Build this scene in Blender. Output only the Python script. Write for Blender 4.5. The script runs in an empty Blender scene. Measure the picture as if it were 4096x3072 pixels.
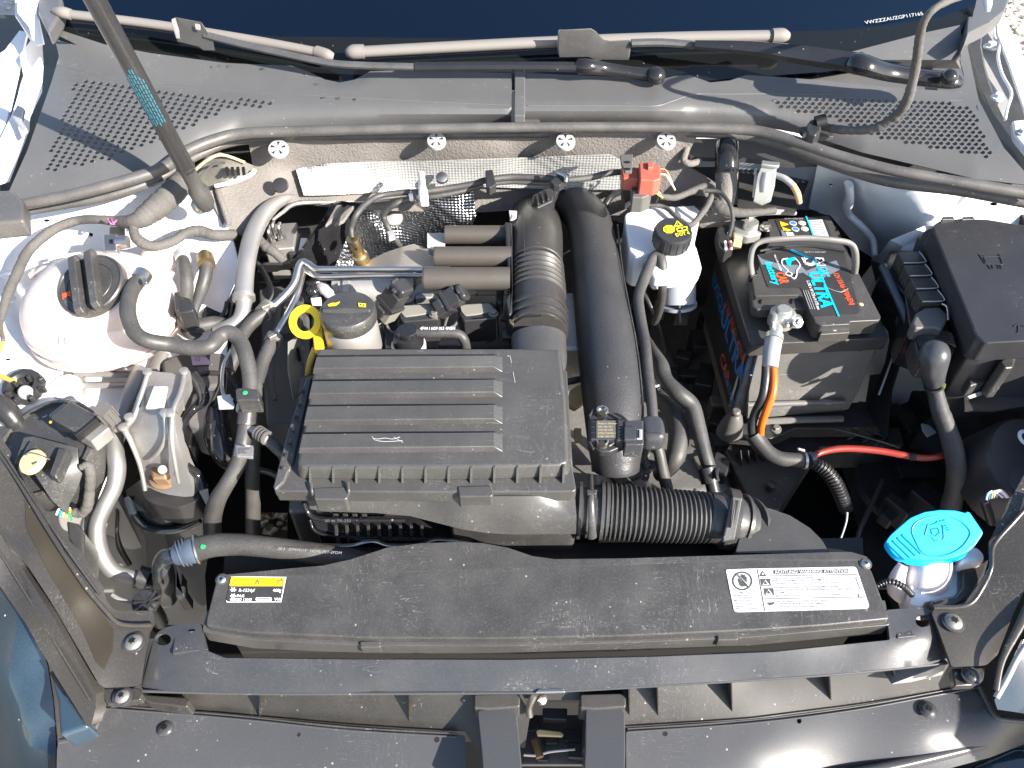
import bpy, bmesh, math, random
import numpy as np
from mathutils import Vector, Matrix
from mathutils.geometry import delaunay_2d_cdt
random.seed(7)
R = math.radians
SC = bpy.context.scene
COL = SC.collection
# ---------------------------------------------------------------- camera, sky, sun, exposure
CAMZ, PITCH, FP = 1.45, R(47), 3094.0
cd = bpy.data.cameras.new('camera'); cam = bpy.data.objects.new('camera', cd); COL.objects.link(cam)
cam.location = (0, 0, CAMZ); cam.rotation_euler = (math.pi/2 - PITCH, 0, 0)
cd.sensor_width = 36; cd.lens = 36*FP/4096; cd.clip_start = .02; cd.clip_end = 500
SC.camera = cam
SUN_AZ, SUN_EL = (0.80, -0.60), R(30)          # the sun stands in front of the car and to the right
w = bpy.data.worlds.new('World'); SC.world = w; w.use_nodes = True
nt = w.node_tree; nt.nodes.clear()
sk = nt.nodes.new('ShaderNodeTexSky'); sk.sky_type = 'NISHITA'; sk.sun_disc = False
sk.sun_elevation = SUN_EL; sk.sun_rotation = math.atan2(SUN_AZ[0], SUN_AZ[1])
bg = nt.nodes.new('ShaderNodeBackground'); bg.inputs[1].default_value = .10
wo = nt.nodes.new('ShaderNodeOutputWorld')
nt.links.new(sk.outputs[0], bg.inputs[0]); nt.links.new(bg.outputs[0], wo.inputs[0])
ld = bpy.data.lights.new('sun', 'SUN'); ld.energy = 5.0; ld.angle = R(.5); ld.color = (1, .945, .86)
sun = bpy.data.objects.new('sun', ld); COL.objects.link(sun)
sd = Vector((SUN_AZ[0], SUN_AZ[1], 0)).normalized()*math.cos(SUN_EL) + Vector((0, 0, math.sin(SUN_EL)))
sun.rotation_euler = sd.to_track_quat('Z', 'Y').to_euler(); sun.location = sd*8
SC.view_settings.view_transform = 'Standard'; SC.view_settings.look = 'None'
SC.view_settings.exposure = 1.6; SC.view_settings.gamma = 1
SC.cycles.max_bounces = 8; SC.cycles.use_denoising = True
# ---------------------------------------------------------------- places: a photo point at a height -> a point in the bay
CS, SN = math.cos(PITCH), math.sin(PITCH)
def ray(u, v):
    a, b = (u-2048)/FP, (1536-v)/FP
    return Vector((a, CS+b*SN, -SN+b*CS))
def P(u, v, z):
    """z: a height, or a tilted plane (z0, du, dv): z0 + du*x + dv*y"""
    d = ray(u, v)
    if isinstance(z, tuple):
        a, b, c = z; t = (a-CAMZ)/(d.z - b*d.x - c*d.y)
    else: t = (z-CAMZ)/d.z
    return Vector((0, 0, CAMZ)) + d*t
def px(u, v, z):                                # metres per photo pixel there
    d = ray(u, v); zz = P(u, v, z).z
    return (zz-CAMZ)/d.z/FP
def plane3(a, b, c):
    p, q, r = P(*a), P(*b), P(*c); n = (q-p).cross(r-p)
    B, C = -n.x/n.z, -n.y/n.z
    return (p.z - B*p.x - C*p.y, B, C)
def rbf(ctrl):
    c = np.array(ctrl, float); n = len(c); X = c[:, :2]/1000
    def phi(r): return np.where(r > 1e-9, r*r*np.log(np.maximum(r, 1e-9)), 0)
    D = np.sqrt(((X[:, None]-X[None])**2).sum(-1)); A = np.zeros((n+3, n+3)); A[:n, :n] = phi(D) + np.eye(n)*1e-6
    A[:n, n] = 1; A[:n, n+1:] = X; A[n, :n] = 1; A[n+1:, :n] = X.T
    s = np.linalg.lstsq(A, np.r_[c[:, 2], 0, 0, 0], rcond=None)[0]
    def f(u, v):
        x = np.array([u, v])/1000; r = np.sqrt(((X-x)**2).sum(1))
        return float(phi(r)@s[:n] + s[n] + s[n+1]*x[0] + s[n+2]*x[1])
    return f
# ---------------------------------------------------------------- materials
MAT = {}
def mat(key, col, rough=.5, metal=0, dust=0, dcol=(.225, .212, .20), bump=0, bs=600, dscale=22, coat=0, sss=0, speck=0, scratch=0,
        cell=0, cellh=.003, var=0, spec=.5, trans=0, aniso=0):
    m = bpy.data.materials.new(key); m.use_nodes = True; n = m.node_tree.nodes; L = m.node_tree.links
    b = n['Principled BSDF']; MAT[key] = m
    tc = n.new('ShaderNodeTexCoord'); O = tc.outputs['Object']
    b.inputs['Roughness'].default_value = rough; b.inputs['Metallic'].default_value = metal
    b.inputs['Specular IOR Level'].default_value = spec
    if coat: b.inputs['Coat Weight'].default_value = coat; b.inputs['Coat Roughness'].default_value = .04
    if sss:
        b.inputs['Subsurface Weight'].default_value = sss; b.inputs['Subsurface Radius'].default_value = (1, .6, .5); b.inputs['Subsurface Scale'].default_value = .012
    if trans: b.inputs['Transmission Weight'].default_value = trans
    def noise(sc, det=4, r=.55, dist=0):
        t = n.new('ShaderNodeTexNoise'); L.new(O, t.inputs['Vector'])
        t.inputs['Scale'].default_value = sc; t.inputs['Detail'].default_value = det; t.inputs['Roughness'].default_value = r; t.inputs['Distortion'].default_value = dist
        return t.outputs['Fac']
    def rng(x, a, c, lo=0., hi=1.):
        t = n.new('ShaderNodeMapRange'); L.new(x, t.inputs[0])
        for i, q in enumerate((a, c, lo, hi)): t.inputs[i+1].default_value = q
        return t.outputs[0]
    def mixc(f, a, c):
        t = n.new('ShaderNodeMix'); t.data_type = 'RGBA'
        if isinstance(f, float): t.inputs[0].default_value = f
        else: L.new(f, t.inputs[0])
        for s, q in ((t.inputs[6], a), (t.inputs[7], c)):
            if isinstance(q, tuple): s.default_value = (*q, 1)
            else: L.new(q, s)
        return t.outputs[2]
    c = tuple(col)
    if var:
        c = mixc(rng(noise(14, 5), .35, .65), tuple(x*(1-var) for x in col), tuple(min(1, x*(1+var)) for x in col))
    if dust:
        c = mixc(rng(noise(dscale, 7, .6, .3), .36, .74, dust*.16, dust*.62), c, dcol)
        c = mixc(rng(noise(520, 2), .5, .75, 0, dust*.4), c, dcol)
        L.new(rng(noise(dscale, 7, .6, .3), .36, .74, rough, min(.95, rough+.3*dust)), b.inputs['Roughness'])
    if speck:
        t = n.new('ShaderNodeTexVoronoi'); L.new(O, t.inputs['Vector']); t.inputs['Scale'].default_value = 95
        k = rng(t.outputs['Distance'], .07, .11, speck, 0); k2 = rng(noise(25, 2), .5, .6)
        mm = n.new('ShaderNodeMath'); mm.operation = 'MULTIPLY'; L.new(k, mm.inputs[0]); L.new(k2, mm.inputs[1])
        c = mixc(mm.outputs[0], c, (.5, .46, .42))
    if scratch:
        for (sx, sy, sc) in ((26, 4, 30), (5, 22, 26)):
            mp = n.new('ShaderNodeMapping'); L.new(O, mp.inputs[0]); mp.inputs['Rotation'].default_value = (0, 0, .4 if sx > 9 else .9); mp.inputs['Scale'].default_value = (sx/10, sy/10, 1)
            t = n.new('ShaderNodeTexNoise'); L.new(mp.outputs[0], t.inputs['Vector']); t.inputs['Scale'].default_value = sc*2.5; t.inputs['Detail'].default_value = 2; t.inputs['Distortion'].default_value = 1.2
            e = n.new('ShaderNodeMath'); e.operation = 'SUBTRACT'; L.new(t.outputs[0], e.inputs[0]); e.inputs[1].default_value = .5
            e2 = n.new('ShaderNodeMath'); e2.operation = 'ABSOLUTE'; L.new(e.outputs[0], e2.inputs[0])
            k = rng(e2.outputs[0], .0, .006, scratch, 0); k2 = rng(noise(13 if sx > 9 else 17, 2), .52, .62)
            mm = n.new('ShaderNodeMath'); mm.operation = 'MULTIPLY'; L.new(k, mm.inputs[0]); L.new(k2, mm.inputs[1])
            c = mixc(mm.outputs[0], c, (.42, .40, .38))
    if isinstance(c, tuple): b.inputs['Base Color'].default_value = (*c, 1)
    else: L.new(c, b.inputs['Base Color'])
    hs = []
    if cell:
        t = n.new('ShaderNodeTexVoronoi'); L.new(O, t.inputs['Vector']); t.inputs['Scale'].default_value = cell; t.inputs['Randomness'].default_value = .12
        hs.append((t.outputs['Distance'], cellh))
    if bump: hs.append((noise(bs, 3), bump*.001))
    prev = None
    for h, dd in hs:
        bn = n.new('ShaderNodeBump'); L.new(h, bn.inputs['Height']); bn.inputs['Distance'].default_value = dd; bn.inputs['Strength'].default_value = 1
        if prev: L.new(prev, bn.inputs['Normal'])
        prev = bn.outputs[0]
    if prev: L.new(prev, b.inputs['Normal'])
    return m
mat('plastic', (.027, .0265, .0265), .32, dust=.26, bump=.07, bs=900, speck=.4, scratch=.4)
mat('plastic_clean', (.020, .020, .022), .38, dust=.10, bump=.06, bs=900)
mat('plastic_satin', (.032, .033, .037), .25, dust=.14, bump=.05, bs=1500, speck=.3, scratch=.3)
mat('lid', (.044, .043, .042), .30, dust=.20, bump=.06, bs=1100, speck=.4, scratch=.3)
mat('cowl', (.082, .081, .081), .42, dust=.12, bump=.12, bs=1200, speck=.3, scratch=.18)
mat('rubber', (.026, .025, .024), .48, dust=.36, bump=.08, bs=700)
mat('rubber_clean', (.016, .016, .017), .32, dust=.12)
mat('seal', (.045, .042, .040), .40, dust=.5, bump=.1, speck=.4)
mat('loom', (.050, .046, .042), .75, dust=.55, bump=.5, bs=260)
mat('gloss', (.008, .008, .010), .12, dust=.10, speck=.5)
mat('black', (.006, .006, .007), .5)
mat('dark', (.012, .012, .013), .6, dust=.25, bump=.3, bs=80)
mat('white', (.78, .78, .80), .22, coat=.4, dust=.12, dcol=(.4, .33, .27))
mat('white_shade', (.70, .73, .78), .28, coat=.3, dust=.15, dcol=(.4, .35, .3))  # the white paint again, with bluish shade put into its colour
mat('primer', (.30, .29, .28), .45, dust=.4)
mat('tank', (.66, .545, .49), .35, sss=.35, dust=.12, dcol=(.6, .5, .45))
mat('reservoir', (.66, .70, .74), .30, sss=.4, dust=.15)
mat('bottle', (.84, .78, .77), .35, sss=.3)
mat('alu', (.42, .41, .40), .48, metal=.8, dust=.5, dcol=(.35, .30, .26), bump=.05)
mat('cast', (.44, .42, .40), .52, metal=.8, dust=.6, bump=.25, bs=500, var=.15)
mat('pipe_shaded', (.26, .255, .25), .46, metal=.7, dust=.5)  # aluminium darkened in colour for the shaded stretch of the pipe
mat('pipe_grey', (.40, .38, .36), .38, metal=.75, dust=.35)
mat('steel', (.55, .53, .50), .32, metal=1, dust=.25)
mat('brass', (.62, .47, .24), .35, metal=1, dust=.2, var=.3)
mat('rust', (.22, .13, .065), .6, metal=.5, dust=.3, var=.4)
mat('felt', (.180, .166, .155), .95, dust=.5, dcol=(.13, .11, .10), bump=1.6, bs=330, var=.15, spec=.1)
mat('foil', (.80, .80, .82), .28, metal=1, cellh=.0042, cell=210, var=.08)
mat('foil_soft', (.56, .555, .54), .45, metal=.55, cell=240, cellh=.0012, var=.08)
mat('blade', (.165, .152, .14), .65, dust=.35, dcol=(.22, .19, .17))
mat('arm', (.040, .040, .042), .38, dust=.35, bump=.06)
mat('arm_gloss', (.012, .012, .014), .14, dust=.06, speck=.4)
mat('blue', (.0, .42, .86), .35, sss=.1)
mat('blue_dark', (.0, .16, .42), .4)
mat('yellow', (.85, .52, .01), .35)
mat('yellow_print', (.80, .70, .02), .5)
mat('cream', (.55, .43, .22), .5)
mat('orange_red', (.42, .085, .05), .45, dust=.25)
mat('red_cable', (.26, .022, .014), .38, dust=.12)  # red darkened in colour because the cable lies in shade
mat('orange_cable', (.75, .13, .015), .35)
mat('grey_plastic', (.30, .29, .29), .45, dust=.25)
mat('grey_light', (.42, .42, .42), .42, dust=.2)
mat('white_print', (.80, .80, .80), .5)
mat('label_white', (.52, .52, .54), .45, var=.05)
mat('label_black', (.025, .025, .026), .35, dust=.12)
mat('ink', (.05, .05, .05), .5)
mat('ink_soft', (.17, .17, .18), .5)
mat('cyan_print', (.0, .50, .75), .4)
mat('red_print', (.72, .10, .03), .4)
mat('blue_print', (.05, .20, .50), .4)
mat('grey_print', (.14, .16, .19), .4)
mat('teal_print', (.015, .15, .21), .5)
mat('bracket', (.026, .026, .027), .22, dust=.25, dcol=(.22, .18, .13), speck=.5, scratch=.3, dscale=5)
mat('grille_cover', (.046, .047, .051), .25, dust=.12, bump=.05, bs=1300, speck=.5, dscale=6, scratch=.2)
mat('engine_metal', (.22, .21, .20), .55, metal=.7, dust=.5, bump=.5, bs=200, var=.3)
mat('dash', (.13, .22, .28), .7, dust=.1)  # dark grey dashboard, blue of the reflected sky put into its colour
def zp(pl, u, v, d=0): return P(u, v, (pl[0]+d, pl[1], pl[2])).z
mat('frit', (.006, .007, .007), .06, speck=.25)
mat('gravel', (.42, .38, .33), .9, bump=1, bs=60, var=.25)
mat('stone', (.48, .43, .37), .85, var=.3, bump=.6, bs=200)
mat('steel_dirty', (.30, .28, .25), .45, metal=.7, dust=.4)
mat('trough', (.016, .015, .014), .42, dust=.16, speck=.6, dcol=(.2, .17, .14), scratch=.3)
mat('pink', (.85, .18, .45), .5)
mat('green', (.02, .45, .12), .5)
mat('drop', (.9, .95, .95), .02, trans=1)
def glassmat():
    m = bpy.data.materials.new('windscreen'); m.use_nodes = True; n = m.node_tree.nodes; L = m.node_tree.links; n.clear()
    o = n.new('ShaderNodeOutputMaterial'); tr = n.new('ShaderNodeBsdfTransparent'); tr.inputs[0].default_value = (.38, .72, .92, 1)
    g = n.new('ShaderNodeBsdfGlossy'); g.inputs[0].default_value = (.55, .78, 1, 1); g.inputs[1].default_value = .01; f = n.new('ShaderNodeFresnel'); f.inputs[0].default_value = 2.0
    mx = n.new('ShaderNodeMixShader'); L.new(f.outputs[0], mx.inputs[0]); L.new(tr.outputs[0], mx.inputs[1]); L.new(g.outputs[0], mx.inputs[2]); L.new(mx.outputs[0], o.inputs[0])
    MAT['glass'] = m
glassmat()
# ---------------------------------------------------------------- objects
WP = {}
def tag(o, label=None, cat=None, group=None, kind=None):
    if label: o['label'] = label
    if cat: o['category'] = cat
    if group: o['group'] = group
    if kind: o['kind'] = kind
    return o
def thing(name, label, cat, loc, group=None, kind=None):
    o = bpy.data.objects.new(name, None); COL.objects.link(o); o.empty_display_size = .02
    loc = Vector(loc); o.location = loc; WP[o] = loc
    return tag(o, label, cat, group, kind)
def mk(name, V, Fc, m, par=None, ang=35, bevel=0, seg=2, sol=0, label=None, cat=None, group=None, kind=None, face_cam=False, sub=0):
    V = [Vector(p) for p in V]
    c = sum(V, Vector())/len(V)
    me = bpy.data.meshes.new(name)
    me.from_pydata([p-c for p in V], [], Fc); me.validate(); me.update()
    bm = bmesh.new(); bm.from_mesh(me)
    if face_cam:
        for f in bm.faces:
            if f.normal.dot(Vector((0, 0, CAMZ)) - c - f.calc_center_median()) < 0: f.normal_flip()
    else: bmesh.ops.recalc_face_normals(bm, faces=bm.faces)
    bm.to_mesh(me); bm.free()
    me.shade_smooth()
    if ang < 170: me.set_sharp_from_angle(angle=R(ang))
    me.materials.append(MAT[m] if isinstance(m, str) else m)
    o = bpy.data.objects.new(name, me); COL.objects.link(o)
    base = WP[par] if par else Vector()
    o.location = c-base; WP[o] = c
    if par: o.parent = par
    if sol:
        md = o.modifiers.new('s', 'SOLIDIFY'); md.thickness = sol; md.offset = -1
    if bevel:
        md = o.modifiers.new('b', 'BEVEL'); md.width = bevel; md.segments = seg; md.limit_method = 'ANGLE'; md.angle_limit = R(38); md.harden_normals = True
    if sub:
        md = o.modifiers.new('u', 'SUBSURF'); md.levels = sub; md.render_levels = sub
    return tag(o, label, cat, group, kind)
def rc(pts, r=20, n=4):
    """round the corners of an outline"""
    out = []; N = len(pts)
    for i in range(N):
        a, b, c = Vector(pts[i-1][:2]), Vector(pts[i][:2]), Vector(pts[(i+1) % N][:2])
        rr = pts[i][2] if len(pts[i]) > 2 else r
        d1, d2 = (a-b), (c-b); k = min(rr, d1.length*.45, d2.length*.45)
        if k < 1 or d1.angle(d2, 0) > R(165): out.append((b.x, b.y)); continue
        p, q = b+d1.normalized()*k, b+d2.normalized()*k
        for j in range(n+1):
            t = j/n; x = p*(1-t)**2 + b*2*t*(1-t) + q*t*t; out.append((x.x, x.y))
    return out
def slab(name, pts, z, h, m, par=None, bevel=.0012, grow=0, r=0, seg=2, lift=0, **k):
    """a solid with this outline on top at height/plane z and walls h deep; grow widens the foot"""
    if r: pts = rc(pts, r)
    T = [P(p[0], p[1], z)+Vector((0, 0, lift)) for p in pts]; c = sum(T, Vector())/len(T); n = len(T)
    B = [p + (Vector((p.x-c.x, p.y-c.y, 0)).normalized()*grow) - Vector((0, 0, h)) for p in T]
    Fc = [list(range(n)), list(range(2*n-1, n-1, -1))] + [[i, (i+1) % n, n+(i+1) % n, n+i] for i in range(n)]
    return mk(name, T+B, Fc, m, par, bevel=bevel, seg=seg, **k)
def wall(name, pts, d, m, par=None, bevel=.0008, **k):
    """a solid whose front face is the polygon through these (u,v,z) points, d (a vector) thick"""
    T = [P(*p) for p in pts]; n = len(T); B = [p+Vector(d) for p in T]
    Fc = [list(range(n)), list(range(2*n-1, n-1, -1))] + [[i, (i+1) % n, n+(i+1) % n, n+i] for i in range(n)]
    return mk(name, T+B, Fc, m, par, bevel=bevel, **k)
def inside(x, y, poly):
    r = False; j = len(poly)-1
    for i in range(len(poly)):
        xi, yi = poly[i][:2]; xj, yj = poly[j][:2]
        if (yi > y) != (yj > y) and x < (xj-xi)*(y-yi)/(yj-yi)+xi: r = not r
        j = i
    return r
def sheet(name, outline, zf, g, m, par=None, holes=(), lines=(), sol=.002, r=0, skirt=0, **k):
    """pressed panel: outline cut in a smooth relief zf(u,v); holes = (u,v,ru,rv,n) or polygons"""
    if r: outline = rc(outline, r)
    ol = []
    for i in range(len(outline)):
        a, b = Vector(outline[i][:2]), Vector(outline[(i+1) % len(outline)][:2]); q = max(1, int((b-a).length/g/1.2))
        for j in range(q): ol.append(tuple(a.lerp(b, j/q)))
    V = [Vector(p) for p in ol]; E = [(i, (i+1) % len(ol)) for i in range(len(ol))]
    hp = []
    for h in holes:
        if len(h) == 5 and not isinstance(h[0], tuple):
            u, v, a, b, n = h; hh = [(u+a*math.cos(2*math.pi*i/n), v+b*math.sin(2*math.pi*i/n)) for i in range(n)]
        else: hh = list(h)
        hp.append(hh); s = len(V); V += [Vector(p) for p in hh]; E += [(s+i, s+(i+1) % len(hh)) for i in range(len(hh))]
    for ln in lines:
        s = len(V); pts = []
        for i in range(len(ln)-1):
            a, b = Vector(ln[i]), Vector(ln[i+1]); q = max(1, int((b-a).length/g))
            pts += [a.lerp(b, j/q) for j in range(q)]
        pts.append(Vector(ln[-1])); V += pts; E += [(s+i, s+i+1) for i in range(len(pts)-1)]
    us, vs = [p[0] for p in outline], [p[1] for p in outline]; A = np.array([tuple(p) for p in V])
    bbs = [(min(x for x, y in h), max(x for x, y in h), min(y for x, y in h), max(y for x, y in h)) for h in hp]
    u = min(us)
    row = 0; G = []
    v = min(vs)
    while v < max(vs):
        u = min(us) + (g/2 if row % 2 else 0)
        while u < max(us):
            if inside(u, v, outline) and ((A-(u, v))**2).sum(1).min() > (g*.45)**2: G.append((u, v))
            u += g
        v += g*.87; row += 1
    V += [Vector(p) for p in G if not any(b[0] <= p[0] <= b[1] and b[2] <= p[1] <= b[3] and inside(p[0], p[1], h) for b, h in zip(bbs, hp))]
    vo, eo, fo, *_ = delaunay_2d_cdt(V, E, [], 0, 1e-4)
    F2 = []
    for f in fo:
        cx = sum(vo[i].x for i in f)/3; cy = sum(vo[i].y for i in f)/3
        if not inside(cx, cy, outline): continue
        if any(b[0] <= cx <= b[1] and b[2] <= cy <= b[3] and inside(cx, cy, h) for b, h in zip(bbs, hp)): continue
        F2.append(list(f))
    used = sorted({i for f in F2 for i in f}); ix = {a: i for i, a in enumerate(used)}
    W = [P(vo[i].x, vo[i].y, zf(vo[i].x, vo[i].y) if callable(zf) else zf) for i in used]
    k.setdefault('ang', 30)
    F3 = [[ix[i] for i in f] for f in F2]
    if not sol: return mk(name, W, F3, m, par, face_cam=True, **k)
    O = Vector((0, 0, CAMZ)); NN = [Vector() for _ in W]; cnt = {}
    for q, f in enumerate(F3):
        n = (W[f[1]]-W[f[0]]).cross(W[f[2]]-W[f[0]])
        if n.dot(O-W[f[0]]) < 0: f.reverse(); n = -n
        for i in f: NN[i] += n
        for a, b in ((f[0], f[1]), (f[1], f[2]), (f[2], f[0])):
            if (b, a) in cnt: del cnt[(b, a)]
            else: cnt[(a, b)] = 1
    s = len(W); B = [p - (n.normalized() if n.length else Vector((0, 0, 1)))*sol for p, n in zip(W, NN)]
    F4 = F3 + [[i+s for i in reversed(f)] for f in F3] + [[b, a, a+s, b+s] for a, b in cnt]
    if k['ang'] < 25: k['ang'] = 40
    return mk(name, W+B, F4, m, par, **k)
def cr(pts, sub):
    """Catmull-Rom through points (Vector, radius)"""
    out = []; n = len(pts)
    for i in range(n-1):
        p0, p1, p2, p3 = pts[max(i-1, 0)], pts[i], pts[i+1], pts[min(i+2, n-1)]
        for j in range(sub):
            t = j/sub
            q = [.5*((2*b)+(c-a)*t+(2*a-5*b+4*c-d)*t*t+(-a+3*b-3*c+d)*t**3) for a, b, c, d in zip(p0, p1, p2, p3)]
            out.append(q)
    out.append(list(pts[-1])); return out
def sweep(path, n=14, flat=1.0, cap=True, prof=None):
    """path: [x,y,z,r] rows -> verts, faces"""
    pts = [Vector(p[:3]) for p in path]; V = []; N = len(pts); nrm = None
    for i in range(N):
        t = (pts[min(i+1, N-1)]-pts[max(i-1, 0)]).normalized()
        if nrm is None:
            nrm = Vector((0, 0, 1)); nrm = (nrm - t*nrm.dot(t))
            if nrm.length < .1: nrm = Vector((0, 1, 0)) - t*t.y
            nrm.normalize()
        else: nrm = (nrm - t*nrm.dot(t)).normalized()
        b = t.cross(nrm)
        for k in range(n):
            a = 2*math.pi*k/n; q = prof(a, i/(N-1)) if prof else 1
            V.append(pts[i] + (b*math.cos(a) + nrm*math.sin(a)*flat)*path[i][3]*q)
    Fc = [[i*n+k, i*n+(k+1) % n, (i+1)*n+(k+1) % n, (i+1)*n+k] for i in range(N-1) for k in range(n)]
    if cap:
        Fc += [list(range(n-1, -1, -1)), [(N-1)*n+k for k in range(n)]]
    return V, Fc
def wpath(pts, r=None, sub=6):
    return cr([(*P(p[0], p[1], p[2]), (p[3] if len(p) > 3 else r)*px(p[0], p[1], p[2])) for p in pts], sub)
def tube(name, pts, r, m, par=None, n=14, sub=6, flat=1., rib=None, ang=60, wob=0, **k):
    """hose through (u,v,z[,half width in photo px]); rib=(pitch m, depth m)"""
    path = wpath(pts, r, sub)
    if rib:
        pitch, amp = rib; L = [0]
        for a, b in zip(path, path[1:]): L.append(L[-1]+(Vector(a[:3])-Vector(b[:3])).length)
        N = int(L[-1]/pitch*6); q = []; L = np.array(L); A = np.array(path)
        for i in range(N+1):
            s = L[-1]*i/N; x = [float(np.interp(s, L, A[:, j])) for j in range(4)]
            ph = (s/pitch) % 1; x[3] += amp*(0 if ph < .32 else (-1 if .45 < ph < .88 else -.45)); q.append(x)
        path = q
    if wob:
        for i, p in enumerate(path): p[3] *= 1+random.uniform(-wob, wob)
    V, Fc = sweep(path, n, flat)
    return mk(name, V, Fc, m, par, ang=ang, **k)
def bas(axis):
    a = Vector(axis).normalized(); x = Vector((1, 0, 0)); x = x - a*x.dot(a)
    if x.length < .2: x = Vector((0, 1, 0)) - a*a.y
    x.normalize(); return x, a.cross(x), a
def lathe(name, prof, c, m, par=None, axis=(0, 0, 1), n=32, ang=35, sx=1, sy=1, **k):
    """prof: (radius, height) from bottom to top about c"""
    x, y, a = bas(axis); V = []; c = Vector(c)
    for r, h in prof:
        for i in range(n):
            t = 2*math.pi*i/n; V.append(c + x*math.cos(t)*r*sx + y*math.sin(t)*r*sy + a*h)
    N = len(prof)
    Fc = [[i*n+k, i*n+(k+1) % n, (i+1)*n+(k+1) % n, (i+1)*n+k] for i in range(N-1) for k in range(n)]
    Fc += [list(range(n-1, -1, -1)), [(N-1)*n+k for k in range(n)]]
    return mk(name, V, Fc, m, par, ang=ang, **k)
def rod(name, a, b, r, m, par=None, n=12, **k):
    """straight cylinder between world points"""
    a, b = Vector(a), Vector(b); return lathe(name, [(r, 0), (r, (b-a).length)], a, m, par, axis=b-a, n=n, **k)
def boxw(name, c, d, m, par=None, rz=0, rx=0, ry=0, bevel=.001, **k):
    M = Matrix.Rotation(R(rz), 3, 'Z') @ Matrix.Rotation(R(ry), 3, 'Y') @ Matrix.Rotation(R(rx), 3, 'X'); c = Vector(c)
    V = [c + M @ Vector((sx*d[0]/2, sy*d[1]/2, sz*d[2]/2)) for sx in (-1, 1) for sy in (-1, 1) for sz in (-1, 1)]
    Fc = [[0, 1, 3, 2], [4, 6, 7, 5], [0, 4, 5, 1], [2, 3, 7, 6], [0, 2, 6, 4], [1, 5, 7, 3]]
    return mk(name, V, Fc, m, par, bevel=bevel, **k)
def nrmof(z):
    if isinstance(z, tuple): return Vector((-z[1], -z[2], 1)).normalized()
    return Vector((0, 0, 1))
def star(name, c, r, ax, m, par):
    x, y, a = bas(ax); n = 12; V = []
    for h in (0, .0006):
        for i in range(n):
            q = r*(1 if i % 2 else .62); t = 2*math.pi*i/n; V.append(Vector(c)+x*math.cos(t)*q+y*math.sin(t)*q+a*h)
    return mk(name, V, [list(range(n)), list(range(2*n-1, n-1, -1))]+[[i, (i+1) % n, n+(i+1) % n, n+i] for i in range(n)], m, par)
def screw(u, v, z, r, par, m='steel', washer=1.6, mw=None, ax=None, h=.35):
    """torx pan screw, r in photo px"""
    s = px(u, v, z)*r; c = P(u, v, z); ax = ax or nrmof(z)
    o = lathe('screw', [(s, 0), (s, s*.12), (s*.86, s*h), (s*.5, s*h*1.5), (s*.2, s*h*1.6)], c, m, par, axis=ax, n=20)
    star('socket', c+Vector(ax).normalized()*s*h*1.58, s*.42, ax, 'black', o)
    if washer:
        lathe('washer', [(s*washer, -.0005), (s*washer, s*.08), (s*washer*.8, s*.16), (s*.9, s*.10)], c, mw or m, o, axis=ax, n=24)
    return o
def hexbolt(u, v, z, r, par, m='steel', ax=(0, 0, 1), h=.9):
    s = px(u, v, z)*r; c = P(u, v, z)
    o = lathe('bolt', [(s, 0), (s, s*h), (s*.8, s*(h+.12))], c, m, par, axis=ax, n=6, ang=20)
    lathe('washer', [(s*1.45, -.002), (s*1.45, s*.12), (s*1.2, s*.2)], c, m, o, axis=ax, n=20)
    return o
def text(s, u, v, z, hpx, m, par, du=1, dv=0, lift=.0016, bold=0, sx=1, name='lettering', align='LEFT', ext=.00012):
    """lettering laid on the plane z, starting at photo point (u,v), reading along (du,dv); hpx: capital height"""
    p = P(u, v, z); n = nrmof(z); X = (P(u+du*30, v+dv*30, z)-p).normalized(); Y = n.cross(X).normalized()
    cu = bpy.data.curves.new('t', 'FONT'); cu.body = s; cu.size = 1; cu.resolution_u = 2; cu.offset = bold; cu.align_x = align
    o = bpy.data.objects.new('t', cu); COL.objects.link(o)
    dg = bpy.context.evaluated_depsgraph_get(); me = bpy.data.meshes.new_from_object(o.evaluated_get(dg))
    V0 = [w.co.copy() for w in me.vertices]; Fc = [list(q.vertices) for q in me.polygons]
    bpy.data.objects.remove(o); bpy.data.curves.remove(cu); bpy.data.meshes.remove(me)
    if not V0: return
    # capital height of the default font is about .7 of its size
    q = Vector(ray(u, v)); up = P(u+dv*10, v-du*10, z)-p; hh = abs(up.dot(Y))/10*hpx/.7
    V = [p + n*lift + X*(a.x*hh*sx) + Y*(a.y*hh) for a in V0]
    return mk(name, V, Fc, m, par)
def flat(name, pts, z, m, par, lift=.0008, r=0, t=.0003, **k):
    """printed or stuck-on flat shape on the plane z"""
    if r: pts = rc(pts, r)
    return slab(name, pts, z, t, m, par, bevel=0, lift=lift+t, **k)
def blob(name, c, rad, m, par=None, e=1., n=36, k2=24, axis=(0, 0, 1), **k):
    """superellipsoid"""
    V = []; x, y, a = bas(axis); f = lambda q: math.copysign(abs(q)**e, q)
    for i in range(k2+1):
        ph = -math.pi/2 + math.pi*i/k2
        for j in range(n):
            t = 2*math.pi*j/n
            V.append(Vector(c)+x*rad[0]*f(math.cos(ph))*f(math.cos(t))+y*rad[1]*f(math.cos(ph))*f(math.sin(t))+a*rad[2]*f(math.sin(ph)))
    Fc = [[i*n+j, i*n+(j+1) % n, (i+1)*n+(j+1) % n, (i+1)*n+j] for i in range(k2) for j in range(n)]
    return mk(name, V, Fc, m, par, ang=175, **k)
def clamp(pts_a, pts_b, r, par, m='steel', name='clamp'):
    """spring band round a hose between two photo points, r in px"""
    a, b = P(*pts_a), P(*pts_b); s = px(*pts_a)*r; L = (b-a).length
    o = lathe(name, [(s*.9, 0), (s*1.10, 0), (s*1.10, L), (s*.9, L)], a, m, par, axis=b-a, n=28)
    return o
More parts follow.
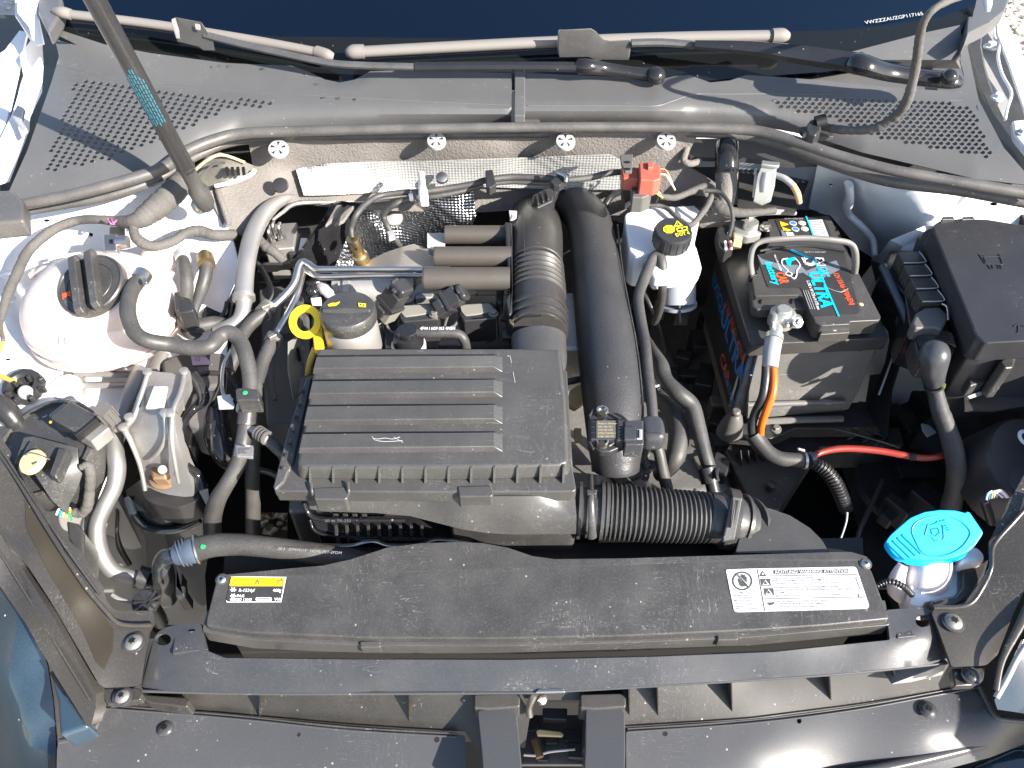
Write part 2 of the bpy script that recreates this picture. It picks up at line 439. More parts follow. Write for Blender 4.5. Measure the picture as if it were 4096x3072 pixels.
# ================================================================ SETTING: ground
def ground():
    mk('ground', [(-60, -60, 0), (60, -60, 0), (60, 60, 0), (-60, 60, 0)], [[0, 1, 2, 3]], 'gravel', kind='structure')
    V = []; Fc = []
    def stone(x, y, r):
        s = len(V); q = [random.uniform(.7, 1.3) for _ in range(8)]; a = random.random()*6
        for k, (dx, dy, dz) in enumerate(((1, 0, .1), (.2, .9, .15), (-.9, .3, .1), (-.3, -.9, .12), (.5, .4, .7), (-.4, .3, .75), (0, -.5, .65))):
            x2 = dx*math.cos(a)-dy*math.sin(a); y2 = dx*math.sin(a)+dy*math.cos(a)
            V.append((x+x2*r*q[k], y+y2*r*q[k], dz*r))
        for t in ((0, 1, 4), (1, 2, 5), (2, 3, 6), (3, 0, 6), (4, 1, 5), (5, 2, 6), (6, 0, 4), (4, 5, 6)): Fc.append([s+i for i in t])
    for _ in range(9000):
        stone(random.uniform(1.3, 3.6), random.uniform(1.2, 4.6), random.uniform(.008, .022))
    for _ in range(4500): stone(random.uniform(-3.6, -1.2), random.uniform(1.6, 4.2), random.uniform(.008, .02))
    for _ in range(1500): stone(random.uniform(-.75, -.25), random.uniform(.5, 1.3), random.uniform(.008, .018))
    mk('gravel', V, Fc, 'stone', ang=20, kind='stuff', label='loose pale gravel on the ground around the car', cat='gravel')
ground()
# ================================================================ WINDSCREEN
WPL = (.4985, 0, .5)
def wz(u, v): return P(u, v, WPL).z
t = thing('windscreen', 'blue reflecting windscreen with black lower band above the wipers', 'windscreen', P(2048, 200, WPL))
gl = slab('glass_pane', [(120, -260), (3960, -260), (3900, 30), (3830, 200), (3300, 290), (2600, 345), (1500, 345), (700, 290), (190, 150)], WPL, .005, 'glass', t, bevel=0)
bt = [(190, 62), (480, 88), (800, 122), (1100, 146), (1700, 152), (2150, 158), (2500, 140), (2900, 128), (3330, 122), (3560, 100), (3760, 68), (3900, 20)]
sheet('ceramic_band', bt + [(3880, 120), (3830, 196), (3300, 286), (2600, 340), (1500, 340), (700, 286), (196, 150)], (WPL[0]-.0075, 0, .5), 90, 'frit', t, sol=.001)
sheet('ceramic_gloss', bt + [(3880, 120), (3830, 196), (3300, 286), (2600, 340), (1500, 340), (700, 286), (196, 150)], (WPL[0]+.0012, 0, .5), 90, 'frit', t, sol=.001)
text('VWZZZAUZGP117165', 3460, 100, (WPL[0]+.001, 0, .5), 13, 'grey_light', t, du=1, dv=-.16, bold=.002, sx=1.12)
d = thing('dashboard', 'dashboard top coloured with blue sky reflection, seen through the windscreen', 'dashboard', P(2048, 60, .93))
sheet('dashboard_top', [(230, -260), (3860, -260), (3820, 60), (3700, 180), (3300, 250), (700, 250), (300, 140)], (WPL[0]-.03, 0, .5), 150, 'dash', d)
# water drops
# ================================================================ COWL
def cowl():
    t = thing('cowl_panel', 'dark grey plastic cowl with two perforated grilles below the windscreen', 'cowl panel', P(2048, 400, .97))
    top = [(205, 95), (235, 118), (420, 178), (600, 212), (900, 252), (1165, 263), (1230, 285), (1300, 318), (1360, 330), (1420, 318), (1480, 285), (1560, 282), (2048, 292)]
    topR = [(2060, 290), (2400, 305), (2660, 314), (2700, 304), (2760, 300), (2840, 330), (2920, 322), (2985, 300), (3090, 306), (3300, 322), (3500, 345), (3660, 356), (3820, 366), (3848, 345), (3856, 300), (3840, 240), (3850, 170), (3900, 105)]
    seal = [(4150, 745), (3900, 715), (3700, 668), (3450, 610), (3250, 545), (3080, 512), (2850, 498), (2400, 496), (2060, 496)]
    sealL = [(2045, 496), (1500, 508), (1150, 520), (960, 535), (820, 575), (700, 625), (560, 685), (400, 730), (60, 800)]
    ip = lambda u, a, b: float(np.interp(u, a, b))
    def zc(u, v):
        zt = ip(u, [0, 205, 420, 900, 1500, 2048, 2700, 3300, 3900], [1.03, 1.027, 1.013, 1.0, .997, .994, .994, .995, .995])
        vt = ip(u, [0, 205, 420, 900, 1165, 1560, 2048, 2660, 3090, 3500, 3900], [60, 100, 178, 252, 265, 282, 292, 308, 306, 330, 330])
        vc = ip(u, [0, 200, 500, 1000, 1500, 2048, 2620, 2780, 3300, 3850, 4100], [240, 245, 330, 372, 398, 423, 425, 378, 376, 405, 450])
        vs = ip(u, [0, 60, 400, 560, 700, 820, 960, 1150, 2048, 2850, 3080, 3250, 3450, 3700, 3900, 4150], [810, 800, 730, 685, 625, 575, 535, 520, 496, 498, 512, 545, 610, 668, 715, 745])
        dip = .012*math.exp(-((u-1350)/85)**2)*max(0, 1-(v-285)/60) if v < 345 else 0
        if v < vc: return zt+(.9865-zt)*(v-vt)/(vc-vt)-dip
        q = (v-vc)/max(vs-vc, 1)
        return .9865-.0295*q+.006*math.sin(math.pi*min(max(q, 0), 1))
    gl_ = [(290, 326), (350, 318), (700, 366), (1100, 404), (1112, 425), (900, 446), (840, 470), (770, 510), (640, 562), (520, 606), (440, 640), (180, 695), (165, 680), (225, 510), (275, 380)]
    gr_ = [(3082, 405), (3100, 392), (3240, 386), (3580, 394), (3880, 414), (3905, 450), (3975, 625), (3955, 636), (3700, 590), (3490, 548), (3380, 500), (3300, 470), (3175, 450), (3090, 424)]
    def lat(poly, u0, v0, a, b):
        H = []
        for i in range(-40, 60):
            for j in range(-40, 60):
                u, v = u0+a[0]*i+b[0]*j, v0+a[1]*i+b[1]*j
                if all(inside(u+dx, v+dy, poly) for dx, dy in ((0, -5), (0, 5), (8, 0), (-8, 0))): H.append((u, v, 10.2, 7.6, 8))
        return H
    HL = lat(gl_, 303, 338, (29, 4.2), (-10.5, 17)); HR = lat(gr_, 3110, 410, (28, .8), (13.5, 16.4))
    left = top + sealL + [(20, 800), (110, 600), (205, 330), (236, 225)]
    right = topR + [(3870, 190), (3915, 400), (4015, 590), (4110, 700)] + seal
    sheet('left_panel', left, lambda u, v: zc(u, v), 26, 'cowl', t, holes=HL, sol=.0014, ang=14)
    sheet('right_panel', right, lambda u, v: zc(u, v), 26, 'cowl', t, holes=HR, sol=.0014, ang=14, label='right half of the cowl panel')
    # raised seam tab, crease lines, wiper pocket floor
    slab('seam_strip', [(2058, 278), (2100, 281), (2100, 462), (2056, 462)], plane3((2058, 278, .999), (2100, 281, .999), (2080, 462, .984)), .010, 'cowl', t, bevel=.0015)
    slab('seam_foot', [(2056, 455), (2150, 455), (2162, 492), (2052, 492)], .968, .01, 'cowl', t, bevel=.001)
    tube('crease', [(u, v, .9862) for u, v in ((230, 262), (500, 330), (800, 355), (1200, 380), (1700, 406), (2040, 422))], 4, 'cowl', t, n=8)
    tube('crease', [(u, v, .9862) for u, v in ((2110, 423), (2480, 424), (2620, 424), (2690, 404), (2780, 378), (2900, 377), (3150, 376), (3500, 384), (3850, 404))], 4, 'cowl', t, n=8)
    tube('grille_rim', [(u, v, zc(u, v)-.001) for u, v in ((3078, 428), (3074, 405), (3110, 386), (3400, 386), (3700, 396), (3885, 416), (3915, 450), (3985, 632))], 3.5, 'cowl', t, n=6)
    sheet('arm_pocket', [(2700, 318), (2740, 300), (2960, 262), (3150, 236), (3410, 206), (3700, 130), (3840, 100), (3870, 300), (3840, 372), (3100, 330), (2850, 345)], lambda u, v: wz(u, v)+.002 if v < 240 else .985-.0001*(v-240), 40, 'cowl', t, sol=.002)
    # wiper-nozzle and cable stand
    for u, v in ((3098, 402), (3090, 380)): pass
    V = thing('grille_cavity', 'air chamber under the cowl grilles, coloured black for shade', 'air chamber', P(2048, 500, .90))
    sheet('chamber_floor', [(0, 250), (1200, 350), (2900, 380), (3900, 350), (4150, 700), (3700, 640), (3000, 480), (1000, 500), (640, 620), (0, 780)], .925, 120, 'black', V)  # floor painted black so the grille holes look shaded inside
    for u, v in ((1293, 392), (1352, 393), (1423, 398), (1265, 337), (1222, 300), (1050, 277), (850, 268), (880, 264), (915, 266), (3098, 402)):
        s = px(u, v, .98)*random.uniform(7, 10); blob('water_drop', P(u, v, zc(u, v)+.0004), (s, s*.9, s*.55), 'drop', t, n=14, k2=8)
cowl()
def wiper_left():
    z = lambda u, v, h: wz(u, v)+h
    t = thing('windscreen_wiper', 'shorter wiper on the left, blade tip beside the gas strut', 'wiper', P(2600, 300, 1.0), 'wipers on the windscreen')
    q = lambda L, h: [(u, v, z(u, v, h)) for u, v in L]
    tube('blade', q([(285, 58), (600, 95), (1000, 158), (1270, 208)], .012), 20, 'blade', t, n=10, flat=.85)
    tube('rubber_lip', q([(285, 86), (600, 118), (1000, 180), (1270, 228)], .005), 7, 'rubber_clean', t, n=8)
    tube('end_cap', [(222, 46, z(222, 46, .013), 17), (250, 50, z(250, 50, .014), 24), (285, 58, z(285, 58, .013), 22)], 20, 'blade', t, n=10, flat=.95)
    tube('end_cap', [(1266, 206, z(1266, 206, .012), 24), (1310, 220, z(1310, 220, .013), 24), (1334, 228, z(1334, 228, .012), 15)], 20, 'blade', t, n=10, flat=.95)
    slab('connector', [(685, 70), (700, 64), (805, 84), (830, 120), (850, 150), (800, 150), (780, 135), (690, 112)], plane3((700, 64, z(700, 64, .03)), (805, 84, z(805, 84, .03)), (690, 112, z(690, 112, .024))), .018, 'arm', t, bevel=.002)
    slab('connector_tip', [(684, 74), (702, 68), (706, 108), (688, 106)], plane3((700, 64, z(700, 64, .031)), (805, 84, z(805, 84, .031)), (690, 112, z(690, 112, .025))), .016, 'grey_plastic', t, bevel=.002)
    slab('release_button', [(780, 92), (800, 95), (799, 110), (779, 107)], plane3((700, 64, z(700, 64, .032)), (805, 84, z(805, 84, .032)), (690, 112, z(690, 112, .026))), .004, 'grey_plastic', t, bevel=.0006)
    tube('arm', q([(820, 140), (963, 176), (1150, 218), (1320, 252), (1480, 263), (1655, 267)], .022), 17, 'arm', t, n=8, flat=.8, ang=30)
    tube('arm_channel', q([(1660, 268), (1900, 266), (2150, 266), (2312, 268)], .02), 24, 'arm_gloss', t, n=8, flat=.8, ang=30)
    tube('arm_head', [(2318, 266, 1.014, 30), (2350, 266, 1.016, 30), (2420, 275, 1.010, 26), (2520, 290, 1.006, 24), (2620, 303, 1.004, 26)], 25, 'arm_gloss', t, n=12)
    blob('nut_cap', P(2624, 303, 1.006), (.012, .012, .011), 'arm_gloss', t)
wiper_left()
def wiper_right():
    z = lambda u, v, h: wz(u, v)+h
    q = lambda L, h: [(u, v, z(u, v, h)) for u, v in L]
    t = thing('windscreen_wiper', 'longer wiper across the middle and right with glossy arm', 'wiper', P(3815, 315, 1.0), 'wipers on the windscreen')
    tube('blade', q([(1450, 207), (1800, 188), (2200, 168), (2700, 150), (3090, 143)], .012), 26, 'blade', t, n=10, flat=.8)
    tube('rubber_lip', q([(1450, 236), (1800, 216), (2200, 196), (2700, 176), (3090, 168)], .004), 6, 'rubber_clean', t, n=8)
    tube('end_cap', [(1388, 212, z(1388, 212, .012), 18), (1410, 208, z(1410, 208, .013), 30), (1456, 206, z(1456, 206, .013), 30)], 26, 'blade', t, n=10, flat=.9)
    tube('end_cap', [(3088, 143, z(3088, 143, .013), 30), (3130, 142, z(3130, 142, .013), 30), (3152, 144, z(3152, 144, .012), 18)], 26, 'blade', t, n=10, flat=.9)
    pl = plane3((2240, 112, z(2240, 112, .032)), (2370, 112, z(2370, 112, .032)), (2240, 170, z(2240, 170, .022)))
    slab('connector', [(2232, 116), (2365, 110), (2385, 122), (2410, 150), (2440, 160), (2525, 156), (2525, 188), (2420, 186), (2390, 194), (2370, 180), (2355, 175), (2235, 176)], pl, .018, 'arm', t, bevel=.0022)
    slab('connector_tip', [(2230, 116), (2258, 114), (2258, 176), (2232, 178)], (pl[0]+.001, pl[1], pl[2]), .016, 'grey_plastic', t, bevel=.002)
    slab('release_button', [(2336, 116), (2358, 115), (2358, 138), (2337, 139)], (pl[0]+.002, pl[1], pl[2]), .004, 'grey_plastic', t, bevel=.0006)
    slab('retainer', [(2234, 182), (2335, 178), (2340, 188), (2330, 192), (2234, 195)], (pl[0]-.01, pl[1], pl[2]), .004, 'blade', t, bevel=.0008)
    tube('arm', q([(2525, 172), (2650, 170), (2778, 180)], .022), 19, 'arm', t, n=8, flat=.8, ang=30)
    tube('arm_channel', [(2780, 178, z(2780, 178, .026), 20), (3000, 192, z(3000, 192, .032), 32), (3200, 218, z(3200, 218, .035), 42), (3418, 250, z(3418, 250, .04), 46)], 30, 'arm_gloss', t, n=8, flat=.85, ang=30)
    tube('arm_head', [(3426, 252, 1.045, 50), (3460, 262, 1.046, 46), (3560, 290, 1.035, 40), (3700, 312, 1.03, 38), (3800, 322, 1.028, 38), (3838, 328, 1.026, 28)], 25, 'arm_gloss', t, n=10, flat=.85, ang=40)
    blob('nut_cap', P(3797, 308, 1.042), (.0095, .0095, .009), 'arm_gloss', t)
wiper_right()
# ================================================================ CAR BODY (painted shell)
def body():
    t = thing('car_body', 'white painted car body shell framing the engine bay', 'car body', P(2048, 900, .3))
    zl = rbf([(-150, 880, .875), (100, 860, .895), (350, 825, .905), (640, 750, .91), (840, 830, .895), (960, 1080, .86), (900, 1500, .80), (560, 1500, .80), (300, 1450, .815), (0, 1450, .84), (-150, 1600, .84), (420, 1900, .76), (330, 1750, .80), (500, 1200, .80), (250, 1200, .81), (110, 1120, .845), (90, 1260, .842), (150, 1380, .838), (10, 1100, .868), (150, 960, .872), (700, 960, .875), (600, 850, .896)])
    sheet('strut_tower', [(-250, 880), (100, 840), (350, 800), (640, 700), (720, 690), (840, 800), (925, 930), (960, 1080), (905, 1200), (905, 1500), (700, 1560), (560, 1500), (530, 1700), (450, 1860), (390, 2010), (330, 1960), (300, 1750), (100, 1700), (-250, 1700)], zl, 55, 'white', t, holes=[(185, 882, 15, 6, 10), (362, 940, 10, 9, 10), (30, 1435, 14, 7, 10)], sol=.003)
    tube('pressed_bead', [(520, 985, .884), (420, 1000, .879), (220, 1030, .876), (205, 1045, .874)], 7, 'white', t, n=8)
    tube('pressed_bead', [(-20, 960, .874), (60, 930, .885), (110, 925, .888)], 8, 'white', t, n=8)
    tube('pressed_bead', [(-40, 1130, .866), (20, 1095, .868), (60, 1085, .87)], 8, 'white', t, n=8)
    # inner wing, tall plate down the left side and the right side
    wall('inner_wing', [(-200, 1650, .83), (330, 1750, .79), (420, 1900, .75), (700, 2450, .45), (-200, 2450, .40)], (0, .01, -.01), 'primer', t)
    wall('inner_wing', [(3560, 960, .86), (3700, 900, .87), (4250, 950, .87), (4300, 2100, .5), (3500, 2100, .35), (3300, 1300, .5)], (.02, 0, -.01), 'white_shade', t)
    # left fender edge, hinge plate
    sheet('left_fender_edge', [(-260, 380), (20, 200), (78, 122), (108, 128), (62, 330), (-10, 640), (-60, 860), (-260, 900)], lambda u, v: .985-.00008*(v-100), 50, 'white', t, sol=.004)
    sheet('fender_corner', [(-260, 480), (-60, 520), (30, 470), (60, 500), (40, 760), (-40, 900), (-260, 900)], lambda u, v: .940-.00008*(v-500), 50, 'white', t, sol=.004)
    sheet('hinge_plate', [(60, -60), (165, -60), (150, 40), (138, 70), (170, 178), (174, 250), (168, 370), (120, 470), (118, 520), (40, 720), (-20, 740), (0, 560), (48, 455), (60, 420), (88, 330), (100, 300), (84, 215), (128, 160), (60, 60)], rbf([(80, 0, 1.02), (150, 60, 1.01), (130, 250, .975), (100, 500, .955), (10, 700, .945), (170, 250, .965), (168, 360, .95), (60, 430, .96)]), 22, 'white', t, sol=.003)
    sheet('hinge_arm', [(70, -60), (150, -60), (148, 60), (172, 170), (150, 180), (128, 155), (118, 110), (70, 50)], lambda u, v: 1.045-.0002*v, 22, 'white', t, sol=.004)
    slab('hinge_tab', [(46, 460), (70, 415), (95, 430), (85, 480), (108, 512), (92, 530), (78, 505)], .975, .006, 'grey_plastic', t)
    slab('pillar_trim', [(150, -80), (250, -80), (245, 30), (235, 60), (210, 100), (190, 130), (168, 80), (148, 40)], 1.045, .02, 'cowl', t, bevel=.006)
    hexbolt(40, 1195, .866, 14, t, 'white')
    # right side
    zr = rbf([(3300, 690, .90), (3560, 745, .90), (3900, 760, .895), (4150, 800, .89), (3250, 850, .80), (3400, 950, .77), (3560, 1000, .77), (3700, 900, .86), (4000, 900, .865), (3450, 760, .885), (3400, 760, .86), (3380, 840, .80), (3560, 880, .84)])
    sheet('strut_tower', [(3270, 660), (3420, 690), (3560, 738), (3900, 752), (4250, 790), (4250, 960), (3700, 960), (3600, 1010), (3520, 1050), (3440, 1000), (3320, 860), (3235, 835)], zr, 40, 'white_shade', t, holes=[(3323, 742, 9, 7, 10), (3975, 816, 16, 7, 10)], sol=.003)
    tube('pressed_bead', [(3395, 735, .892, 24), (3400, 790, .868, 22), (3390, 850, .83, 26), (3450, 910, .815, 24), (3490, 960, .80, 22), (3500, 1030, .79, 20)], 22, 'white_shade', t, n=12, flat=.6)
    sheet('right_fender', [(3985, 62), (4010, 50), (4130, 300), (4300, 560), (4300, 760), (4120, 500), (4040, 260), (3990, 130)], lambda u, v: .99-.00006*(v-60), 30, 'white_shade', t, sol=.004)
    sheet('fender_channel', [(3860, 120), (3975, 90), (4100, 430), (4260, 700), (4120, 720), (4010, 540), (3925, 350), (3890, 200)], lambda u, v: .925-.00004*v, 40, 'dark', t, sol=.003)  # channel coloured dark to give the fender gap its shade
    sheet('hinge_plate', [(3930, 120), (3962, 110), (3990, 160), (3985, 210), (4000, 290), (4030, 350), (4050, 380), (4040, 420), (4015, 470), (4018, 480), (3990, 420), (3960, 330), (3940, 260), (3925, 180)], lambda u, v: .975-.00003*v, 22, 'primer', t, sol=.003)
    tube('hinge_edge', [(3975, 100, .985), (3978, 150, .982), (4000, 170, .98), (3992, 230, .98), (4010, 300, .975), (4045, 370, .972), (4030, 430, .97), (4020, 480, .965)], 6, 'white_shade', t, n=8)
    sheet('right_gap_shade', [(3850, 60), (3985, 70), (4100, 300), (4300, 700), (4300, 900), (4100, 740), (3990, 560), (3900, 380), (3850, 200)], .885, 120, 'dark', t)  # dark sheet standing in for shade in the right fender gap
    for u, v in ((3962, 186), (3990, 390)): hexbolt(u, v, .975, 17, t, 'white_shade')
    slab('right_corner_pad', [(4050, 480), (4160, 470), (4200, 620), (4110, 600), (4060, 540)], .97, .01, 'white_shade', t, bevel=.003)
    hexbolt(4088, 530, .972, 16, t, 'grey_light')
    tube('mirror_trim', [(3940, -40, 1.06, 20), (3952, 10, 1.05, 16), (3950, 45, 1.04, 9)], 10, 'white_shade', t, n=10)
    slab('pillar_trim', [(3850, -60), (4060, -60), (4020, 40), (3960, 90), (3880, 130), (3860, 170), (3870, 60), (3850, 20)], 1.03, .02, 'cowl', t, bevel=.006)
    sheet('left_gap_shade', [(-100, 60), (110, 60), (230, 90), (245, 230), (120, 600), (40, 860), (-200, 900), (-200, 400)], .90, 120, 'dark', t)  # dark sheet standing in for shade in the left fender gap
    V = [(sx*x, y, z) for (x, y, z) in ((.88, 1.62, .15), (.88, 3.9, .15), (.88, 1.62, .98), (.88, 3.9, .98), (.66, 2.1, 1.42), (.66, 3.5, 1.42)) for sx in (-1, 1)]
    mk('cabin', V, [[0, 1, 3, 2], [0, 2, 6, 4], [1, 5, 7, 3], [4, 6, 10, 8], [5, 9, 11, 7], [8, 10, 11, 9], [0, 4, 5, 1], [4, 8, 9, 5], [2, 3, 7, 6], [6, 7, 11, 10]], 'white', t, bevel=.02)
    for s in (-1, 1): boxw('outer_wing', (s*.80, .62, .50), (.03, 1.1, .70), 'white', t, bevel=.01)
    # side walls of the bay below (block light), floor
    for s in (-1, 1):
        boxw('wheel_arch', (s*.66, .62, .45), (.02, 1.1, .85), 'dark', t)
    boxw('bulkhead', (0, .985, .53), (1.3, .02, .72), 'dark', t)
body()
def tray():
    V = thing('undertray', 'dark tray added under the engine to block light', 'undertray', (0, .6, .2))
    sheet('tray_panel', [(-600, 500), (4700, 500), (4700, 3600), (-600, 3600)], .22, 400, 'black', V, holes=[[(1035, 2050), (1150, 2050), (1150, 2180), (1035, 2180)]])  # closed black floor, added to keep light out from below
tray()
# ================================================================ SEAL
tube('bay_seal', [(62, 822, .957, 22), (250, 788, .96, 23), (400, 752, .963, 24), (560, 706, .965, 24), (660, 668, .966, 24), (740, 610, .967, 24), (860, 560, .968, 24), (1000, 532, .969, 22), (1400, 520, .969, 20), (2048, 510, .969, 20), (2600, 508, .969, 20), (2900, 514, .969, 21), (3050, 528, .969, 22), (3200, 572, .968, 22), (3350, 622, .966, 22), (3550, 676, .964, 22), (3750, 714, .962, 22), (3950, 748, .96, 24), (4200, 792, .957, 24)], 20, 'seal',
     label='long black rubber seal curving along the front edge of the cowl', cat='rubber seal', n=14)
tube('seal_flange', [(100, 848, .935, 16), (420, 786, .94, 20), (640, 712, .943, 20), (800, 618, .945, 18), (1000, 560, .946, 16), (1500, 545, .946, 15), (2400, 535, .946, 15), (2880, 540, .946, 14), (3100, 570, .945, 24), (3300, 640, .943, 28), (3550, 720, .94, 26), (3850, 765, .938, 22), (4200, 830, .935, 22)], 12, 'seal',
     label='dusty flange running directly beneath the long rubber seal', cat='seal flange', n=10)
slab('rubber_stop', [(-60, 762), (48, 756), (92, 800), (95, 880), (-60, 895)], .975, .022, 'seal', None, bevel=.004, label='grey brown rubber buffer block at the left end of the seal', cat='rubber buffer')
# ================================================================ FELT FIREWALL
mat('clip_grey', (.34, .34, .34), .4, dust=.2)
def firewall():
    t = thing('bulkhead_insulation', 'brown felt insulation mat on the bulkhead behind the engine', 'insulation mat', P(2048, 600, .9))
    zf = rbf([(1000, 545, .945), (2000, 540, .945), (2850, 540, .945), (1000, 600, .925), (1500, 600, .925), (2000, 600, .925), (2700, 600, .925), (1100, 620, .925), (880, 700, .915), (1200, 690, .892), (1600, 680, .89), (2100, 670, .89), (2600, 690, .89), (2760, 700, .89), (900, 900, .885), (1050, 830, .885), (1300, 850, .86), (2000, 830, .83), (2500, 850, .83), (2800, 900, .83), (1500, 1000, .80),
              (1112, 600, .934), (1745, 566, .938), (2260, 570, .938), (2665, 570, .938)])
    sheet('felt_mat', [(985, 545), (1500, 530), (2400, 520), (2800, 525), (2760, 600), (2740, 660), (2810, 700), (2900, 760), (2950, 900), (2600, 930), (2300, 830), (1900, 850), (1400, 840), (1200, 800), (1090, 830), (1000, 960), (890, 900), (820, 740), (900, 680), (1010, 660), (1000, 600)], zf, 30, 'felt', t, sol=.006, ang=80)
    tube('mat_fold', [(880, 735, .912), (870, 760, .910), (900, 850, .898), (915, 900, .893)], 12, 'felt', t, n=8)
    tube('mat_fold', [(2755, 545, .935), (2745, 600, .925), (2735, 640, .915), (2760, 655, .912), (2800, 645, .912)], 14, 'felt', t, n=8)
    zs = lambda u, v: zf(u, v)+.007
    sheet('foil_strip', [(1185, 680), (1205, 672), (1300, 655), (1450, 648), (1700, 645), (2150, 630), (2440, 618), (2480, 640), (2500, 720), (2480, 760), (2250, 758), (2000, 750), (1800, 745), (1500, 770), (1330, 780), (1215, 782)], zs, 22, 'foil_soft', t, sol=.0008, ang=80, label='bright embossed foil strip across the felt')
    for (u, v, r) in ((1112, 594, 40), (1745, 562, 37), (2262, 564, 38), (2665, 562, 38)):
        c = P(u, v, zf(u, v)+.010); s = px(u, v, .93)*r; ax = Vector((0, -.45, .9)).normalized()
        k = lathe('star_clip', [(s, -.004), (s, -.001), (s*.93, .0004), (s*.15, .001)], c, 'clip_grey', t, axis=ax, n=24)
        x, y, a = bas(ax)
        for i in range(5):
            th = 2*math.pi*i/5+.3; dr = x*math.cos(th)+y*math.sin(th)
            mk('tooth_slot', [c+dr*s*.2+a*.0012, c+(dr*.72+(x*-math.sin(th)+y*math.cos(th))*.14)*s+a*.0009, c+(dr*.72-(x*-math.sin(th)+y*math.cos(th))*.14)*s+a*.0009, c+dr*s*.5+a*.002], [[0, 1, 3], [0, 3, 2], [1, 2, 3], [0, 2, 1]], 'black', k)
    lathe('grommet', [(.0105, 0), (.0095, .003), (.004, .004)], P(1122, 742, .905), 'plastic_clean', t, axis=(0, -.5, .85))
    lathe('grommet', [(.0085, 0), (.0075, .003), (.004, .004)], P(1768, 712, .898), 'steel', t, axis=(0, -.5, .85))
    # tunnel heat shield behind the engine
    zt = rbf([(1300, 800, .86), (1900, 790, .86), (1340, 1060, .72), (1800, 1000, .76), (1500, 900, .80), (1600, 950, .77), (1750, 880, .82), (1400, 950, .745), (1880, 870, .83), (1330, 860, .81), (1620, 820, .835), (1560, 860, .80)])
    s = thing('heat_shield', 'crumpled embossed foil heat shield below the bulkhead wiring', 'heat shield', P(1600, 950, .78))
    sheet('shield_foil', [(1330, 800), (1420, 790), (1500, 780), (1660, 790), (1890, 750), (1905, 860), (1890, 900), (1800, 950), (1700, 990), (1560, 1030), (1450, 1075), (1310, 1075), (1320, 1000), (1400, 850)], zt, 20, 'foil', s, sol=.0008, ang=80)
    lathe('star_clip', [(.012, -.006), (.012, 0), (.002, .002)], P(1575, 868, .815), 'grey_plastic', s, axis=(0, -.6, .8))
firewall()
# ================================================================ GAS STRUT, CABLE LOOP
def strut():
    t = thing('gas_strut', 'long black gas strut holding the bonnet, standing at left', 'gas strut', P(800, 800, .93))
    a = P(800, 775, .955); b = P(370, -20, 1.185); d = (b-a).normalized()
    top = a + d*(b-a).length*1.25
    rod('cylinder', a+d*.035, top, .0095, 'rubber_clean', t, n=28)
    lathe('end_socket', [(.0075, -.022), (.0105, -.015), (.0115, .004), (.0085, .012), (.0085, .036), (.0105, .040)], a, 'rubber', t, axis=d, n=24)
    blob('ball_joint', P(800, 822, .93), (.010, .010, .010), 'steel', t)
    # faded teal print block
    L = (b-a).length; x = d.cross(Vector((0, -.6, .8))).normalized(); o2 = x.cross(d).normalized()
    if o2.dot(-a+Vector((0, 0, CAMZ))) < 0: o2 = -o2
    for j in range(7):
        ang = (j-3)*.27
        q = (o2*math.cos(ang)+x*math.sin(ang))
        s = .10+random.uniform(0, .01)
        while s < .165-abs(j-3)*.004:
            l = random.uniform(.002, .006); c = a+d*(s+l/2)+q*.0097
            w2 = q.cross(d)*.0005
            mk('print_line', [c-d*l/2-w2, c+d*l/2-w2, c+d*l/2+w2, c-d*l/2+w2, c-d*l/2-w2-q*.0004, c+d*l/2-w2-q*.0004, c+d*l/2+w2-q*.0004, c-d*l/2+w2-q*.0004], [[0, 1, 2, 3], [7, 6, 5, 4], [0, 4, 5, 1], [2, 6, 7, 3], [1, 5, 6, 2], [0, 3, 7, 4]], 'teal_print', t)
            s += l+.0014
strut()
def cable():
    t = thing('bonnet_cable', 'taped black cable looping up from a clip on the right grille', 'cable', P(3270, 500, .965))
    tube('sheath', [(3290, 505, .975, 15), (3340, 516, .978, 17), (3420, 522, .985, 16), (3500, 512, .995, 18), (3570, 475, 1.01, 19), (3620, 420, 1.03, 20), (3650, 330, 1.06, 19), (3668, 230, 1.09, 18), (3680, 140, 1.12, 17), (3705, 70, 1.14, 16), (3760, 20, 1.15, 15), (3860, -20, 1.15, 14), (3990, -60, 1.15, 14)], 15, 'loom', t, wob=.10, sub=10)
    slab('cable_clip', [(3222, 505), (3240, 478), (3268, 470), (3290, 485), (3285, 520), (3265, 540), (3230, 530)], .985, .022, 'plastic_clean', t, bevel=.003)
    slab('clip_base', [(3200, 520), (3330, 520), (3335, 545), (3230, 548)], .966, .006, 'plastic', t, bevel=.001)
    lathe('clip_collar', [(.008, 0), (.008, .012)], P(3262, 492, .985), 'black', t, axis=(1, 0, .3))
cable()
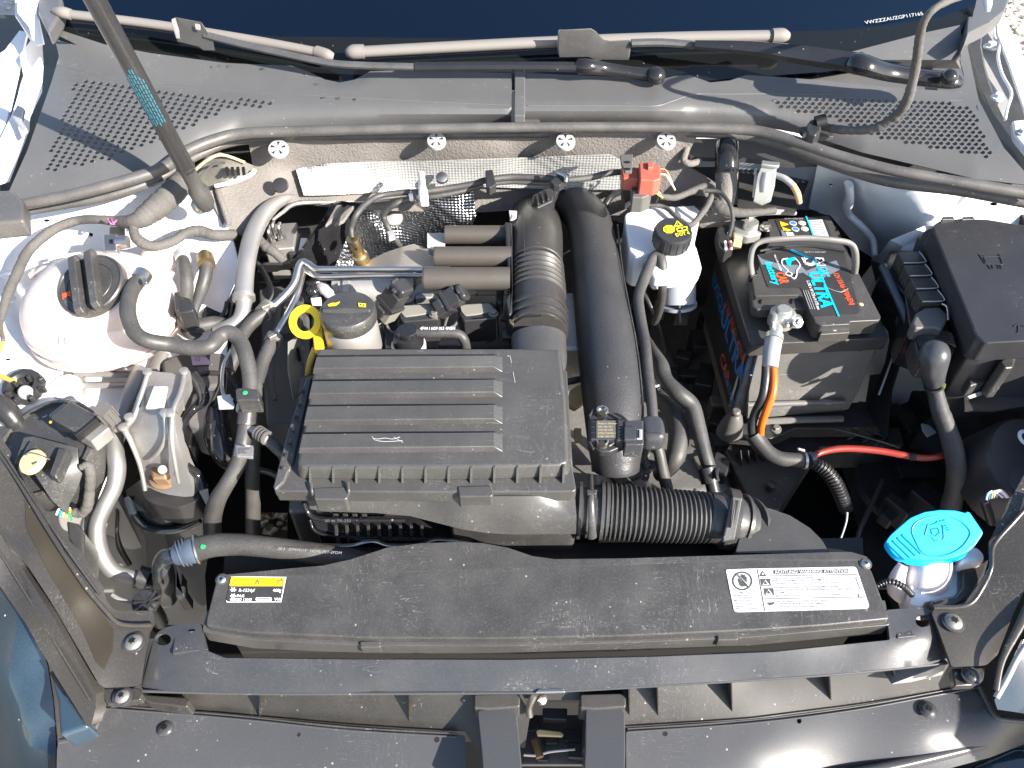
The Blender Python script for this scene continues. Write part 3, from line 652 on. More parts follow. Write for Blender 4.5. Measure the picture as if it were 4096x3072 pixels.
# ================================================================ FRONT END
CP = plane3((900, 2300, .805), (3400, 2240, .805), (2000, 2600, .792))
def front():
    t = thing('radiator_cover', 'wide black radiator cover with yellow and white stickers along the front', 'radiator cover', P(2048, 2400, .77))
    slab('cover_panel', [(905, 2296, 30), (1400, 2286), (2000, 2262), (2500, 2248), (3000, 2230), (3420, 2216, 20), (3458, 2232, 30), (3490, 2290), (3530, 2400), (3554, 2460), (3556, 2476, 14), (3300, 2502), (3000, 2522), (2500, 2544), (2000, 2554), (1500, 2552), (1000, 2530), (822, 2502, 16), (826, 2470), (862, 2330)], CP, .010, 'plastic', t, bevel=.0060, seg=4, r=12)
    slab('front_lip', [(806, 2526, 14), (1000, 2560), (1500, 2582), (2000, 2584), (2500, 2572), (3000, 2550), (3562, 2500, 14), (3540, 2400), (830, 2440)], (CP[0]-.009, CP[1], CP[2]), .018, 'lid', t, bevel=.0018, r=4)
    for u, v in ((1480, 2577), (2910, 2548)):
        pl = (CP[0]-.0065, CP[1], CP[2])
        slab('lip_clip', [(u-42, v-14), (u+42, v-16), (u+44, v+12), (u-40, v+14)], pl, .012, 'lid', t, bevel=.0015)
    slab('rear_flange', [(890, 2300, 20), (1150, 2274), (1290, 2262), (1400, 2238), (1550, 2190), (1680, 2173), (1820, 2168), (1930, 2172), (2030, 2190), (2130, 2224), (2220, 2236), (2500, 2233), (3000, 2218), (3400, 2206, 20), (3468, 2226, 20), (3475, 2240), (3000, 2240), (2500, 2258), (2000, 2272), (1400, 2296), (910, 2306)], (CP[0]+.001, CP[1], CP[2]), .014, 'plastic', t, bevel=.0015, r=20)
    for u, v in ((887, 2318), (3462, 2254)):
        screw(u, v, (CP[0]+.0005, CP[1], CP[2]), 19, t, 'steel', washer=1.3, mw='plastic')
    # yellow refrigerant sticker
    g = flat('refrigerant_sticker', [(925, 2308, 8), (1142, 2311, 10), (1150, 2318), (1128, 2405, 10), (1116, 2410, 10), (912, 2408, 8), (906, 2400)], CP, 'label_black', t, lift=.0004, r=8)
    E = .0010
    flat('sticker_edge', [(922, 2306), (1146, 2309), (1146, 2313), (1126, 2410), (908, 2411), (905, 2404), (908, 2403), (911, 2408), (1122, 2407), (1141, 2312), (924, 2309)], CP, 'label_white', t, lift=.0005)
    flat('yellow_band', [(926, 2311, 6), (1141, 2314, 8), (1134, 2346), (919, 2346)], CP, 'yellow', t, lift=.0007, r=5)
    def tri(u, v, s, m, l=.0011):
        flat('warning_triangle', [(u, v-s), (u+s*1.05, v+s*.8), (u-s*1.05, v+s*.8)], CP, m, t, lift=l)
    tri(944, 2330, 13, 'ink'); tri(944, 2331, 9.5, 'yellow', .0014); text('!', 941, 2337, CP, 9, 'ink', t, lift=.0018, bold=.02)
    flat('flame', [(1030, 2318), (1037, 2327), (1039, 2336), (1032, 2342), (1024, 2340), (1022, 2333), (1027, 2328)], CP, 'rust', t, lift=.0011)
    flat('flame_heart', [(1031, 2329), (1034, 2336), (1030, 2340), (1027, 2336)], CP, 'yellow', t, lift=.0014)
    flat('figure', [(1112, 2322), (1132, 2322), (1132, 2340), (1112, 2340)], CP, 'rust', t, lift=.0011); flat('figure_gap', [(1116, 2327), (1128, 2327), (1128, 2340), (1124, 2340), (1124, 2333), (1116, 2340)], CP, 'yellow', t, lift=.0014)
    lathe('figure_head', [(.0008, 0), (.0008, .0004)], P(1127, 2318, CP)+nrmof(CP)*.0008, 'rust', t, axis=nrmof(CP), n=12)
    for u, v in ((934, 2361), (934, 2386)):
        for k in range(3):
            a = math.pi*k/3; dx, dy = 12*math.cos(a), 9*math.sin(a); nx, ny = -math.sin(a)*2, math.cos(a)*1.6
            flat('snow_star', [(u-dx-nx, v-dy-ny), (u+dx-nx, v+dy-ny), (u+dx+nx, v+dy+ny), (u-dx+nx, v-dy+ny)], CP, 'white_print', t, lift=.0008+k*.0002)
    flat('oil_can', [(920, 2398), (940, 2394), (948, 2398), (940, 2404), (924, 2404)], CP, 'white_print', t, lift=.0008)
    text('R-1234yf', 956, 2369, CP, 12, 'white_print', t, bold=.014); text('460g', 1092, 2369, CP, 12, 'white_print', t, bold=.014)
    text('PAG', 948, 2391, CP, 11, 'white_print', t, bold=.014); text('ISO 13043', 946, 2405, CP, 10, 'white_print', t, bold=.014)
    text('VW', 1098, 2405, CP, 12, 'white_print', t, bold=.016)
    flat('number_oval', [(1024, 2392, 7), (1088, 2392, 7), (1088, 2405, 7), (1024, 2405, 7)], CP, 'white_print', t, r=7, lift=.0008)
    flat('number_field', [(1030, 2395), (1082, 2395), (1082, 2402), (1030, 2402)], CP, 'ink_soft', t, lift=.0011)
    # white warning sticker
    flat('warning_sticker', [(2903, 2280, 6), (3000, 2276), (3418, 2268, 14), (3426, 2276), (3476, 2424, 12), (3470, 2436, 10), (2950, 2450, 10), (2936, 2446)], CP, 'label_white', t, lift=.0004, r=8)
    L = lambda a, b, w=1.2: flat('rule', [(a[0], a[1]-w), (b[0], b[1]-w), (b[0], b[1]+w), (a[0], a[1]+w)], CP, 'ink', t, lift=.0009)
    flat('rule', [(3028, 2279), (3030, 2279), (3060, 2446), (3058, 2446)], CP, 'ink', t, lift=.0009)
    L((3034, 2307), (3430, 2300), 1); L((3058, 2398), (3462, 2390), 1)
    def ring(u, v, r1, r0, m, l):
        n = 36; O = []; n2 = nrmof(CP)
        V = []; Fc = []
        for rr in (r1, r0):
            V += [P(u+rr*math.cos(2*math.pi*i/n), v+rr*.93*math.sin(2*math.pi*i/n), CP)+n2*l for i in range(n)]
        V += [p-n2*.0003 for p in V]
        for i in range(n):
            j = (i+1) % n; Fc += [[i, j, n+j, n+i], [2*n+j, 2*n+i, 3*n+i, 3*n+j], [i, 2*n+i, 2*n+j, j], [n+j, 3*n+j, 3*n+i, n+i]]
        mk('ring', V, Fc, m, t)
    ring(2968, 2325, 41, 34, 'ink', .0010)
    # hand
    flat('hand', [(2950, 2318), (2955, 2318), (2958, 2326), (2958, 2306), (2963, 2304), (2965, 2318), (2966, 2300), (2971, 2299), (2973, 2318), (2975, 2302), (2980, 2302), (2980, 2320), (2982, 2308), (2986, 2310), (2987, 2332), (2980, 2348), (2964, 2349), (2957, 2340)], CP, 'ink', t, lift=.0009)
    flat('strike', [(2942, 2303), (2948, 2298), (2996, 2346), (2990, 2351)], CP, 'label_white', t, lift=.0012)
    flat('strike_bar', [(2942, 2300), (2946, 2297), (2995, 2350), (2991, 2353)], CP, 'ink', t, lift=.0015)
    flat('warning_triangle', [(3050, 2284), (3063, 2304), (3039, 2304)], CP, 'ink', t); flat('triangle_heart', [(3050, 2291), (3055, 2301), (3046, 2301)], CP, 'label_white', t, lift=.0009)
    flat('headline_bar', [(3092, 2284), (3392, 2279), (3394, 2293), (3095, 2298)], CP, 'ink', t)
    text('ACHTUNG! WARNING! ATTENTION!', 3098, 2296, CP, 11, 'label_white', t, dv=-.016, bold=.012, sx=1.12, lift=.0016)
    for u, v in ((3041, 2318), (3054, 2356)):
        flat('pictogram', [(u, v), (u+38, v-1), (u+42, v+27), (u+5, v+28)], CP, 'ink', t)
        flat('pictogram_triangle', [(u+19, v+3), (u+36, v+24), (u+7, v+25)], CP, 'label_white', t, lift=.0009)
        flat('pictogram_heart', [(u+19, v+9), (u+28, v+21), (u+14, v+22)], CP, 'ink', t, lift=.0013)
    lines = [(3086, 2319, 'Kühlerventilator kann jederzeit anlaufen.'), (3089, 2329, 'RADIATOR FAN MAY START AT ANY TIME.'), (3091, 2340, 'Le ventilateur de radiateur peut se déclencher à tout moment.'),
             (3096, 2356, 'Hochspannung vor Berühren der Zündanlage Motor abstellen.'), (3098, 2367, 'HIGH VOLTAGE, SWITCH OFF ENGINE BEFORE TOUCHING IGNITION'), (3101, 2377, 'SYSTEM.'), (3103, 2388, "Haute tension, arrêter le moteur avant de toucher à l'allumage."),
             (3110, 2411, 'Bei Überfüllung besteht Gefahr für den Katalysator.'), (3112, 2422, 'OVERFILLED ENGINE OIL CAN DAMAGE CATALYST.'), (3115, 2433, "Remplissage excessif d'huile dangereux pour le catalyseur."),
             (2931, 2378, 'Heisse Motorteile'), (2933, 2388, 'Bewegte Teile'), (2936, 2399, 'HOT ENGINE PARTS'), (2938, 2409, 'MOVING PARTS'), (2940, 2421, 'Pièces du moteur'), (2943, 2431, 'chaudes'), (2944, 2441, 'Pièces en mouvement')]
    for u, v, s in lines: text(s, u, v, CP, 7.4, 'ink', t, dv=-.016, bold=.006, sx=.98 if len(s) > 30 else 1)
    flat('oil_can', [(3068, 2416), (3076, 2412), (3090, 2412), (3100, 2408), (3092, 2420), (3078, 2424), (3072, 2420)], CP, 'ink', t)
    flat('part_number', [(3420, 2312, 6), (3432, 2310, 6), (3450, 2362, 6), (3440, 2364, 6)], CP, 'ink_soft', t, lift=.0007, r=5)
    flat('part_number_field', [(3423, 2315), (3431, 2314), (3446, 2359), (3441, 2361)], CP, 'label_white', t, lift=.001)
    flat('manual_symbol', [(3430, 2378), (3452, 2376), (3456, 2392), (3434, 2393)], CP, 'ink', t); flat('manual_page', [(3433, 2380), (3441, 2379), (3444, 2390), (3437, 2391)], CP, 'label_white', t, lift=.0009); flat('manual_page', [(3443, 2379), (3450, 2378), (3453, 2389), (3446, 2390)], CP, 'label_white', t, lift=.0009)
    # ---- crossmember
    c = thing('lock_carrier', 'dark blue grey upper crossmember in front of the radiator cover', 'crossmember', P(2048, 2700, .72))
    zf = rbf([(650, 2505, .782), (3700, 2430, .782), (700, 2600, .781), (3700, 2540, .781), (1500, 2640, .780), (2048, 2645, .780), (3000, 2610, .780), (600, 2740, .762), (1500, 2768, .760), (2100, 2768, .760), (3000, 2728, .760), (3770, 2640, .762), (1500, 2700, .774), (2600, 2690, .774), (900, 2650, .779), (3400, 2580, .779)])
    sheet('crossmember_panel', [(618, 2545, 10), (650, 2512, 30), (720, 2496), (800, 2494), (820, 2600), (900, 2632), (1400, 2638), (2048, 2640), (2600, 2628), (3100, 2608), (3560, 2560), (3545, 2440), (3690, 2428, 30), (3735, 2445, 30), (3752, 2500), (3790, 2630), (3786, 2652), (3400, 2690), (3000, 2718), (2500, 2748), (2250, 2762), (2245, 2752), (2160, 2752), (2150, 2768), (1500, 2772), (1000, 2772), (570, 2762)], zf, 34, 'plastic_satin', c, holes=[(652, 2558, 32, 24, 20), (3693, 2484, 31, 25, 20), (765, 2520, 18, 5, 8)], sol=.004, r=8)
    # front edge lip and recessed trough
    V = []; edge = [(570, 2764, .7615), (1000, 2774, .760), (1500, 2774, .7595), (2150, 2770, .7595), (2250, 2764, .7597), (2500, 2750, .760), (3000, 2720, .760), (3400, 2692, .7605), (3788, 2652, .7625)]
    tube('front_edge', edge, 6.5, 'grille_cover', c, n=8)
    tb = rbf([(440, 2780, .735), (440, 2830, .712), (1000, 2760, .728), (1000, 2868, .708), (2000, 2780, .728), (1900, 2925, .706), (2400, 2900, .708), (3000, 2700, .73), (3000, 2880, .708), (3900, 2740, .715), (3800, 2650, .735)])
    sheet('trough', [(440, 2790), (560, 2740), (1000, 2740), (2048, 2740), (3000, 2690), (3800, 2620), (3930, 2720), (3880, 2745), (3400, 2832), (3000, 2882), (2505, 2925), (2505, 2990), (2360, 2990), (2340, 2800), (2130, 2800), (2100, 2990), (1900, 2990), (1860, 2925), (1400, 2912), (1000, 2870), (430, 2822)], tb, 50, 'trough', c, sol=.003)
    for u, v0, v1, wd in ((1045, 2776, 2866, 17), (1642, 2776, 2890, 17), (2516, 2752, 2872, 8), (2630, 2745, 2872, 8), (2925, 2728, 2856, 8), (3318, 2702, 2812, 9), (3575, 2680, 2742, 9)):
        k = (u-2048)/3600
        wall('brace_rib', [(u-wd/2, v0, .758), (u+wd/2, v0, .758), (u-k*-20+wd/3, v1, .709), (u-k*-20-wd/3, v1, .709)], (0, .03, -.012), 'trough', c, bevel=.0006)
    wall('end_gusset', [(3565, 2738, .74), (3786, 2655, .758), (3770, 2700, .735), (3640, 2730, .728)], (0, .02, -.01), 'primer', c)
    slab('end_gusset', [(560, 2775), (740, 2790), (760, 2800), (748, 2830), (600, 2812), (560, 2790)], .742, .02, 'bracket', c, bevel=.002)
    screw(765, 2556, .7805, 27, c, 'steel', washer=1.2); screw(3600, 2486, .7805, 27, c, 'steel', washer=1.2)
    slab('screw_boss', [(700, 2530), (715, 2500), (805, 2496), (830, 2598), (688, 2615)], .7835, .006, 'plastic_satin', c, bevel=.001)
    slab('screw_boss', [(3560, 2440), (3625, 2432), (3665, 2545), (3590, 2552)], .7835, .006, 'plastic_satin', c, bevel=.001)
    # ---- front bumper cover
    b = thing('bumper_cover', 'dusty grey bumper top cover split by the bonnet latch', 'bumper cover', P(2048, 3000, .68))
    zb = rbf([(430, 2825, .712), (1000, 2872, .710), (1860, 2930, .708), (1860, 3150, .690), (1000, 3150, .690), (230, 3150, .692), (240, 2960, .705), (2505, 2920, .708), (3000, 2880, .709), (3400, 2832, .710), (3920, 2735, .714), (3990, 2870, .712), (4200, 2880, .712), (2505, 3150, .690), (3400, 3150, .675), (4200, 2960, .685), (1400, 3000, .703), (3000, 3000, .702), (600, 3000, .703), (3700, 2950, .702)])
    sheet('left_cover', [(430, 2826, 14), (700, 2846), (1000, 2872), (1400, 2914), (1660, 2934), (1828, 2938), (1860, 2945), (1870, 3200), (225, 3200), (228, 3000), (236, 2962, 20), (260, 2952), (340, 2945), (372, 2925, 20), (405, 2850)], zb, 40, 'grille_cover', b, r=10, sol=.004, holes=[(1195, 2938, 9, 9, 8), (1747, 2958, 12, 12, 8)])
    sheet('right_cover', [(2505, 2918), (2640, 2910), (3000, 2884), (3400, 2834), (3700, 2780), (3915, 2738, 14), (3940, 2780), (3965, 2830), (3995, 2866, 20), (4060, 2878), (4250, 2890), (4250, 2960), (4100, 2975), (3960, 3030), (3700, 3100), (3300, 3200), (2505, 3200)], zb, 40, 'grille_cover', b, r=10, sol=.004, holes=[(2660, 2935, 11, 10, 8), (3197, 2884, 10, 11, 8)], label='right half of the bumper top cover')
    for nm, L in (('cover_edge', [(425, 2834, .713), (700, 2855, .7125), (1000, 2881, .711), (1400, 2922, .7095), (1826, 2947, .709)]), ('cover_edge', [(2510, 2928, .709), (3000, 2893, .710), (3400, 2843, .711), (3700, 2789, .713), (3918, 2748, .715)])):
        tube(nm, L, 4.5, 'grille_cover', b, n=8)
        tube(nm, [(u, v-13, z+.002) for u, v, z in L], 3.5, 'plastic', b, n=8)
    wall('corner_step', [(236, 2962, .705), (345, 2945, .705), (345, 2990, .69), (232, 3012, .69)], (0, .01, -.005), 'primer', b, bevel=.003)
    tube('corner_step_edge', [(418, 2830, .713), (395, 2880, .711), (372, 2930, .709), (345, 2950, .708), (240, 2966, .707)], 12, 'grille_cover', b, n=10)
    tube('corner_step_edge', [(3918, 2745, .717), (3950, 2810, .714), (3985, 2866, .713), (4040, 2880, .712), (4200, 2890, .711)], 12, 'grille_cover', b, n=10)
    tube('bright_nose', [(3000, 3190, .688), (3300, 3120, .689), (3600, 3058, .69), (3800, 3010, .69), (4000, 2962, .69), (4200, 2920, .69)], 22, 'grille_cover', b, n=12)
    screw(662, 2913, .7085, 31, b, 'plastic_satin', washer=1.06, mw='plastic_satin', h=.30); screw(3712, 2838, .713, 31, b, 'plastic_satin', washer=1.1, mw='plastic_satin', h=.30)
    slab('left_upright', [(1908, 2840, 14), (2050, 2830, 18), (2068, 2860), (2078, 2960), (2090, 3100), (2100, 3200), (1940, 3200), (1925, 3000)], .735, .05, 'grille_cover', b, bevel=.006, r=10, seg=3)
    slab('right_upright', [(2342, 2830, 16), (2480, 2822, 20), (2500, 2850), (2502, 3000), (2495, 3200), (2330, 3200), (2340, 3000)], .735, .05, 'grille_cover', b, bevel=.006, r=10, seg=3)
    # ---- latch
    h = thing('bonnet_latch', 'dirty metal bonnet latch in the dark gap at bottom centre', 'bonnet latch', P(2200, 2950, .66))
    boxw('latch_plate', P(2200, 2960, .665), (.075, .05, .004), 'engine_metal', h, rx=-10)
    slab('latch_hook', [(2145, 2922), (2160, 2917), (2240, 2926), (2256, 2935), (2250, 2944), (2150, 2940)], .70, .005, 'cream', h, bevel=.001)
    tube('latch_lever', [(2095, 3018, .68), (2150, 3020, .68), (2200, 3006, .68), (2300, 2996, .68)], 7, 'steel', h, n=8)
    rod('latch_spring', P(2140, 2960, .68), P(2160, 3030, .68), .004, 'rust', h)
    for u, v, s in ((2120, 2905, .014), (2205, 2960, .010), (2290, 2950, .012), (2310, 3010, .014), (2170, 3030, .008)):
        boxw('latch_body', P(u, v, .672), (s*1.3, s, s), 'plastic_clean', h, rz=random.uniform(-10, 10))
    slab('latch_pad', [(2170, 2830), (2270, 2832), (2268, 2880), (2172, 2876)], .70, .01, 'plastic_clean', h)
    tube('striker_post', [(2140, 2775, .752, 16), (2128, 2800, .744, 15), (2118, 2830, .73, 14), (2120, 2860, .72, 16)], 14, 'steel', h, n=10)
    lathe('striker_bolt', [(.005, 0), (.0052, .004), (.003, .006)], P(2165, 2795, .735), 'steel', h, axis=(.3, -.6, .7), n=6)
    slab('bolt_plate', [(2140, 2770), (2155, 2755), (2250, 2753), (2262, 2768)], .7635, .003, 'steel', h, bevel=.0008)
    for u in (1895, 2320):
        slab('bay_block', [(u, 2775), (u+185, 2770), (u+185, 2828), (u+60, 2838), (u, 2832)], .738, .03, 'lid', h, bevel=.002)
front()
# ================================================================ CORNER BRACKETS, HEADLAMPS
def corners():
    zf = rbf([(-50, 1720, .86), (60, 1850, .845), (250, 2150, .82), (400, 2330, .80), (440, 2440, .79), (610, 2460, .785), (600, 2560, .782), (560, 2730, .775), (440, 2780, .765), (400, 2740, .775), (200, 2450, .80), (0, 2130, .83), (-80, 1980, .845), (520, 2570, .784), (300, 2400, .806), (150, 2200, .826)])
    t = thing('corner_bracket', 'dark mud stained diagonal panel at the left of the radiator cover', 'corner panel', P(400, 2500, .75), 'corner panels beside the radiator cover')
    sheet('bracket_panel', [(-60, 1690), (0, 1745), (40, 1800), (60, 1850), (150, 2000), (250, 2140), (330, 2210), (345, 2230), (350, 2280), (410, 2340), (425, 2400), (450, 2435, 20), (480, 2443), (600, 2443, 14), (617, 2455), (615, 2490), (598, 2520), (556, 2745, 14), (420, 2752, 20), (395, 2735), (200, 2400), (0, 2095), (-60, 2010)], zf, 34, 'bracket', t, sol=.004, r=6)
    tube('bracket_rib', [(-40, 1760, .857), (60, 1900, .846), (200, 2130, .829), (330, 2330, .812), (420, 2440, .80), (470, 2490, .793), (530, 2502, .789), (608, 2500, .787)], 9, 'bracket', t, n=8)
    tube('bracket_rib', [(0, 1790, .86), (250, 2170, .827), (400, 2380, .805)], 5, 'bracket', t, n=8)
    s = sheet('mud_stain', [(100, 2000), (180, 2130), (280, 2270), (400, 2440), (455, 2520), (450, 2600), (415, 2680), (385, 2650), (330, 2520), (260, 2400), (180, 2260), (105, 2110)], lambda u, v: zf(u, v)+.0008, 30, 'mud', t, sol=0)
    screw(535, 2570, .7845, 36, t, 'steel_dirty', washer=1.25, mw='plastic_satin')
    screw(490, 2786, .768, 30, t, 'steel_dirty', washer=1.3, mw='plastic_satin')
    slab('bracket_foot', [(395, 2752), (555, 2750), (572, 2775), (560, 2800), (430, 2818), (420, 2800)], .766, .01, 'bracket', t, bevel=.0015)
    # right twin
    zg = rbf([(4150, 1880, .85), (4020, 2060, .83), (3960, 2150, .82), (3900, 2330, .80), (3740, 2440, .787), (3760, 2560, .782), (3810, 2670, .778), (3950, 2690, .775), (4096, 2350, .81), (4200, 2100, .835), (3850, 2560, .783)])
    r = thing('corner_bracket', 'glossy black diagonal panel at the right beside the washer filler', 'corner panel', P(3850, 2500, .75), 'corner panels beside the radiator cover')
    sheet('bracket_panel', [(4200, 1780), (4096, 1900), (4030, 2020), (3990, 2100), (3955, 2170), (3962, 2260), (3935, 2310), (3890, 2370, 20), (3850, 2425, 20), (3735, 2438, 14), (3728, 2455), (3750, 2510), (3808, 2668, 10), (3945, 2662, 16), (3990, 2620), (4060, 2440), (4250, 2050)], zg, 34, 'bracket', r, sol=.004, r=6)
    tube('bracket_rib', [(4150, 1980, .847), (4060, 2080, .832), (3975, 2180, .822), (3965, 2270, .815), (3930, 2350, .804), (3870, 2420, .797), (3735, 2430, .792)], 9, 'bracket', r, n=8)
    screw(3812, 2488, .7865, 36, r, 'steel_dirty', washer=1.25, mw='plastic_satin')
    screw(3885, 2702, .772, 30, r, 'plastic_satin', washer=1.3, mw='plastic_satin')
    slab('bracket_foot', [(3808, 2672), (3945, 2668), (3935, 2720), (3900, 2740), (3820, 2745)], .768, .01, 'bracket', r, bevel=.0015)
    # moulded code dots
    a = thing('side_apron', 'dusty dark diagonal strip between left headlamp and corner panel', 'apron', P(200, 2550, .74))
    za = rbf([(-60, 2130, .835), (0, 2140, .828), (385, 2790, .772), (360, 2905, .758), (0, 2350, .80), (215, 2690, .77), (180, 2430, .803), (-60, 2270, .82)])
    sheet('apron_panel', [(-60, 2050), (0, 2135), (195, 2440), (386, 2775), (384, 2830, 10), (364, 2905, 14), (350, 2905), (215, 2690), (100, 2490), (0, 2345), (-60, 2270)], za, 34, 'bracket', a, sol=.012, bevel=.001, r=4)
    tube('apron_rib', [(u, v, za(u, v)+.002) for u, v in ((-20, 2180), (100, 2370), (250, 2620), (360, 2800))], 5, 'bracket', a, n=8)
    tube('fender_gasket', [(4230, 2200, .825, 20), (4140, 2380, .81, 22), (4080, 2500, .80, 18), (4010, 2640, .79, 12), (3985, 2760, .78, 12)], 20, 'bracket', None, label='right fender gasket strip running down to the bumper corner', cat='gasket strip', flat=.5)
    h = thing('headlamp', 'dusty dark blue glass of the headlamp at the lower left corner', 'headlamp', P(80, 2800, .70), 'headlamps')
    zh = rbf([(-150, 2300, .78), (0, 2370, .775), (120, 2520, .765), (190, 2660, .735), (228, 2960, .685), (220, 3100, .68), (0, 3100, .64), (-150, 3000, .62), (0, 2700, .735), (100, 2900, .70)])
    sheet('headlamp_glass', [(-200, 2280), (0, 2350), (60, 2420), (150, 2560), (190, 2660), (212, 2800), (224, 2960), (220, 3200), (-200, 3200)], zh, 45, 'lamp_glass', h, sol=.003)
    wall('chrome_trim', [(190, 2690, .762), (215, 2680, .764), (330, 2850, .745), (372, 2870, .742), (366, 2900, .736), (330, 2905, .733)], (-.005, .01, -.02), 'gloss', h, bevel=.003)
    slab('lamp_bezel', [(192, 2670), (330, 2860), (360, 2905), (236, 2945), (226, 2800)], .750, .03, 'headlamp_blue', h, bevel=.004)
    g = thing('headlamp', 'glossy headlamp corner at the lower right edge', 'headlamp', P(4050, 2800, .70), 'headlamps')
    zk = rbf([(4096, 2620, .77), (4250, 2500, .78), (3985, 2790, .745), (4000, 2850, .735), (4250, 2880, .73), (4096, 2750, .752)])
    sheet('headlamp_glass', [(4096, 2560), (4250, 2480), (4250, 2880), (4060, 2848), (3990, 2838), (3978, 2800), (4020, 2720)], zk, 30, 'lamp_glass', g, sol=.003)
    tube('lamp_trim', [(4110, 2570, .79), (4065, 2640, .783), (4030, 2710, .775), (3985, 2790, .765)], 12, 'grey_light', g, n=10)
    slab('bumper_corner', [(3900, 3060), (4050, 2990), (4250, 2965), (4250, 3200), (3850, 3200)], .66, .03, 'lamp_glass', None, bevel=.004, label='dark painted bumper corner at the bottom right edge', cat='bumper')
mat('mud', (.030, .024, .016), .4, dust=.2, dcol=(.075, .06, .04))
mat('lamp_glass', (.008, .022, .036), .10, dust=.07, coat=1, speck=.9, dscale=14, dcol=(.32, .30, .28))
mat('headlamp_blue', (.02, .045, .07), .2, dust=.1, coat=1)
mat('chrome', (.25, .28, .32), .14, metal=.7, dust=.1)
corners()
# dark inner apron between tower and headlamp (right & left rear of headlamps)
# ================================================================ AIR FILTER BOX
LP = plane3((1280, 1400, .895), (2230, 1400, .895), (1200, 1850, .885))
def airbox():
    t = thing('air_filter_box', 'large ribbed black air filter box in the middle of the bay', 'air filter box', P(1720, 1900, .80))
    slab('lid', [(1272, 1392, 22), (1600, 1392), (2060, 1392), (2240, 1396, 30), (2262, 1600), (2272, 1830), (2268, 1848, 40), (2235, 1862), (1800, 1866), (1205, 1868, 30), (1190, 1850), (1218, 1700), (1255, 1480)], LP, .0175, 'lid', t, bevel=.006, seg=4, grow=.004)
    slab('flange', [(1235, 1500), (2268, 1480), (2292, 1880), (2306, 1958, 14), (2292, 1966), (1700, 1968), (1102, 1964, 10), (1096, 1950), (1165, 1700)], (LP[0]-.0165, LP[1], LP[2]), .016, 'lid', t, bevel=.0025, seg=3, r=8)
    slab('side_flange', [(1225, 1505), (1248, 1508), (1175, 1840), (1135, 1925), (1098, 1960), (1092, 1945), (1150, 1720)], (LP[0]-.013, LP[1], LP[2]), .012, 'lid', t, bevel=.002)
    # raised bars
    for v0, v1, ul in ((1424, 1487, 1262), (1521, 1588, 1246), (1622, 1695, 1226), (1732, 1806, 1206)):
        h = .0060; q = [(ul-2, v0+6), (1990, v0-2), (2014, v0+4), (2014, v1-2), (1600, v1), (ul-16, v1+10)]
        T = [P(u, v, (LP[0]+h, LP[1], LP[2])) for u, v in [(ul+4, v0+3), (1975, v0-3), (1975, v1-20), (ul-8, v1-14)]]
        B = [P(u, v, LP)-Vector((0, 0, .001)) for u, v in [(ul+2, v0+4), (2016, v0+2), (2016, v1+1), (ul-14, v1+8)]]
        mk('raised_bar', T+B, [[0, 1, 2, 3], [7, 6, 5, 4], [0, 4, 5, 1], [1, 5, 6, 2], [2, 6, 7, 3], [3, 7, 4, 0]], 'lid', t, bevel=.0009, seg=2)
        tube('bar_groove', [(ul+6, v0+1, zp(LP, ul, v0), 4), (1600, v0-2, zp(LP, 1600, v0), 4), (1980, v0-4, zp(LP, 1980, v0), 3)], 2, 'black', t, n=6)
    # fins along the front
    for i in range(12):
        u = 1242+i*92.2-(2 if i > 6 else 0)
        a = P(u, 1856, (LP[0]-.0005, 0, LP[2])); b = P(u-2, 1934, (LP[0]-.0160, 0, LP[2])); c0 = P(u, 1880, (LP[0]-.020, 0, LP[2]))
        x = Vector((.0011, 0, 0)); a2 = a+Vector((0, -.004, -.0005))
        Vv = []
        for s in (-1, 1): Vv += [a+x*s, a2+x*s, b+x*s, c0+x*s+Vector((0, .01, 0))]
        mk('fin', Vv, [[0, 1, 2, 3], [7, 6, 5, 4], [0, 4, 5, 1], [1, 5, 6, 2], [2, 6, 7, 3], [3, 7, 4, 0]], 'lid', t, bevel=.0004)
    for i in range(7):
        v = 1560+i*52; u = 1216-i*13.5
        wall('side_fin', [(u, v-8, .893-.0015*i), (u-22, v+20, .868-.001*i), (u-2, v+22, .866-.001*i)], (0, .0025, 0), 'lid', t, bevel=0)
    # catches
    slab('catch', [(1252, 1950, 6), (1388, 1945, 6), (1392, 1990), (1380, 1998), (1256, 1996)], (LP[0]-.0155, LP[1], LP[2]), .020, 'lid', t, bevel=.0015)
    tube('catch_cheek', [(1245, 1934, .872), (1248, 1966, .869), (1256, 1994, .860)], 6, 'lid', t, n=8); tube('catch_cheek', [(1392, 1930, .872), (1395, 1966, .869), (1390, 1992, .860)], 6, 'lid', t, n=8)
    slab('catch', [(1830, 1944, 6), (1965, 1940, 6), (1975, 1975), (1965, 1986), (1836, 1986)], (LP[0]-.0150, LP[1], LP[2]), .022, 'lid', t, bevel=.0015)
    z2 = LP[0]+LP[2]*.55-.045
    slab('catch_frame', [(1848, 1990), (1960, 1988), (1958, 2018), (1848, 2020)], .845, .012, 'lid', t, bevel=.001)
    slab('catch_window', [(1858, 2000), (1950, 1999), (1946, 2014), (1862, 2016)], .8455, .008, 'cream', t, bevel=.0005)
    slab('catch_shadow', [(1920, 2000), (1952, 1998), (1950, 2012)], .846, .006, 'black', t, bevel=0)
    # scratches in the lid paint
    for L in ([(1492, 1752), (1510, 1756), (1540, 1752), (1570, 1756), (1600, 1748)], [(1488, 1745), (1500, 1760), (1545, 1766), (1610, 1762)], [(1575, 1748), (1612, 1770)], [(2030, 1424), (2040, 1426), (2045, 1450)], [(2052, 1488), (2060, 1530)]):
        tube('scratch', [(u, v, LP[0]+LP[2]*P(u, v, LP).y+(.0061 if u < 2016 else .0002)) for u, v in L], 1.2, 'grey_light', t, n=5, sub=3)
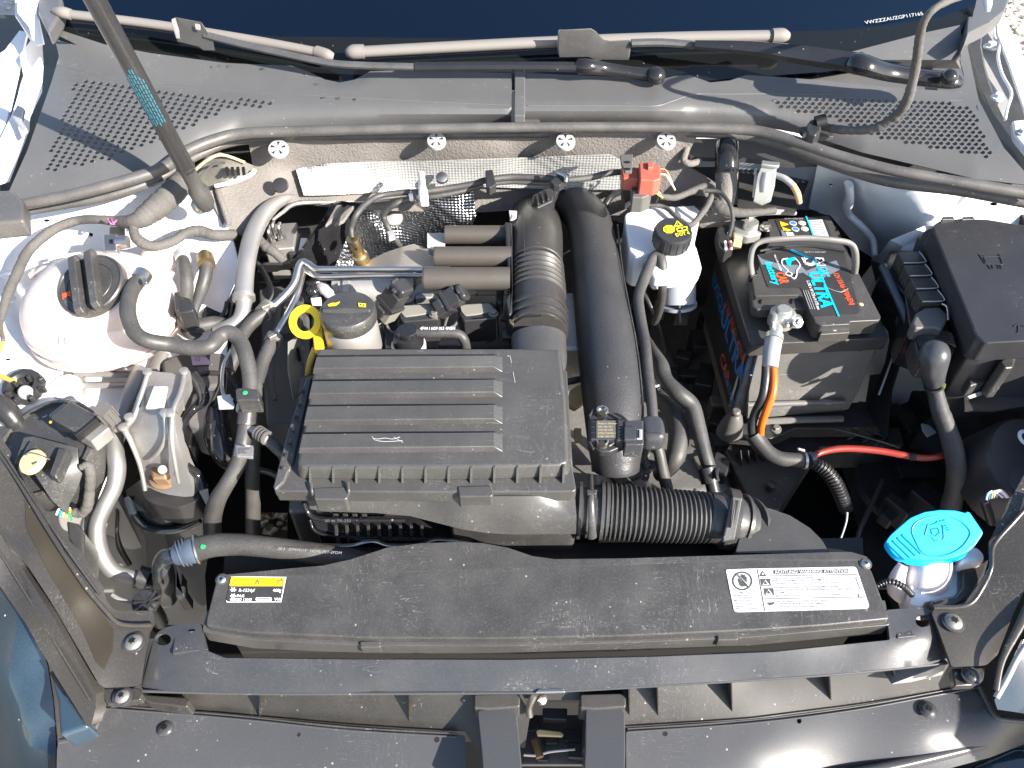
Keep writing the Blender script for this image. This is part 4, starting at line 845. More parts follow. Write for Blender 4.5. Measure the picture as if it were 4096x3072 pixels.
    # lower case and duct
    slab('lower_case', [(1200, 1500), (2240, 1480), (2270, 1880), (1160, 1880)], .85, .10, 'plastic', t, bevel=.003, grow=-.012)
    zd = rbf([(1230, 2000, .842), (1700, 2000, .845), (2300, 2000, .845), (1240, 2040, .828), (1500, 2050, .826), (1720, 2090, .826), (1850, 2080, .838), (2300, 2070, .843), (1980, 2135, .818), (2300, 2138, .815), (1600, 2070, .824), (2100, 2050, .848), (1800, 2120, .822)])
    sheet('inlet_duct', [(1225, 1985), (2300, 1985), (2306, 2060), (2304, 2136), (2050, 2138), (1950, 2132), (1850, 2118), (1750, 2092), (1640, 2064), (1500, 2052), (1300, 2046), (1240, 2036)], zd, 30, 'lid', t, sol=.004)
    slab('duct_underside', [(1800, 2095), (1990, 2125), (2300, 2125), (2310, 2060), (1800, 2040)], .80, .05, 'plastic', t, bevel=.004)
    lathe('mould_mark', [(.0048, 0), (.0048, .0004), (.0042, .0006), (.0040, .0003)], P(2035, 2012, .8455), 'lid', t, n=24)
    # intake throat joining the corrugated pipe
    tube('outlet_neck', [(2165, 1560, .865, 60), (2165, 1500, .872, 92), (2162, 1440, .873, 106), (2156, 1385, .872, 110), (2154, 1350, .871, 110)], 100, 'lid', t, n=32, flat=.55)
    # oil-stained resonance tray below
    k = thing('lower_tray', 'dark ribbed plastic tray below the air filter box front', 'ribbed tray', P(1600, 2100, .74))
    slab('tray_body', [(1230, 2050, 20), (1260, 2110, 30), (1420, 2160), (1800, 2165), (2250, 2175), (2250, 2060)], .765, .05, 'gloss', k, bevel=.003)
    tube('tray_rim', [(1215, 2010, .80, 9), (1232, 2050, .79, 10), (1270, 2075, .785, 10), (1400, 2080, .785, 9), (1620, 2082, .785, 8)], 9, 'gloss', k, n=10)
    tube('tray_rim', [(1240, 2080, .775, 6), (1270, 2130, .765, 6), (1400, 2148, .765, 6), (1800, 2155, .765, 6)], 6, 'gloss', k, n=8)
    text('00 46 TK-232', 1300, 2092, .792, 11, 'grey_print', k)
    for i in range(9):
        u = 1335+i*43; slab('tray_rib', [(u, 2098), (u+14, 2098), (u+17, 2140), (u+3, 2140)], .772, .02, 'plastic', k, bevel=.001)
    for i in range(4): slab('tray_slot', [(1330+i*38, 2052), (1352+i*38, 2052), (1356+i*38, 2068), (1333+i*38, 2068)], .782, .01, 'plastic', k, bevel=.001)
    tube('steel_strap', [(1270, 2180, .77), (1400, 2182, .77), (1460, 2168, .775), (1500, 2165, .776), (1560, 2182, .77), (1680, 2178, .772), (1740, 2158, .776), (1800, 2160, .776), (1900, 2172, .77)], 9, 'steel', None, label='wavy blue grey steel strap behind the radiator cover', cat='strap', flat=.5)
airbox()
# ================================================================ CORRUGATED DUCT AND SHROUD
def duct():
    t = thing('air_duct', 'ribbed black corrugated air duct with clamps at the right of the filter box', 'air duct', P(2650, 2060, .76))
    tube('bellows', [(2420, 2045, .80, 116), (2560, 2055, .80, 112), (2700, 2064, .798, 108), (2845, 2070, .795, 102)], 100, 'rubber', t, n=40, rib=(.0046, .0030), ang=20, sub=10)
    tube('cuff', [(2300, 2040, .80, 92), (2345, 2041, .80, 100), (2425, 2044, .80, 108)], 100, 'plastic', t, n=36)
    for u, rr in ((2312, 104), (2345, 100), (2400, 108), (2420, 104)):
        clamp((u, 2041, .80), (u+13, 2042, .80), rr, t, 'lid', 'cuff_ring')
    tube('strap', [(2362, 1900, .82, 10), (2362, 1930, .83, 11), (2364, 1975, .845, 11), (2366, 2040, .8385, 13), (2368, 2100, .825, 15), (2368, 2150, .805, 20)], 14, 'lid', t, n=8, flat=.5)
    slab('strap_buckle', [(2344, 1956), (2390, 1956), (2386, 1976), (2348, 1976)], .848, .008, 'plastic', t)
    tube('elbow', [(2840, 2068, .795, 102), (2880, 2075, .795, 104), (2920, 2082, .793, 102), (2968, 2094, .785, 100)], 100, 'plastic', t, n=36)
    tube('elbow_dark_end', [(2966, 2093, .785, 97), (2992, 2108, .768, 97), (3000, 2140, .73, 95)], 96, 'black', t, n=32)  # black stub in place of the shade the elbow runs into
    clamp((2950, 2088, .788), (2962, 2091, .787), 106, t, 'plastic', 'end_ring'); clamp((2970, 2094, .784), (2980, 2097, .781), 103, t, 'plastic', 'end_ring')
    for a, b, rr in (((2895, 2072, .794), (2935, 2080, .793), 112),):
        clamp(a, b, rr, t, 'plastic', 'band')
    wall('band_latch', [(2930, 1985, .84), (2972, 1990, .84), (2940, 2160, .81), (2890, 2165, .81)], (0, .002, -.006), 'lid', t, bevel=.0015)
    wall('latch_slot', [(2944, 2000, .842), (2955, 2002, .842), (2932, 2110, .822), (2924, 2112, .822)], (0, .001, -.002), 'black', t, bevel=0)
    s = thing('fan_shroud', 'smooth brown black fan shroud panel behind the cover, right of the duct', 'fan shroud', P(3100, 2150, .77))
    slab('shroud_top', [(3000, 2015, 10), (3080, 2032), (3160, 2060), (3240, 2110), (3290, 2160), (3312, 2200, 10), (3300, 2212), (2940, 2212), (2960, 2140)], .80, .05, 'lid', s, bevel=.003, r=14)
    slab('shroud_step', [(2990, 2198), (3315, 2190), (3322, 2214), (2950, 2226)], .795, .03, 'plastic_clean', s, bevel=.002)
    # radiator and fan body, coloured black for the shaded gap under the cover
    slab('radiator_core', [(900, 2200), (3450, 2150), (3470, 2440), (880, 2470)], .765, .35, 'black', s, bevel=0)
duct()
# ================================================================ CHARGE PIPE, INTAKE PIPE
def pipes():
    t = thing('charge_pipe', 'fat satin black charge air pipe running front to back', 'charge air pipe', P(2430, 1900, .78))
    tube('pipe_body', [(2215, 790, .80, 62), (2260, 800, .83, 70), (2310, 830, .845, 80), (2350, 880, .85, 88), (2370, 960, .85, 92), (2385, 1080, .85, 98), (2400, 1200, .848, 106), (2420, 1330, .846, 115), (2436, 1450, .842, 121), (2452, 1600, .835, 122), (2460, 1750, .822, 112), (2462, 1850, .806, 98), (2462, 1880, .80, 92)], 100, 'pipe_satin', t, n=48, sub=8)
    tube('mould_seam', [(2470, 900, .868), (2490, 1080, .868), (2512, 1200, .865), (2538, 1330, .862), (2560, 1480, .858), (2572, 1620, .85)], 3.5, 'plastic', t, n=6)
    tube('mouth', [(2462, 1800, .80, 100), (2462, 1886, .785, 96)], 96, 'black', t, n=32)
    c = thing('pipe_bracket', 'black plastic holder clip at the back end of the fat pipe', 'holder clip', P(2190, 800, .85))
    slab('holder_body', [(2130, 780), (2200, 740), (2225, 745), (2215, 800), (2150, 830), (2125, 812)], .885, .03, 'plastic_clean', c, bevel=.003)
    slab('holder_step', [(2140, 825), (2205, 800), (2215, 825), (2160, 850)], .872, .02, 'plastic_clean', c, bevel=.002)
    for i in range(3): slab('holder_rib', [(2143+i*20, 778-i*9), (2150+i*20, 775-i*9), (2158+i*20, 812-i*9), (2150+i*20, 815-i*9)], .889, .006, 'plastic_clean', c, bevel=.0008)
    slab('holder_leg', [(2212, 700), (2240, 690), (2238, 750), (2218, 790), (2210, 770)], .885, .012, 'plastic_clean', c, bevel=.0015)
    # intake pipe with folds
    k = thing('intake_pipe', 'ribbed black intake pipe leaving the back of the filter box', 'intake pipe', P(2150, 1350, .82))
    tube('pipe_body', [(2140, 900, .74, 96), (2140, 882, .80, 102), (2142, 912, .838, 106), (2142, 960, .855, 109), (2142, 1040, .860, 109), (2144, 1080, .860, 110)], 100, 'intake', k, n=40, sub=8)
    tube('folds', [(2144, 1076, .860, 112), (2146, 1120, .861, 114), (2148, 1160, .861, 116), (2149, 1205, .861, 117)], 110, 'intake', k, n=40, rib=(.0088, .0045), sub=12, ang=50)
    tube('pipe_end', [(2149, 1202, .861, 113), (2150, 1250, .861, 116), (2151, 1275, .861, 117), (2152, 1330, .860, 117), (2153, 1345, .860, 116)], 110, 'intake', k, n=40)
    for v in (1262, 1292, 1322): clamp((2150, v, .861), (2150.4, v+12, .861), 113, k, 'intake', 'hose_band')
    flat('band_slot', [(2090, 1268), (2165, 1262), (2165, 1268), (2092, 1274)], .902, 'black', k)
    slab('band_tongue', [(2036, 1275), (2050, 1278), (2057, 1292), (2052, 1300), (2040, 1292)], .88, .004, 'brass', k, bevel=.0005)
    tube('pipe_seam', [(2092, 850, .890), (2097, 960, .8955), (2100, 1070, .897)], 1.6, 'plastic_clean', k, n=5)
mat('pipe_satin', (.026, .026, .028), .40, dust=.14, bump=.35, bs=420, speck=.35, dscale=16)
mat('intake', (.030, .028, .027), .30, dust=.14, bump=.02, speck=.3)
pipes()
# ================================================================ PRESSURE SENSOR
def sensor():
    z = .878
    t = thing('pressure_sensor', 'small black pressure sensor with connector on top of the fat pipe', 'pressure sensor', P(2420, 1720, .86))
    slab('mount_ear', [(2355, 1665, 8), (2395, 1632, 14), (2425, 1632, 14), (2480, 1668), (2490, 1676), (2500, 1780), (2440, 1806), (2400, 1806, 12), (2356, 1770)], z-.004, .008, 'plastic_clean', t, bevel=.0015, r=8)
    for v in (1655, 1778):
        lathe('bushing', [(.0058, 0), (.0058, .006), (.0050, .0065), (.0042, .0065), (.0036, .003)], P(2408, v, z-.003), 'steel', t, n=24)
        lathe('bushing_hole', [(.0034, 0), (.0034, .0012)], P(2408, v, z+.0025), 'mud', t, n=16)
        tube('ear_rib', [(2358, v+(10 if v < 1700 else -10), z-.001, 5), (2408-34, v-(18 if v < 1700 else -18), z-.001, 5)], 4, 'plastic', t, n=6)
        tube('ear_rib', [(2435, v-(6 if v < 1700 else -6), z-.001, 5), (2480, v+(20 if v < 1700 else -20), z-.001, 5)], 4, 'plastic', t, n=6)
    slab('sensor_body', [(2362, 1680, 6), (2485, 1680, 4), (2485, 1758, 4), (2362, 1758, 6)], z+.004, .012, 'plastic_clean', t, bevel=.0012)
    flat('data_plate', [(2386, 1684), (2462, 1684), (2462, 1754), (2386, 1754)], z+.004, 'sensor_plate', t, lift=.0004)
    for i, s in enumerate(('0 281 002 977', 'OM01722030-1', 'VW-NR CP0', '03C 906 051', 'Made in Germany')):
        text(s, 2456, 1740-i*12.5, z+.0046, 6.5, 'cream', t, du=-1, dv=0, lift=.0005) if False else text(s, 2392, 1750-i*13, z+.0046, 6, 'cream', t, lift=.0005)
    for i in range(3): slab('grille_slot', [(2366, 1688+i*23), (2380, 1688+i*23), (2380, 1704+i*23), (2366, 1704+i*23)], z+.0045, .003, 'black', t, bevel=0)
    slab('collar', [(2466, 1678), (2496, 1676), (2498, 1762), (2466, 1760)], z+.0055, .014, 'plastic_clean', t, bevel=.001)
    for i in range(6): slab('collar_tooth', [(2474, 1683+i*13), (2486, 1683+i*13), (2486, 1691+i*13), (2474, 1691+i*13)], z+.0063, .002, 'dark', t, bevel=0)
    slab('plug', [(2497, 1680, 5), (2575, 1678, 5), (2576, 1778, 5), (2499, 1778, 5)], z+.007, .020, 'plastic_satin', t, bevel=.0018)
    slab('plug_ridge', [(2497, 1704, 4), (2545, 1704, 4), (2545, 1758, 4), (2497, 1758, 4)], z+.0095, .006, 'plastic_satin', t, bevel=.001)
    slab('plug_lock', [(2546, 1715), (2570, 1715), (2570, 1755), (2546, 1755)], z+.0085, .006, 'grey_plastic', t, bevel=.0008)
    slab('plug_slot', [(2551, 1719), (2558, 1719), (2558, 1751), (2551, 1751)], z+.0089, .005, 'black', t, bevel=0)
    blob('boot', P(2608, 1732, z-.006), (.0115, .0150, .0125), 'plastic_satin', t, e=.55)
    wall('boot_line', [(2578, 1729, z+.0068), (2640, 1729, z+.0066), (2640, 1732, z+.006), (2578, 1732, z+.006)], (0, 0, -.002), 'black', t, bevel=0)
mat('sensor_plate', (.16, .15, .13), .35, metal=.4)
sensor()
# ================================================================ HOSES RIGHT OF THE PIPE
def hoses_mid():
    T = lambda nm, L, r, m, lab, cat='hose', **k: tube(nm, L, r, m, None, label=lab, cat=cat, **k)
    T('vacuum_hose', [(2618, 1290, .76, 16), (2640, 1230, .80, 17), (2650, 1150, .845, 18), (2650, 1065, .868, 20), (2636, 1022, .875, 21), (2612, 1035, .872, 22), (2585, 1095, .868, 23), (2555, 1180, .866, 22), (2558, 1250, .864, 22), (2580, 1370, .86, 22), (2590, 1480, .856, 23), (2605, 1600, .85, 22), (2612, 1690, .845, 21)], 20, 'rubber', 'thin rubber hose arching in front of the brake fluid tank', sub=8, rib=None)
    T('coolant_hose', [(2560, 1330, .70, 26), (2600, 1400, .78, 30), (2640, 1460, .80, 33), (2660, 1520, .80, 33), (2710, 1570, .80, 33), (2765, 1620, .79, 33), (2790, 1700, .78, 32), (2810, 1780, .77, 30), (2830, 1850, .76, 28), (2850, 1900, .75, 26)], 30, 'rubber', 'brown black coolant hose bending past the battery side with a dark quick coupling', sub=8)
    T('coolant_hose', [(2600, 1540, .74, 30), (2640, 1590, .76, 36), (2690, 1640, .765, 42), (2715, 1710, .765, 44), (2710, 1790, .76, 42), (2690, 1850, .75, 38), (2640, 1900, .72, 32)], 40, 'rubber', 'thickest of the hoses right of the fat pipe, curving in a half loop', sub=8)
    T('coolant_hose', [(2600, 1770, .80, 17), (2630, 1790, .80, 22), (2650, 1880, .78, 24), (2670, 1960, .76, 24)], 24, 'rubber', 'short straight hose below the pressure sensor connector')
    c = thing('quick_coupling', 'black quick coupling at the lower end of the long coolant hose', 'coupling', P(2850, 1880, .75))
    clamp((2826, 1870, .762), (2842, 1930, .752), 34, c, 'plastic_clean', 'coupling_body')
    clamp((2846, 1930, .752), (2860, 1990, .742), 24, c, 'plastic_clean', 'coupling_tail')
    slab('coupling_tab', [(2858, 1880), (2872, 1866), (2880, 1870), (2872, 1910), (2862, 1906)], .77, .006, 'plastic_clean', c)
    T('wire_loom', [(2590, 1780, .79, 10), (2580, 1830, .78, 11), (2590, 1880, .77, 12), (2580, 1920, .76, 12)], 11, 'loom', 'frayed cloth wire hanging just below the pressure sensor', 'wire', wob=.3, sub=10)
    T('clip_wire', [(2608, 1520, .80, 5), (2620, 1545, .80, 5), (2640, 1540, .80, 5), (2632, 1560, .795, 5)], 5, 'grey_light', 'tiny pale wire clip beside the hoses', 'clip')
    # lower dark hoses behind reservoir
    T('fuel_hose', [(2520, 800, .84, 14), (2525, 860, .85, 15), (2535, 920, .845, 15), (2550, 1000, .83, 15), (2580, 1060, .81, 15), (2600, 1140, .77, 15)], 15, 'rubber_clean', 'thin glossy black hose crossing the back of the brake fluid tank', sub=8)
hoses_mid()
def textw(s, o, X, Y, h, m, par, bold=0, sx=1, name='lettering', ext=.0003):
    X = Vector(X).normalized(); Y = Vector(Y); Y = (Y - X*Y.dot(X)).normalized(); n = X.cross(Y)
    cu = bpy.data.curves.new('t', 'FONT'); cu.body = s; cu.size = 1; cu.resolution_u = 2; cu.offset = bold
    ob = bpy.data.objects.new('t', cu); COL.objects.link(ob); dg = bpy.context.evaluated_depsgraph_get(); me = bpy.data.meshes.new_from_object(ob.evaluated_get(dg))
    V = [Vector(o)+n*ext+X*(w.co.x*h/.7*sx)+Y*(w.co.y*h/.7) for w in me.vertices]; Fc = [list(q.vertices) for q in me.polygons]
    bpy.data.objects.remove(ob); bpy.data.curves.remove(cu); bpy.data.meshes.remove(me)
    return mk(name, V, Fc, m, par)
# ================================================================ COOLANT TANK
def tank():
    c = P(412, 1242, .868)
    t = thing('expansion_tank', 'round white coolant expansion tank with black screw cap', 'coolant tank', c-Vector((0, 0, .06)))
    blob('tank_body', c, (.0820, .076, .058), 'tank', t, e=.93, n=64, k2=40)
    V = []; 
    for k, dz in ((0, -.004), (1, -.018)):
        pts = [c+Vector((.0835*math.cos(a), .0775*math.sin(a), dz)) for a in [2*math.pi*i/48 for i in range(49)]]
        path = [[*p, .0022] for p in pts]; v, f = sweep(path, 8, cap=False); mk('moulded_seam', v, f, 'tank', t, ang=170)
    ca = P(366, 1142, .926); ax = Vector((-.16, -.36, .92)).normalized()
    lathe('filler_neck', [(.050, -.03), (.0455, -.010), (.040, -.006)], ca, 'tank', t, axis=ax, n=40)
    k = lathe('screw_cap', [(.0355, -.010), (.0372, -.006), (.0372, .0025), (.0360, .004), (.0350, .0042), (.0342, .003), (.026, .0032), (.0255, .0022), (.0245, .0032), (.001, .0034)], ca, 'plastic', t, axis=ax, n=56, sy=.95)
    x, y, a = bas(ax); yy = (y*.94-x*.33).normalized(); xx = yy.cross(a)
    for s in (-.0095, .0085):
        V = []
        for dx in (-.0042, .0042):
            for (dy, dz) in ((-.037, .002), (-.038, .010), (-.034, .015), (.032, .015), (.0375, .010), (.037, .002)):
                V.append(ca + xx*(s+dx) + yy*(dy-.002*0) + a*dz)
        mk('cap_grip', V, [list(range(6)), list(range(11, 5, -1))]+[[i, (i+1) % 6, 6+(i+1) % 6, 6+i] for i in range(6)], 'plastic', k, bevel=.0014)
    for i in range(4):
        th = i*1.57+.3
    zc = (ca.z+.0045, 0, 0); pc = ca + a*.0036 - xx*.026 - yy*.004
    for dx, dy, w2, h2 in ((0, 0, .0045, .0008), (0, .0035, .004, .0008), (-.004, .0012, .0008, .0035), (.004, .0012, .0008, .0035), (0, .0016, .0022, .0010)):
        q = pc+xx*dx+yy*dy
        mk('warning_mark', [q+xx*w2*sx+yy*h2*sy+a*h for h in (0, .0004) for sx, sy in ((-1, -1), (1, -1), (1, 1), (-1, 1))], [[0, 1, 2, 3], [7, 6, 5, 4], [0, 1, 5, 4], [1, 2, 6, 5], [2, 3, 7, 6], [3, 0, 4, 7]], 'red_print', k)
    tube('fill_nozzle', [(150, 1110, .888, 24), (185, 1090, .895, 28), (240, 1090, .895, 30)], 26, 'tank', t, n=18)
    clamp((142, 1118, .886), (158, 1108, .888), 32, t, 'tank', 'nozzle_rim')
    lathe('hose_stub', [(.013, -.01), (.011, .012), (.0095, .016)], P(556, 1118, .905), 'tank', t, axis=(.2, .2, 1))
    # embossed manual symbol and dots
    for L in ([(236, 1346), (290, 1348), (296, 1378), (240, 1374), (236, 1346)], [(262, 1350), (266, 1376)], [(246, 1356), (256, 1357)], [(248, 1366), (258, 1366)]):
        pts = []
        for u, v in L:
            d = ray(u, v); o = Vector((0, 0, CAMZ)); A = Vector((d.x/.082, d.y/.076, d.z/.058)); B = Vector(((o-c).x/.082, (o-c).y/.076, (o-c).z/.058))
            aa, bb, cc = A.dot(A), 2*A.dot(B), B.dot(B)-1; disc = bb*bb-4*aa*cc
            if disc > 0: tt = (-bb-math.sqrt(disc))/2/aa; pts.append([*(o+d*(tt-.0045)), .0006])
        if len(pts) > 1: v, f = sweep(pts, 5); mk('embossed_line', v, f, 'primer', t)
    blob('mount_lug', P(632, 1040, .885), (.021, .019, .016), 'tank', t)
    b = thing('tank_clip', 'shiny steel clip holding the back of the white coolant tank', 'steel clip', P(465, 975, .90))
    slab('clip_plate', [(414, 938), (466, 934), (466, 1000), (416, 1000)], .925, .010, 'steel', b, bevel=.001)
    tube('clip_roll', [(468, 968, .925, 24), (512, 966, .925, 24)], 24, 'steel', b, n=20)
    slab('clip_stem', [(436, 905), (500, 905), (500, 960), (436, 960)], .912, .006, 'steel', b, bevel=.001)
    slab('clip_window', [(436, 958), (450, 957), (451, 972), (437, 973)], .9256, .004, 'black', b, bevel=0)
tank()
# ================================================================ LEFT LOOMS AND HOSES
def left_side():
    H = lambda nm, L, r, m, lab, cat='hose', **k: tube(nm, L, r, m, None, label=lab, cat=cat, **k)
    H('wiring_loom', [(735, 700, .93, 40), (715, 745, .935, 46), (660, 800, .935, 48), (600, 850, .93, 44), (540, 885, .925, 32), (470, 885, .92, 22), (400, 878, .92, 18), (320, 880, .915, 18), (240, 905, .915, 19), (170, 950, .91, 20), (110, 1010, .905, 20), (70, 1090, .90, 20), (30, 1180, .895, 19), (8, 1260, .89, 14), (0, 1310, .89, 10), (14, 1360, .89, 8)], 20, 'loom', 'thick cloth taped loom snaking behind the white coolant tank to the left edge', 'wiring loom', wob=.05, sub=12)
    H('wiring_loom', [(536, 880, .925, 18), (536, 930, .918, 20), (560, 965, .912, 22), (620, 985, .905, 20), (690, 965, .90, 19), (750, 930, .90, 20), (800, 925, .895, 24), (860, 940, .89, 22), (940, 940, .88, 22)], 20, 'loom', 'cloth taped branch loom curving between coolant tank and gas strut foot', 'wiring loom', wob=.06, sub=12)
    for i, c in enumerate(('pink', 'black', 'pink')):
        tube('bare_wire', [(430+i*8, 874+i*3, .934), (442+i*6, 892, .936), (456+i*5, 897-i*8, .932)], 3, c, None, n=6, label='tiny bared %s wire strand on the taped loom, strand %s' % (('pink', 'upper'), ('black', 'middle'), ('pink', 'lower'))[i], cat='wire')
    H('tank_hose', [(556, 1098, .915, 30), (550, 1125, .922, 31), (525, 1165, .925, 31), (512, 1220, .925, 31), (515, 1270, .925, 31), (540, 1330, .92, 31), (590, 1362, .915, 31), (680, 1378, .905, 31), (770, 1392, .90, 31), (840, 1385, .90, 31), (880, 1345, .90, 31), (920, 1332, .90, 31), (960, 1365, .895, 31), (985, 1430, .89, 31), (1000, 1510, .88, 31), (998, 1600, .87, 31), (985, 1690, .86, 31), (970, 1780, .85, 31), (950, 1860, .835, 31), (905, 1940, .82, 31), (870, 2000, .80, 34), (850, 2070, .77, 36), (850, 2130, .75, 36)], 31, 'rubber', 'long grey black hose from the top of the coolant tank down to the bottom left', sub=8, n=18)
    t = thing('hose_clamp', 'shiny spring clamp on the hose end at the coolant tank', 'hose clamp', P(556, 1110, .93))
    clamp((570, 1100, .921), (552, 1128, .922), 35, t); slab('clamp_ear', [(570, 1110), (588, 1114), (586, 1130), (566, 1126)], .936, .004, 'steel', t)
    H('heater_hose', [(722, 1008, .885, 19), (735, 1050, .89, 24), (745, 1100, .885, 25), (748, 1160, .875, 26), (740, 1200, .87, 26)], 24, 'rubber', 'left one of two short hoses right of the coolant tank')
    H('heater_hose', [(818, 1015, .88, 20), (826, 1045, .882, 26), (822, 1100, .875, 26), (805, 1160, .865, 24), (785, 1220, .86, 18), (775, 1260, .855, 14)], 24, 'rubber', 'right one of two short hoses right of the coolant tank, with brown stained clamp')
    H('heater_hose', [(725, 1235, .862, 26), (728, 1262, .862, 29), (752, 1295, .86, 30), (800, 1302, .857, 30), (860, 1292, .855, 28), (910, 1305, .85, 26), (935, 1330, .845, 22)], 28, 'rubber', 'curved short hose below the plug between coolant tank and metal pipe')
    H('lower_hose', [(740, 1300, .82, 28), (780, 1340, .81, 30), (850, 1345, .805, 28), (900, 1330, .80, 24)], 28, 'rubber', 'shaded hose tucked under the curved short hose')
    for (a, b, r, lab, m) in (((727, 1018, .887), (733, 1040, .889), 27, 'pale clip ring on the left short hose', 'grey_light'), ((820, 1030, .882), (826, 1060, .883), 31, 'brown stained clamp ring on the right short hose', 'brass'), ((725, 1246, .862), (727, 1254, .862), 32, 'pale ring under the dark plug', 'cream')):
        tt = thing('hose_ring', lab, 'clamp ring', P(*a)); clamp(a, b, r, tt, m, 'ring_band')
    q = thing('hose_coupling', 'dark square plug coupling on the left short hose', 'coupling', P(730, 1200, .87))
    slab('coupling_block', [(702, 1180), (722, 1176), (724, 1200), (768, 1200), (775, 1240), (745, 1248), (715, 1250), (700, 1230)], .886, .03, 'plastic_clean', q, bevel=.002)
    slab('coupling_clip', [(695, 1168), (710, 1166), (716, 1240), (700, 1244)], .89, .01, 'plastic_clean', q, bevel=.001)
    # big aluminium pipe
    p = thing('coolant_pipe', 'thick bright aluminium pipe bending down right of the coolant tank', 'metal pipe', P(980, 1200, .85))
    tube('pipe', [(1300, 778, .865, 8), (1200, 786, .87, 12), (1130, 800, .88, 22), (1075, 835, .885, 30), (1035, 890, .885, 34), (1005, 960, .885, 35), (988, 1040, .885, 35), (978, 1120, .88, 36), (975, 1190, .875, 37)], 34, 'alu', p, n=24)
    tube('lower_pipe', [(976, 1195, .87, 31), (974, 1240, .865, 31), (955, 1285, .86, 31), (910, 1312, .855, 31), (870, 1320, .85, 28)], 31, 'alu', p, n=24)
    clamp((975, 1182, .875), (976, 1200, .873), 40, p, 'alu', 'flare_ring')
    tube('thin_pipe', [(1090, 880, .87, 7), (1130, 850, .875, 8), (1185, 815, .875, 9), (1320, 808, .865, 9), (1480, 808, .855, 9), (1560, 800, .855, 7)], 8, 'pipe_grey', p, n=10)
    # twin steel pipes
    w2 = thing('twin_steel_pipes', 'pair of bright bent steel coolant pipes running over the engine', 'steel pipes', P(1300, 1080, .87))
    tube('steel_pipe', [(1800, 1077, .884, 11), (1600, 1077, .885, 12), (1400, 1077, .886, 13), (1290, 1077, .887, 13), (1262, 1074, .887, 13), (1232, 1054, .888, 13), (1212, 1047, .888, 14), (1197, 1062, .887, 15), (1185, 1105, .882, 15), (1172, 1140, .878, 15), (1140, 1180, .873, 16), (1085, 1232, .868, 18)], 14, 'steel', w2, n=16)
    tube('steel_pipe', [(1720, 1102, .870, 10), (1500, 1103, .872, 11), (1320, 1108, .874, 12), (1270, 1106, .875, 13), (1240, 1090, .876, 13), (1222, 1078, .876, 13), (1210, 1100, .873, 13), (1190, 1170, .868, 14), (1160, 1240, .863, 14), (1125, 1300, .858, 15), (1098, 1348, .855, 15)], 13, 'steel', w2, n=16)
    H('steel_pipe_hose', [(1080, 1238, .868, 27), (1030, 1272, .866, 27), (990, 1310, .864, 27), (960, 1360, .862, 26), (940, 1430, .855, 24), (920, 1480, .85, 22)], 26, 'rubber', 'ribbed rubber hose on the upper steel pipe end, crossing under the long hose')
    H('steel_pipe_hose', [(1095, 1352, .856, 28), (1072, 1400, .855, 28), (1045, 1470, .85, 28), (1025, 1550, .845, 28), (1015, 1640, .835, 28), (1018, 1720, .825, 28)], 28, 'rubber', 'rubber hose on the lower steel pipe end, going down beside the filter box')
    for a, b, lab in (((1078, 1222, .868), (1050, 1256, .867), 'dark band clamp at the upper steel pipe end'), ((1100, 1345, .856), (1088, 1372, .855), 'dark band clamp at the lower steel pipe end')):
        tt = thing('band_clamp', lab, 'hose clamp', P(*a)); clamp(a, b, 31, tt, 'steel_dirty', 'band'); 
        m2 = (P(*a)+P(*b))/2+Vector((.002, -.004, .009)); boxw('clamp_screw', m2, (.010, .006, .005), 'steel_dirty', tt, rz=40)
    # black and bright loop hose left of engine
    H('loop_hose', [(900, 1480, .84, 10), (890, 1560, .835, 22), (868, 1650, .83, 42), (870, 1740, .82, 52), (900, 1820, .805, 46), (940, 1870, .79, 30)], 40, 'gloss', 'fat shiny black curved hose beside the engine mount', n=20)
    H('thin_tube', [(925, 1400, .86, 7), (895, 1460, .862, 8), (888, 1540, .86, 8), (900, 1590, .855, 8), (930, 1600, .85, 8)], 8, 'steel', 'thin bright tube looping just left of the long hose', n=10)
    H('drop_hose', [(1020, 1710, .83, 26), (1015, 1800, .80, 28), (1010, 1900, .77, 29), (1012, 1990, .74, 30), (1012, 2080, .71, 30), (1015, 2170, .68, 30)], 28, 'rubber', 'straight hose dropping left of the filter box front corner')
    q = thing('hose_clip', 'grey black plastic clip joining the two hoses, with green dot', 'hose clip', P(980, 1560, .89))
    slab('clip_body', [(940, 1552, 6), (978, 1548), (1035, 1556, 6), (1038, 1600), (1000, 1598), (945, 1602)], .893, .02, 'plastic', q, bevel=.002)
    clamp((990, 1650, .867), (984, 1700, .86), 33, q, 'plastic', 'clip_sleeve'); clamp((986, 1625, .87), (984, 1640, .87), 35, q, 'grey_plastic', 'clip_ring')
    lathe('dot', [(.0025, 0), (.0022, .0004)], P(980, 1571, .894), 'green', q, n=12)
    slab('label_tag', [(868, 1584), (920, 1576), (938, 1620), (930, 1632), (875, 1634)], .875, .002, 'grey_light', q, bevel=.0004)
    q = thing('spring_clamp', 'pale square spring clamp on the long hose left of the filter box', 'hose clamp', P(976, 1800, .86))
    clamp((978, 1780, .85), (973, 1826, .843), 34, q, 'cast', 'band')
    slab('clamp_frame', [(944, 1780), (1012, 1785), (1010, 1828), (946, 1824)], .866, .004, 'cast', q, bevel=.0008)
    slab('clamp_window', [(954, 1790), (1000, 1793), (998, 1800), (980, 1802), (990, 1815), (952, 1816)], .8668, .004, 'engine_metal', q, bevel=.0004)
    q = thing('tee_fitting', 'grey plastic tee fitting with ribbed nut and short side hose', 'tee fitting', P(1040, 1740, .86))
    tube('tee_branch', [(985, 1710, .86, 14), (1020, 1722, .86, 16), (1050, 1745, .86, 24), (1070, 1755, .858, 24)], 20, 'grey_plastic', q, n=14)
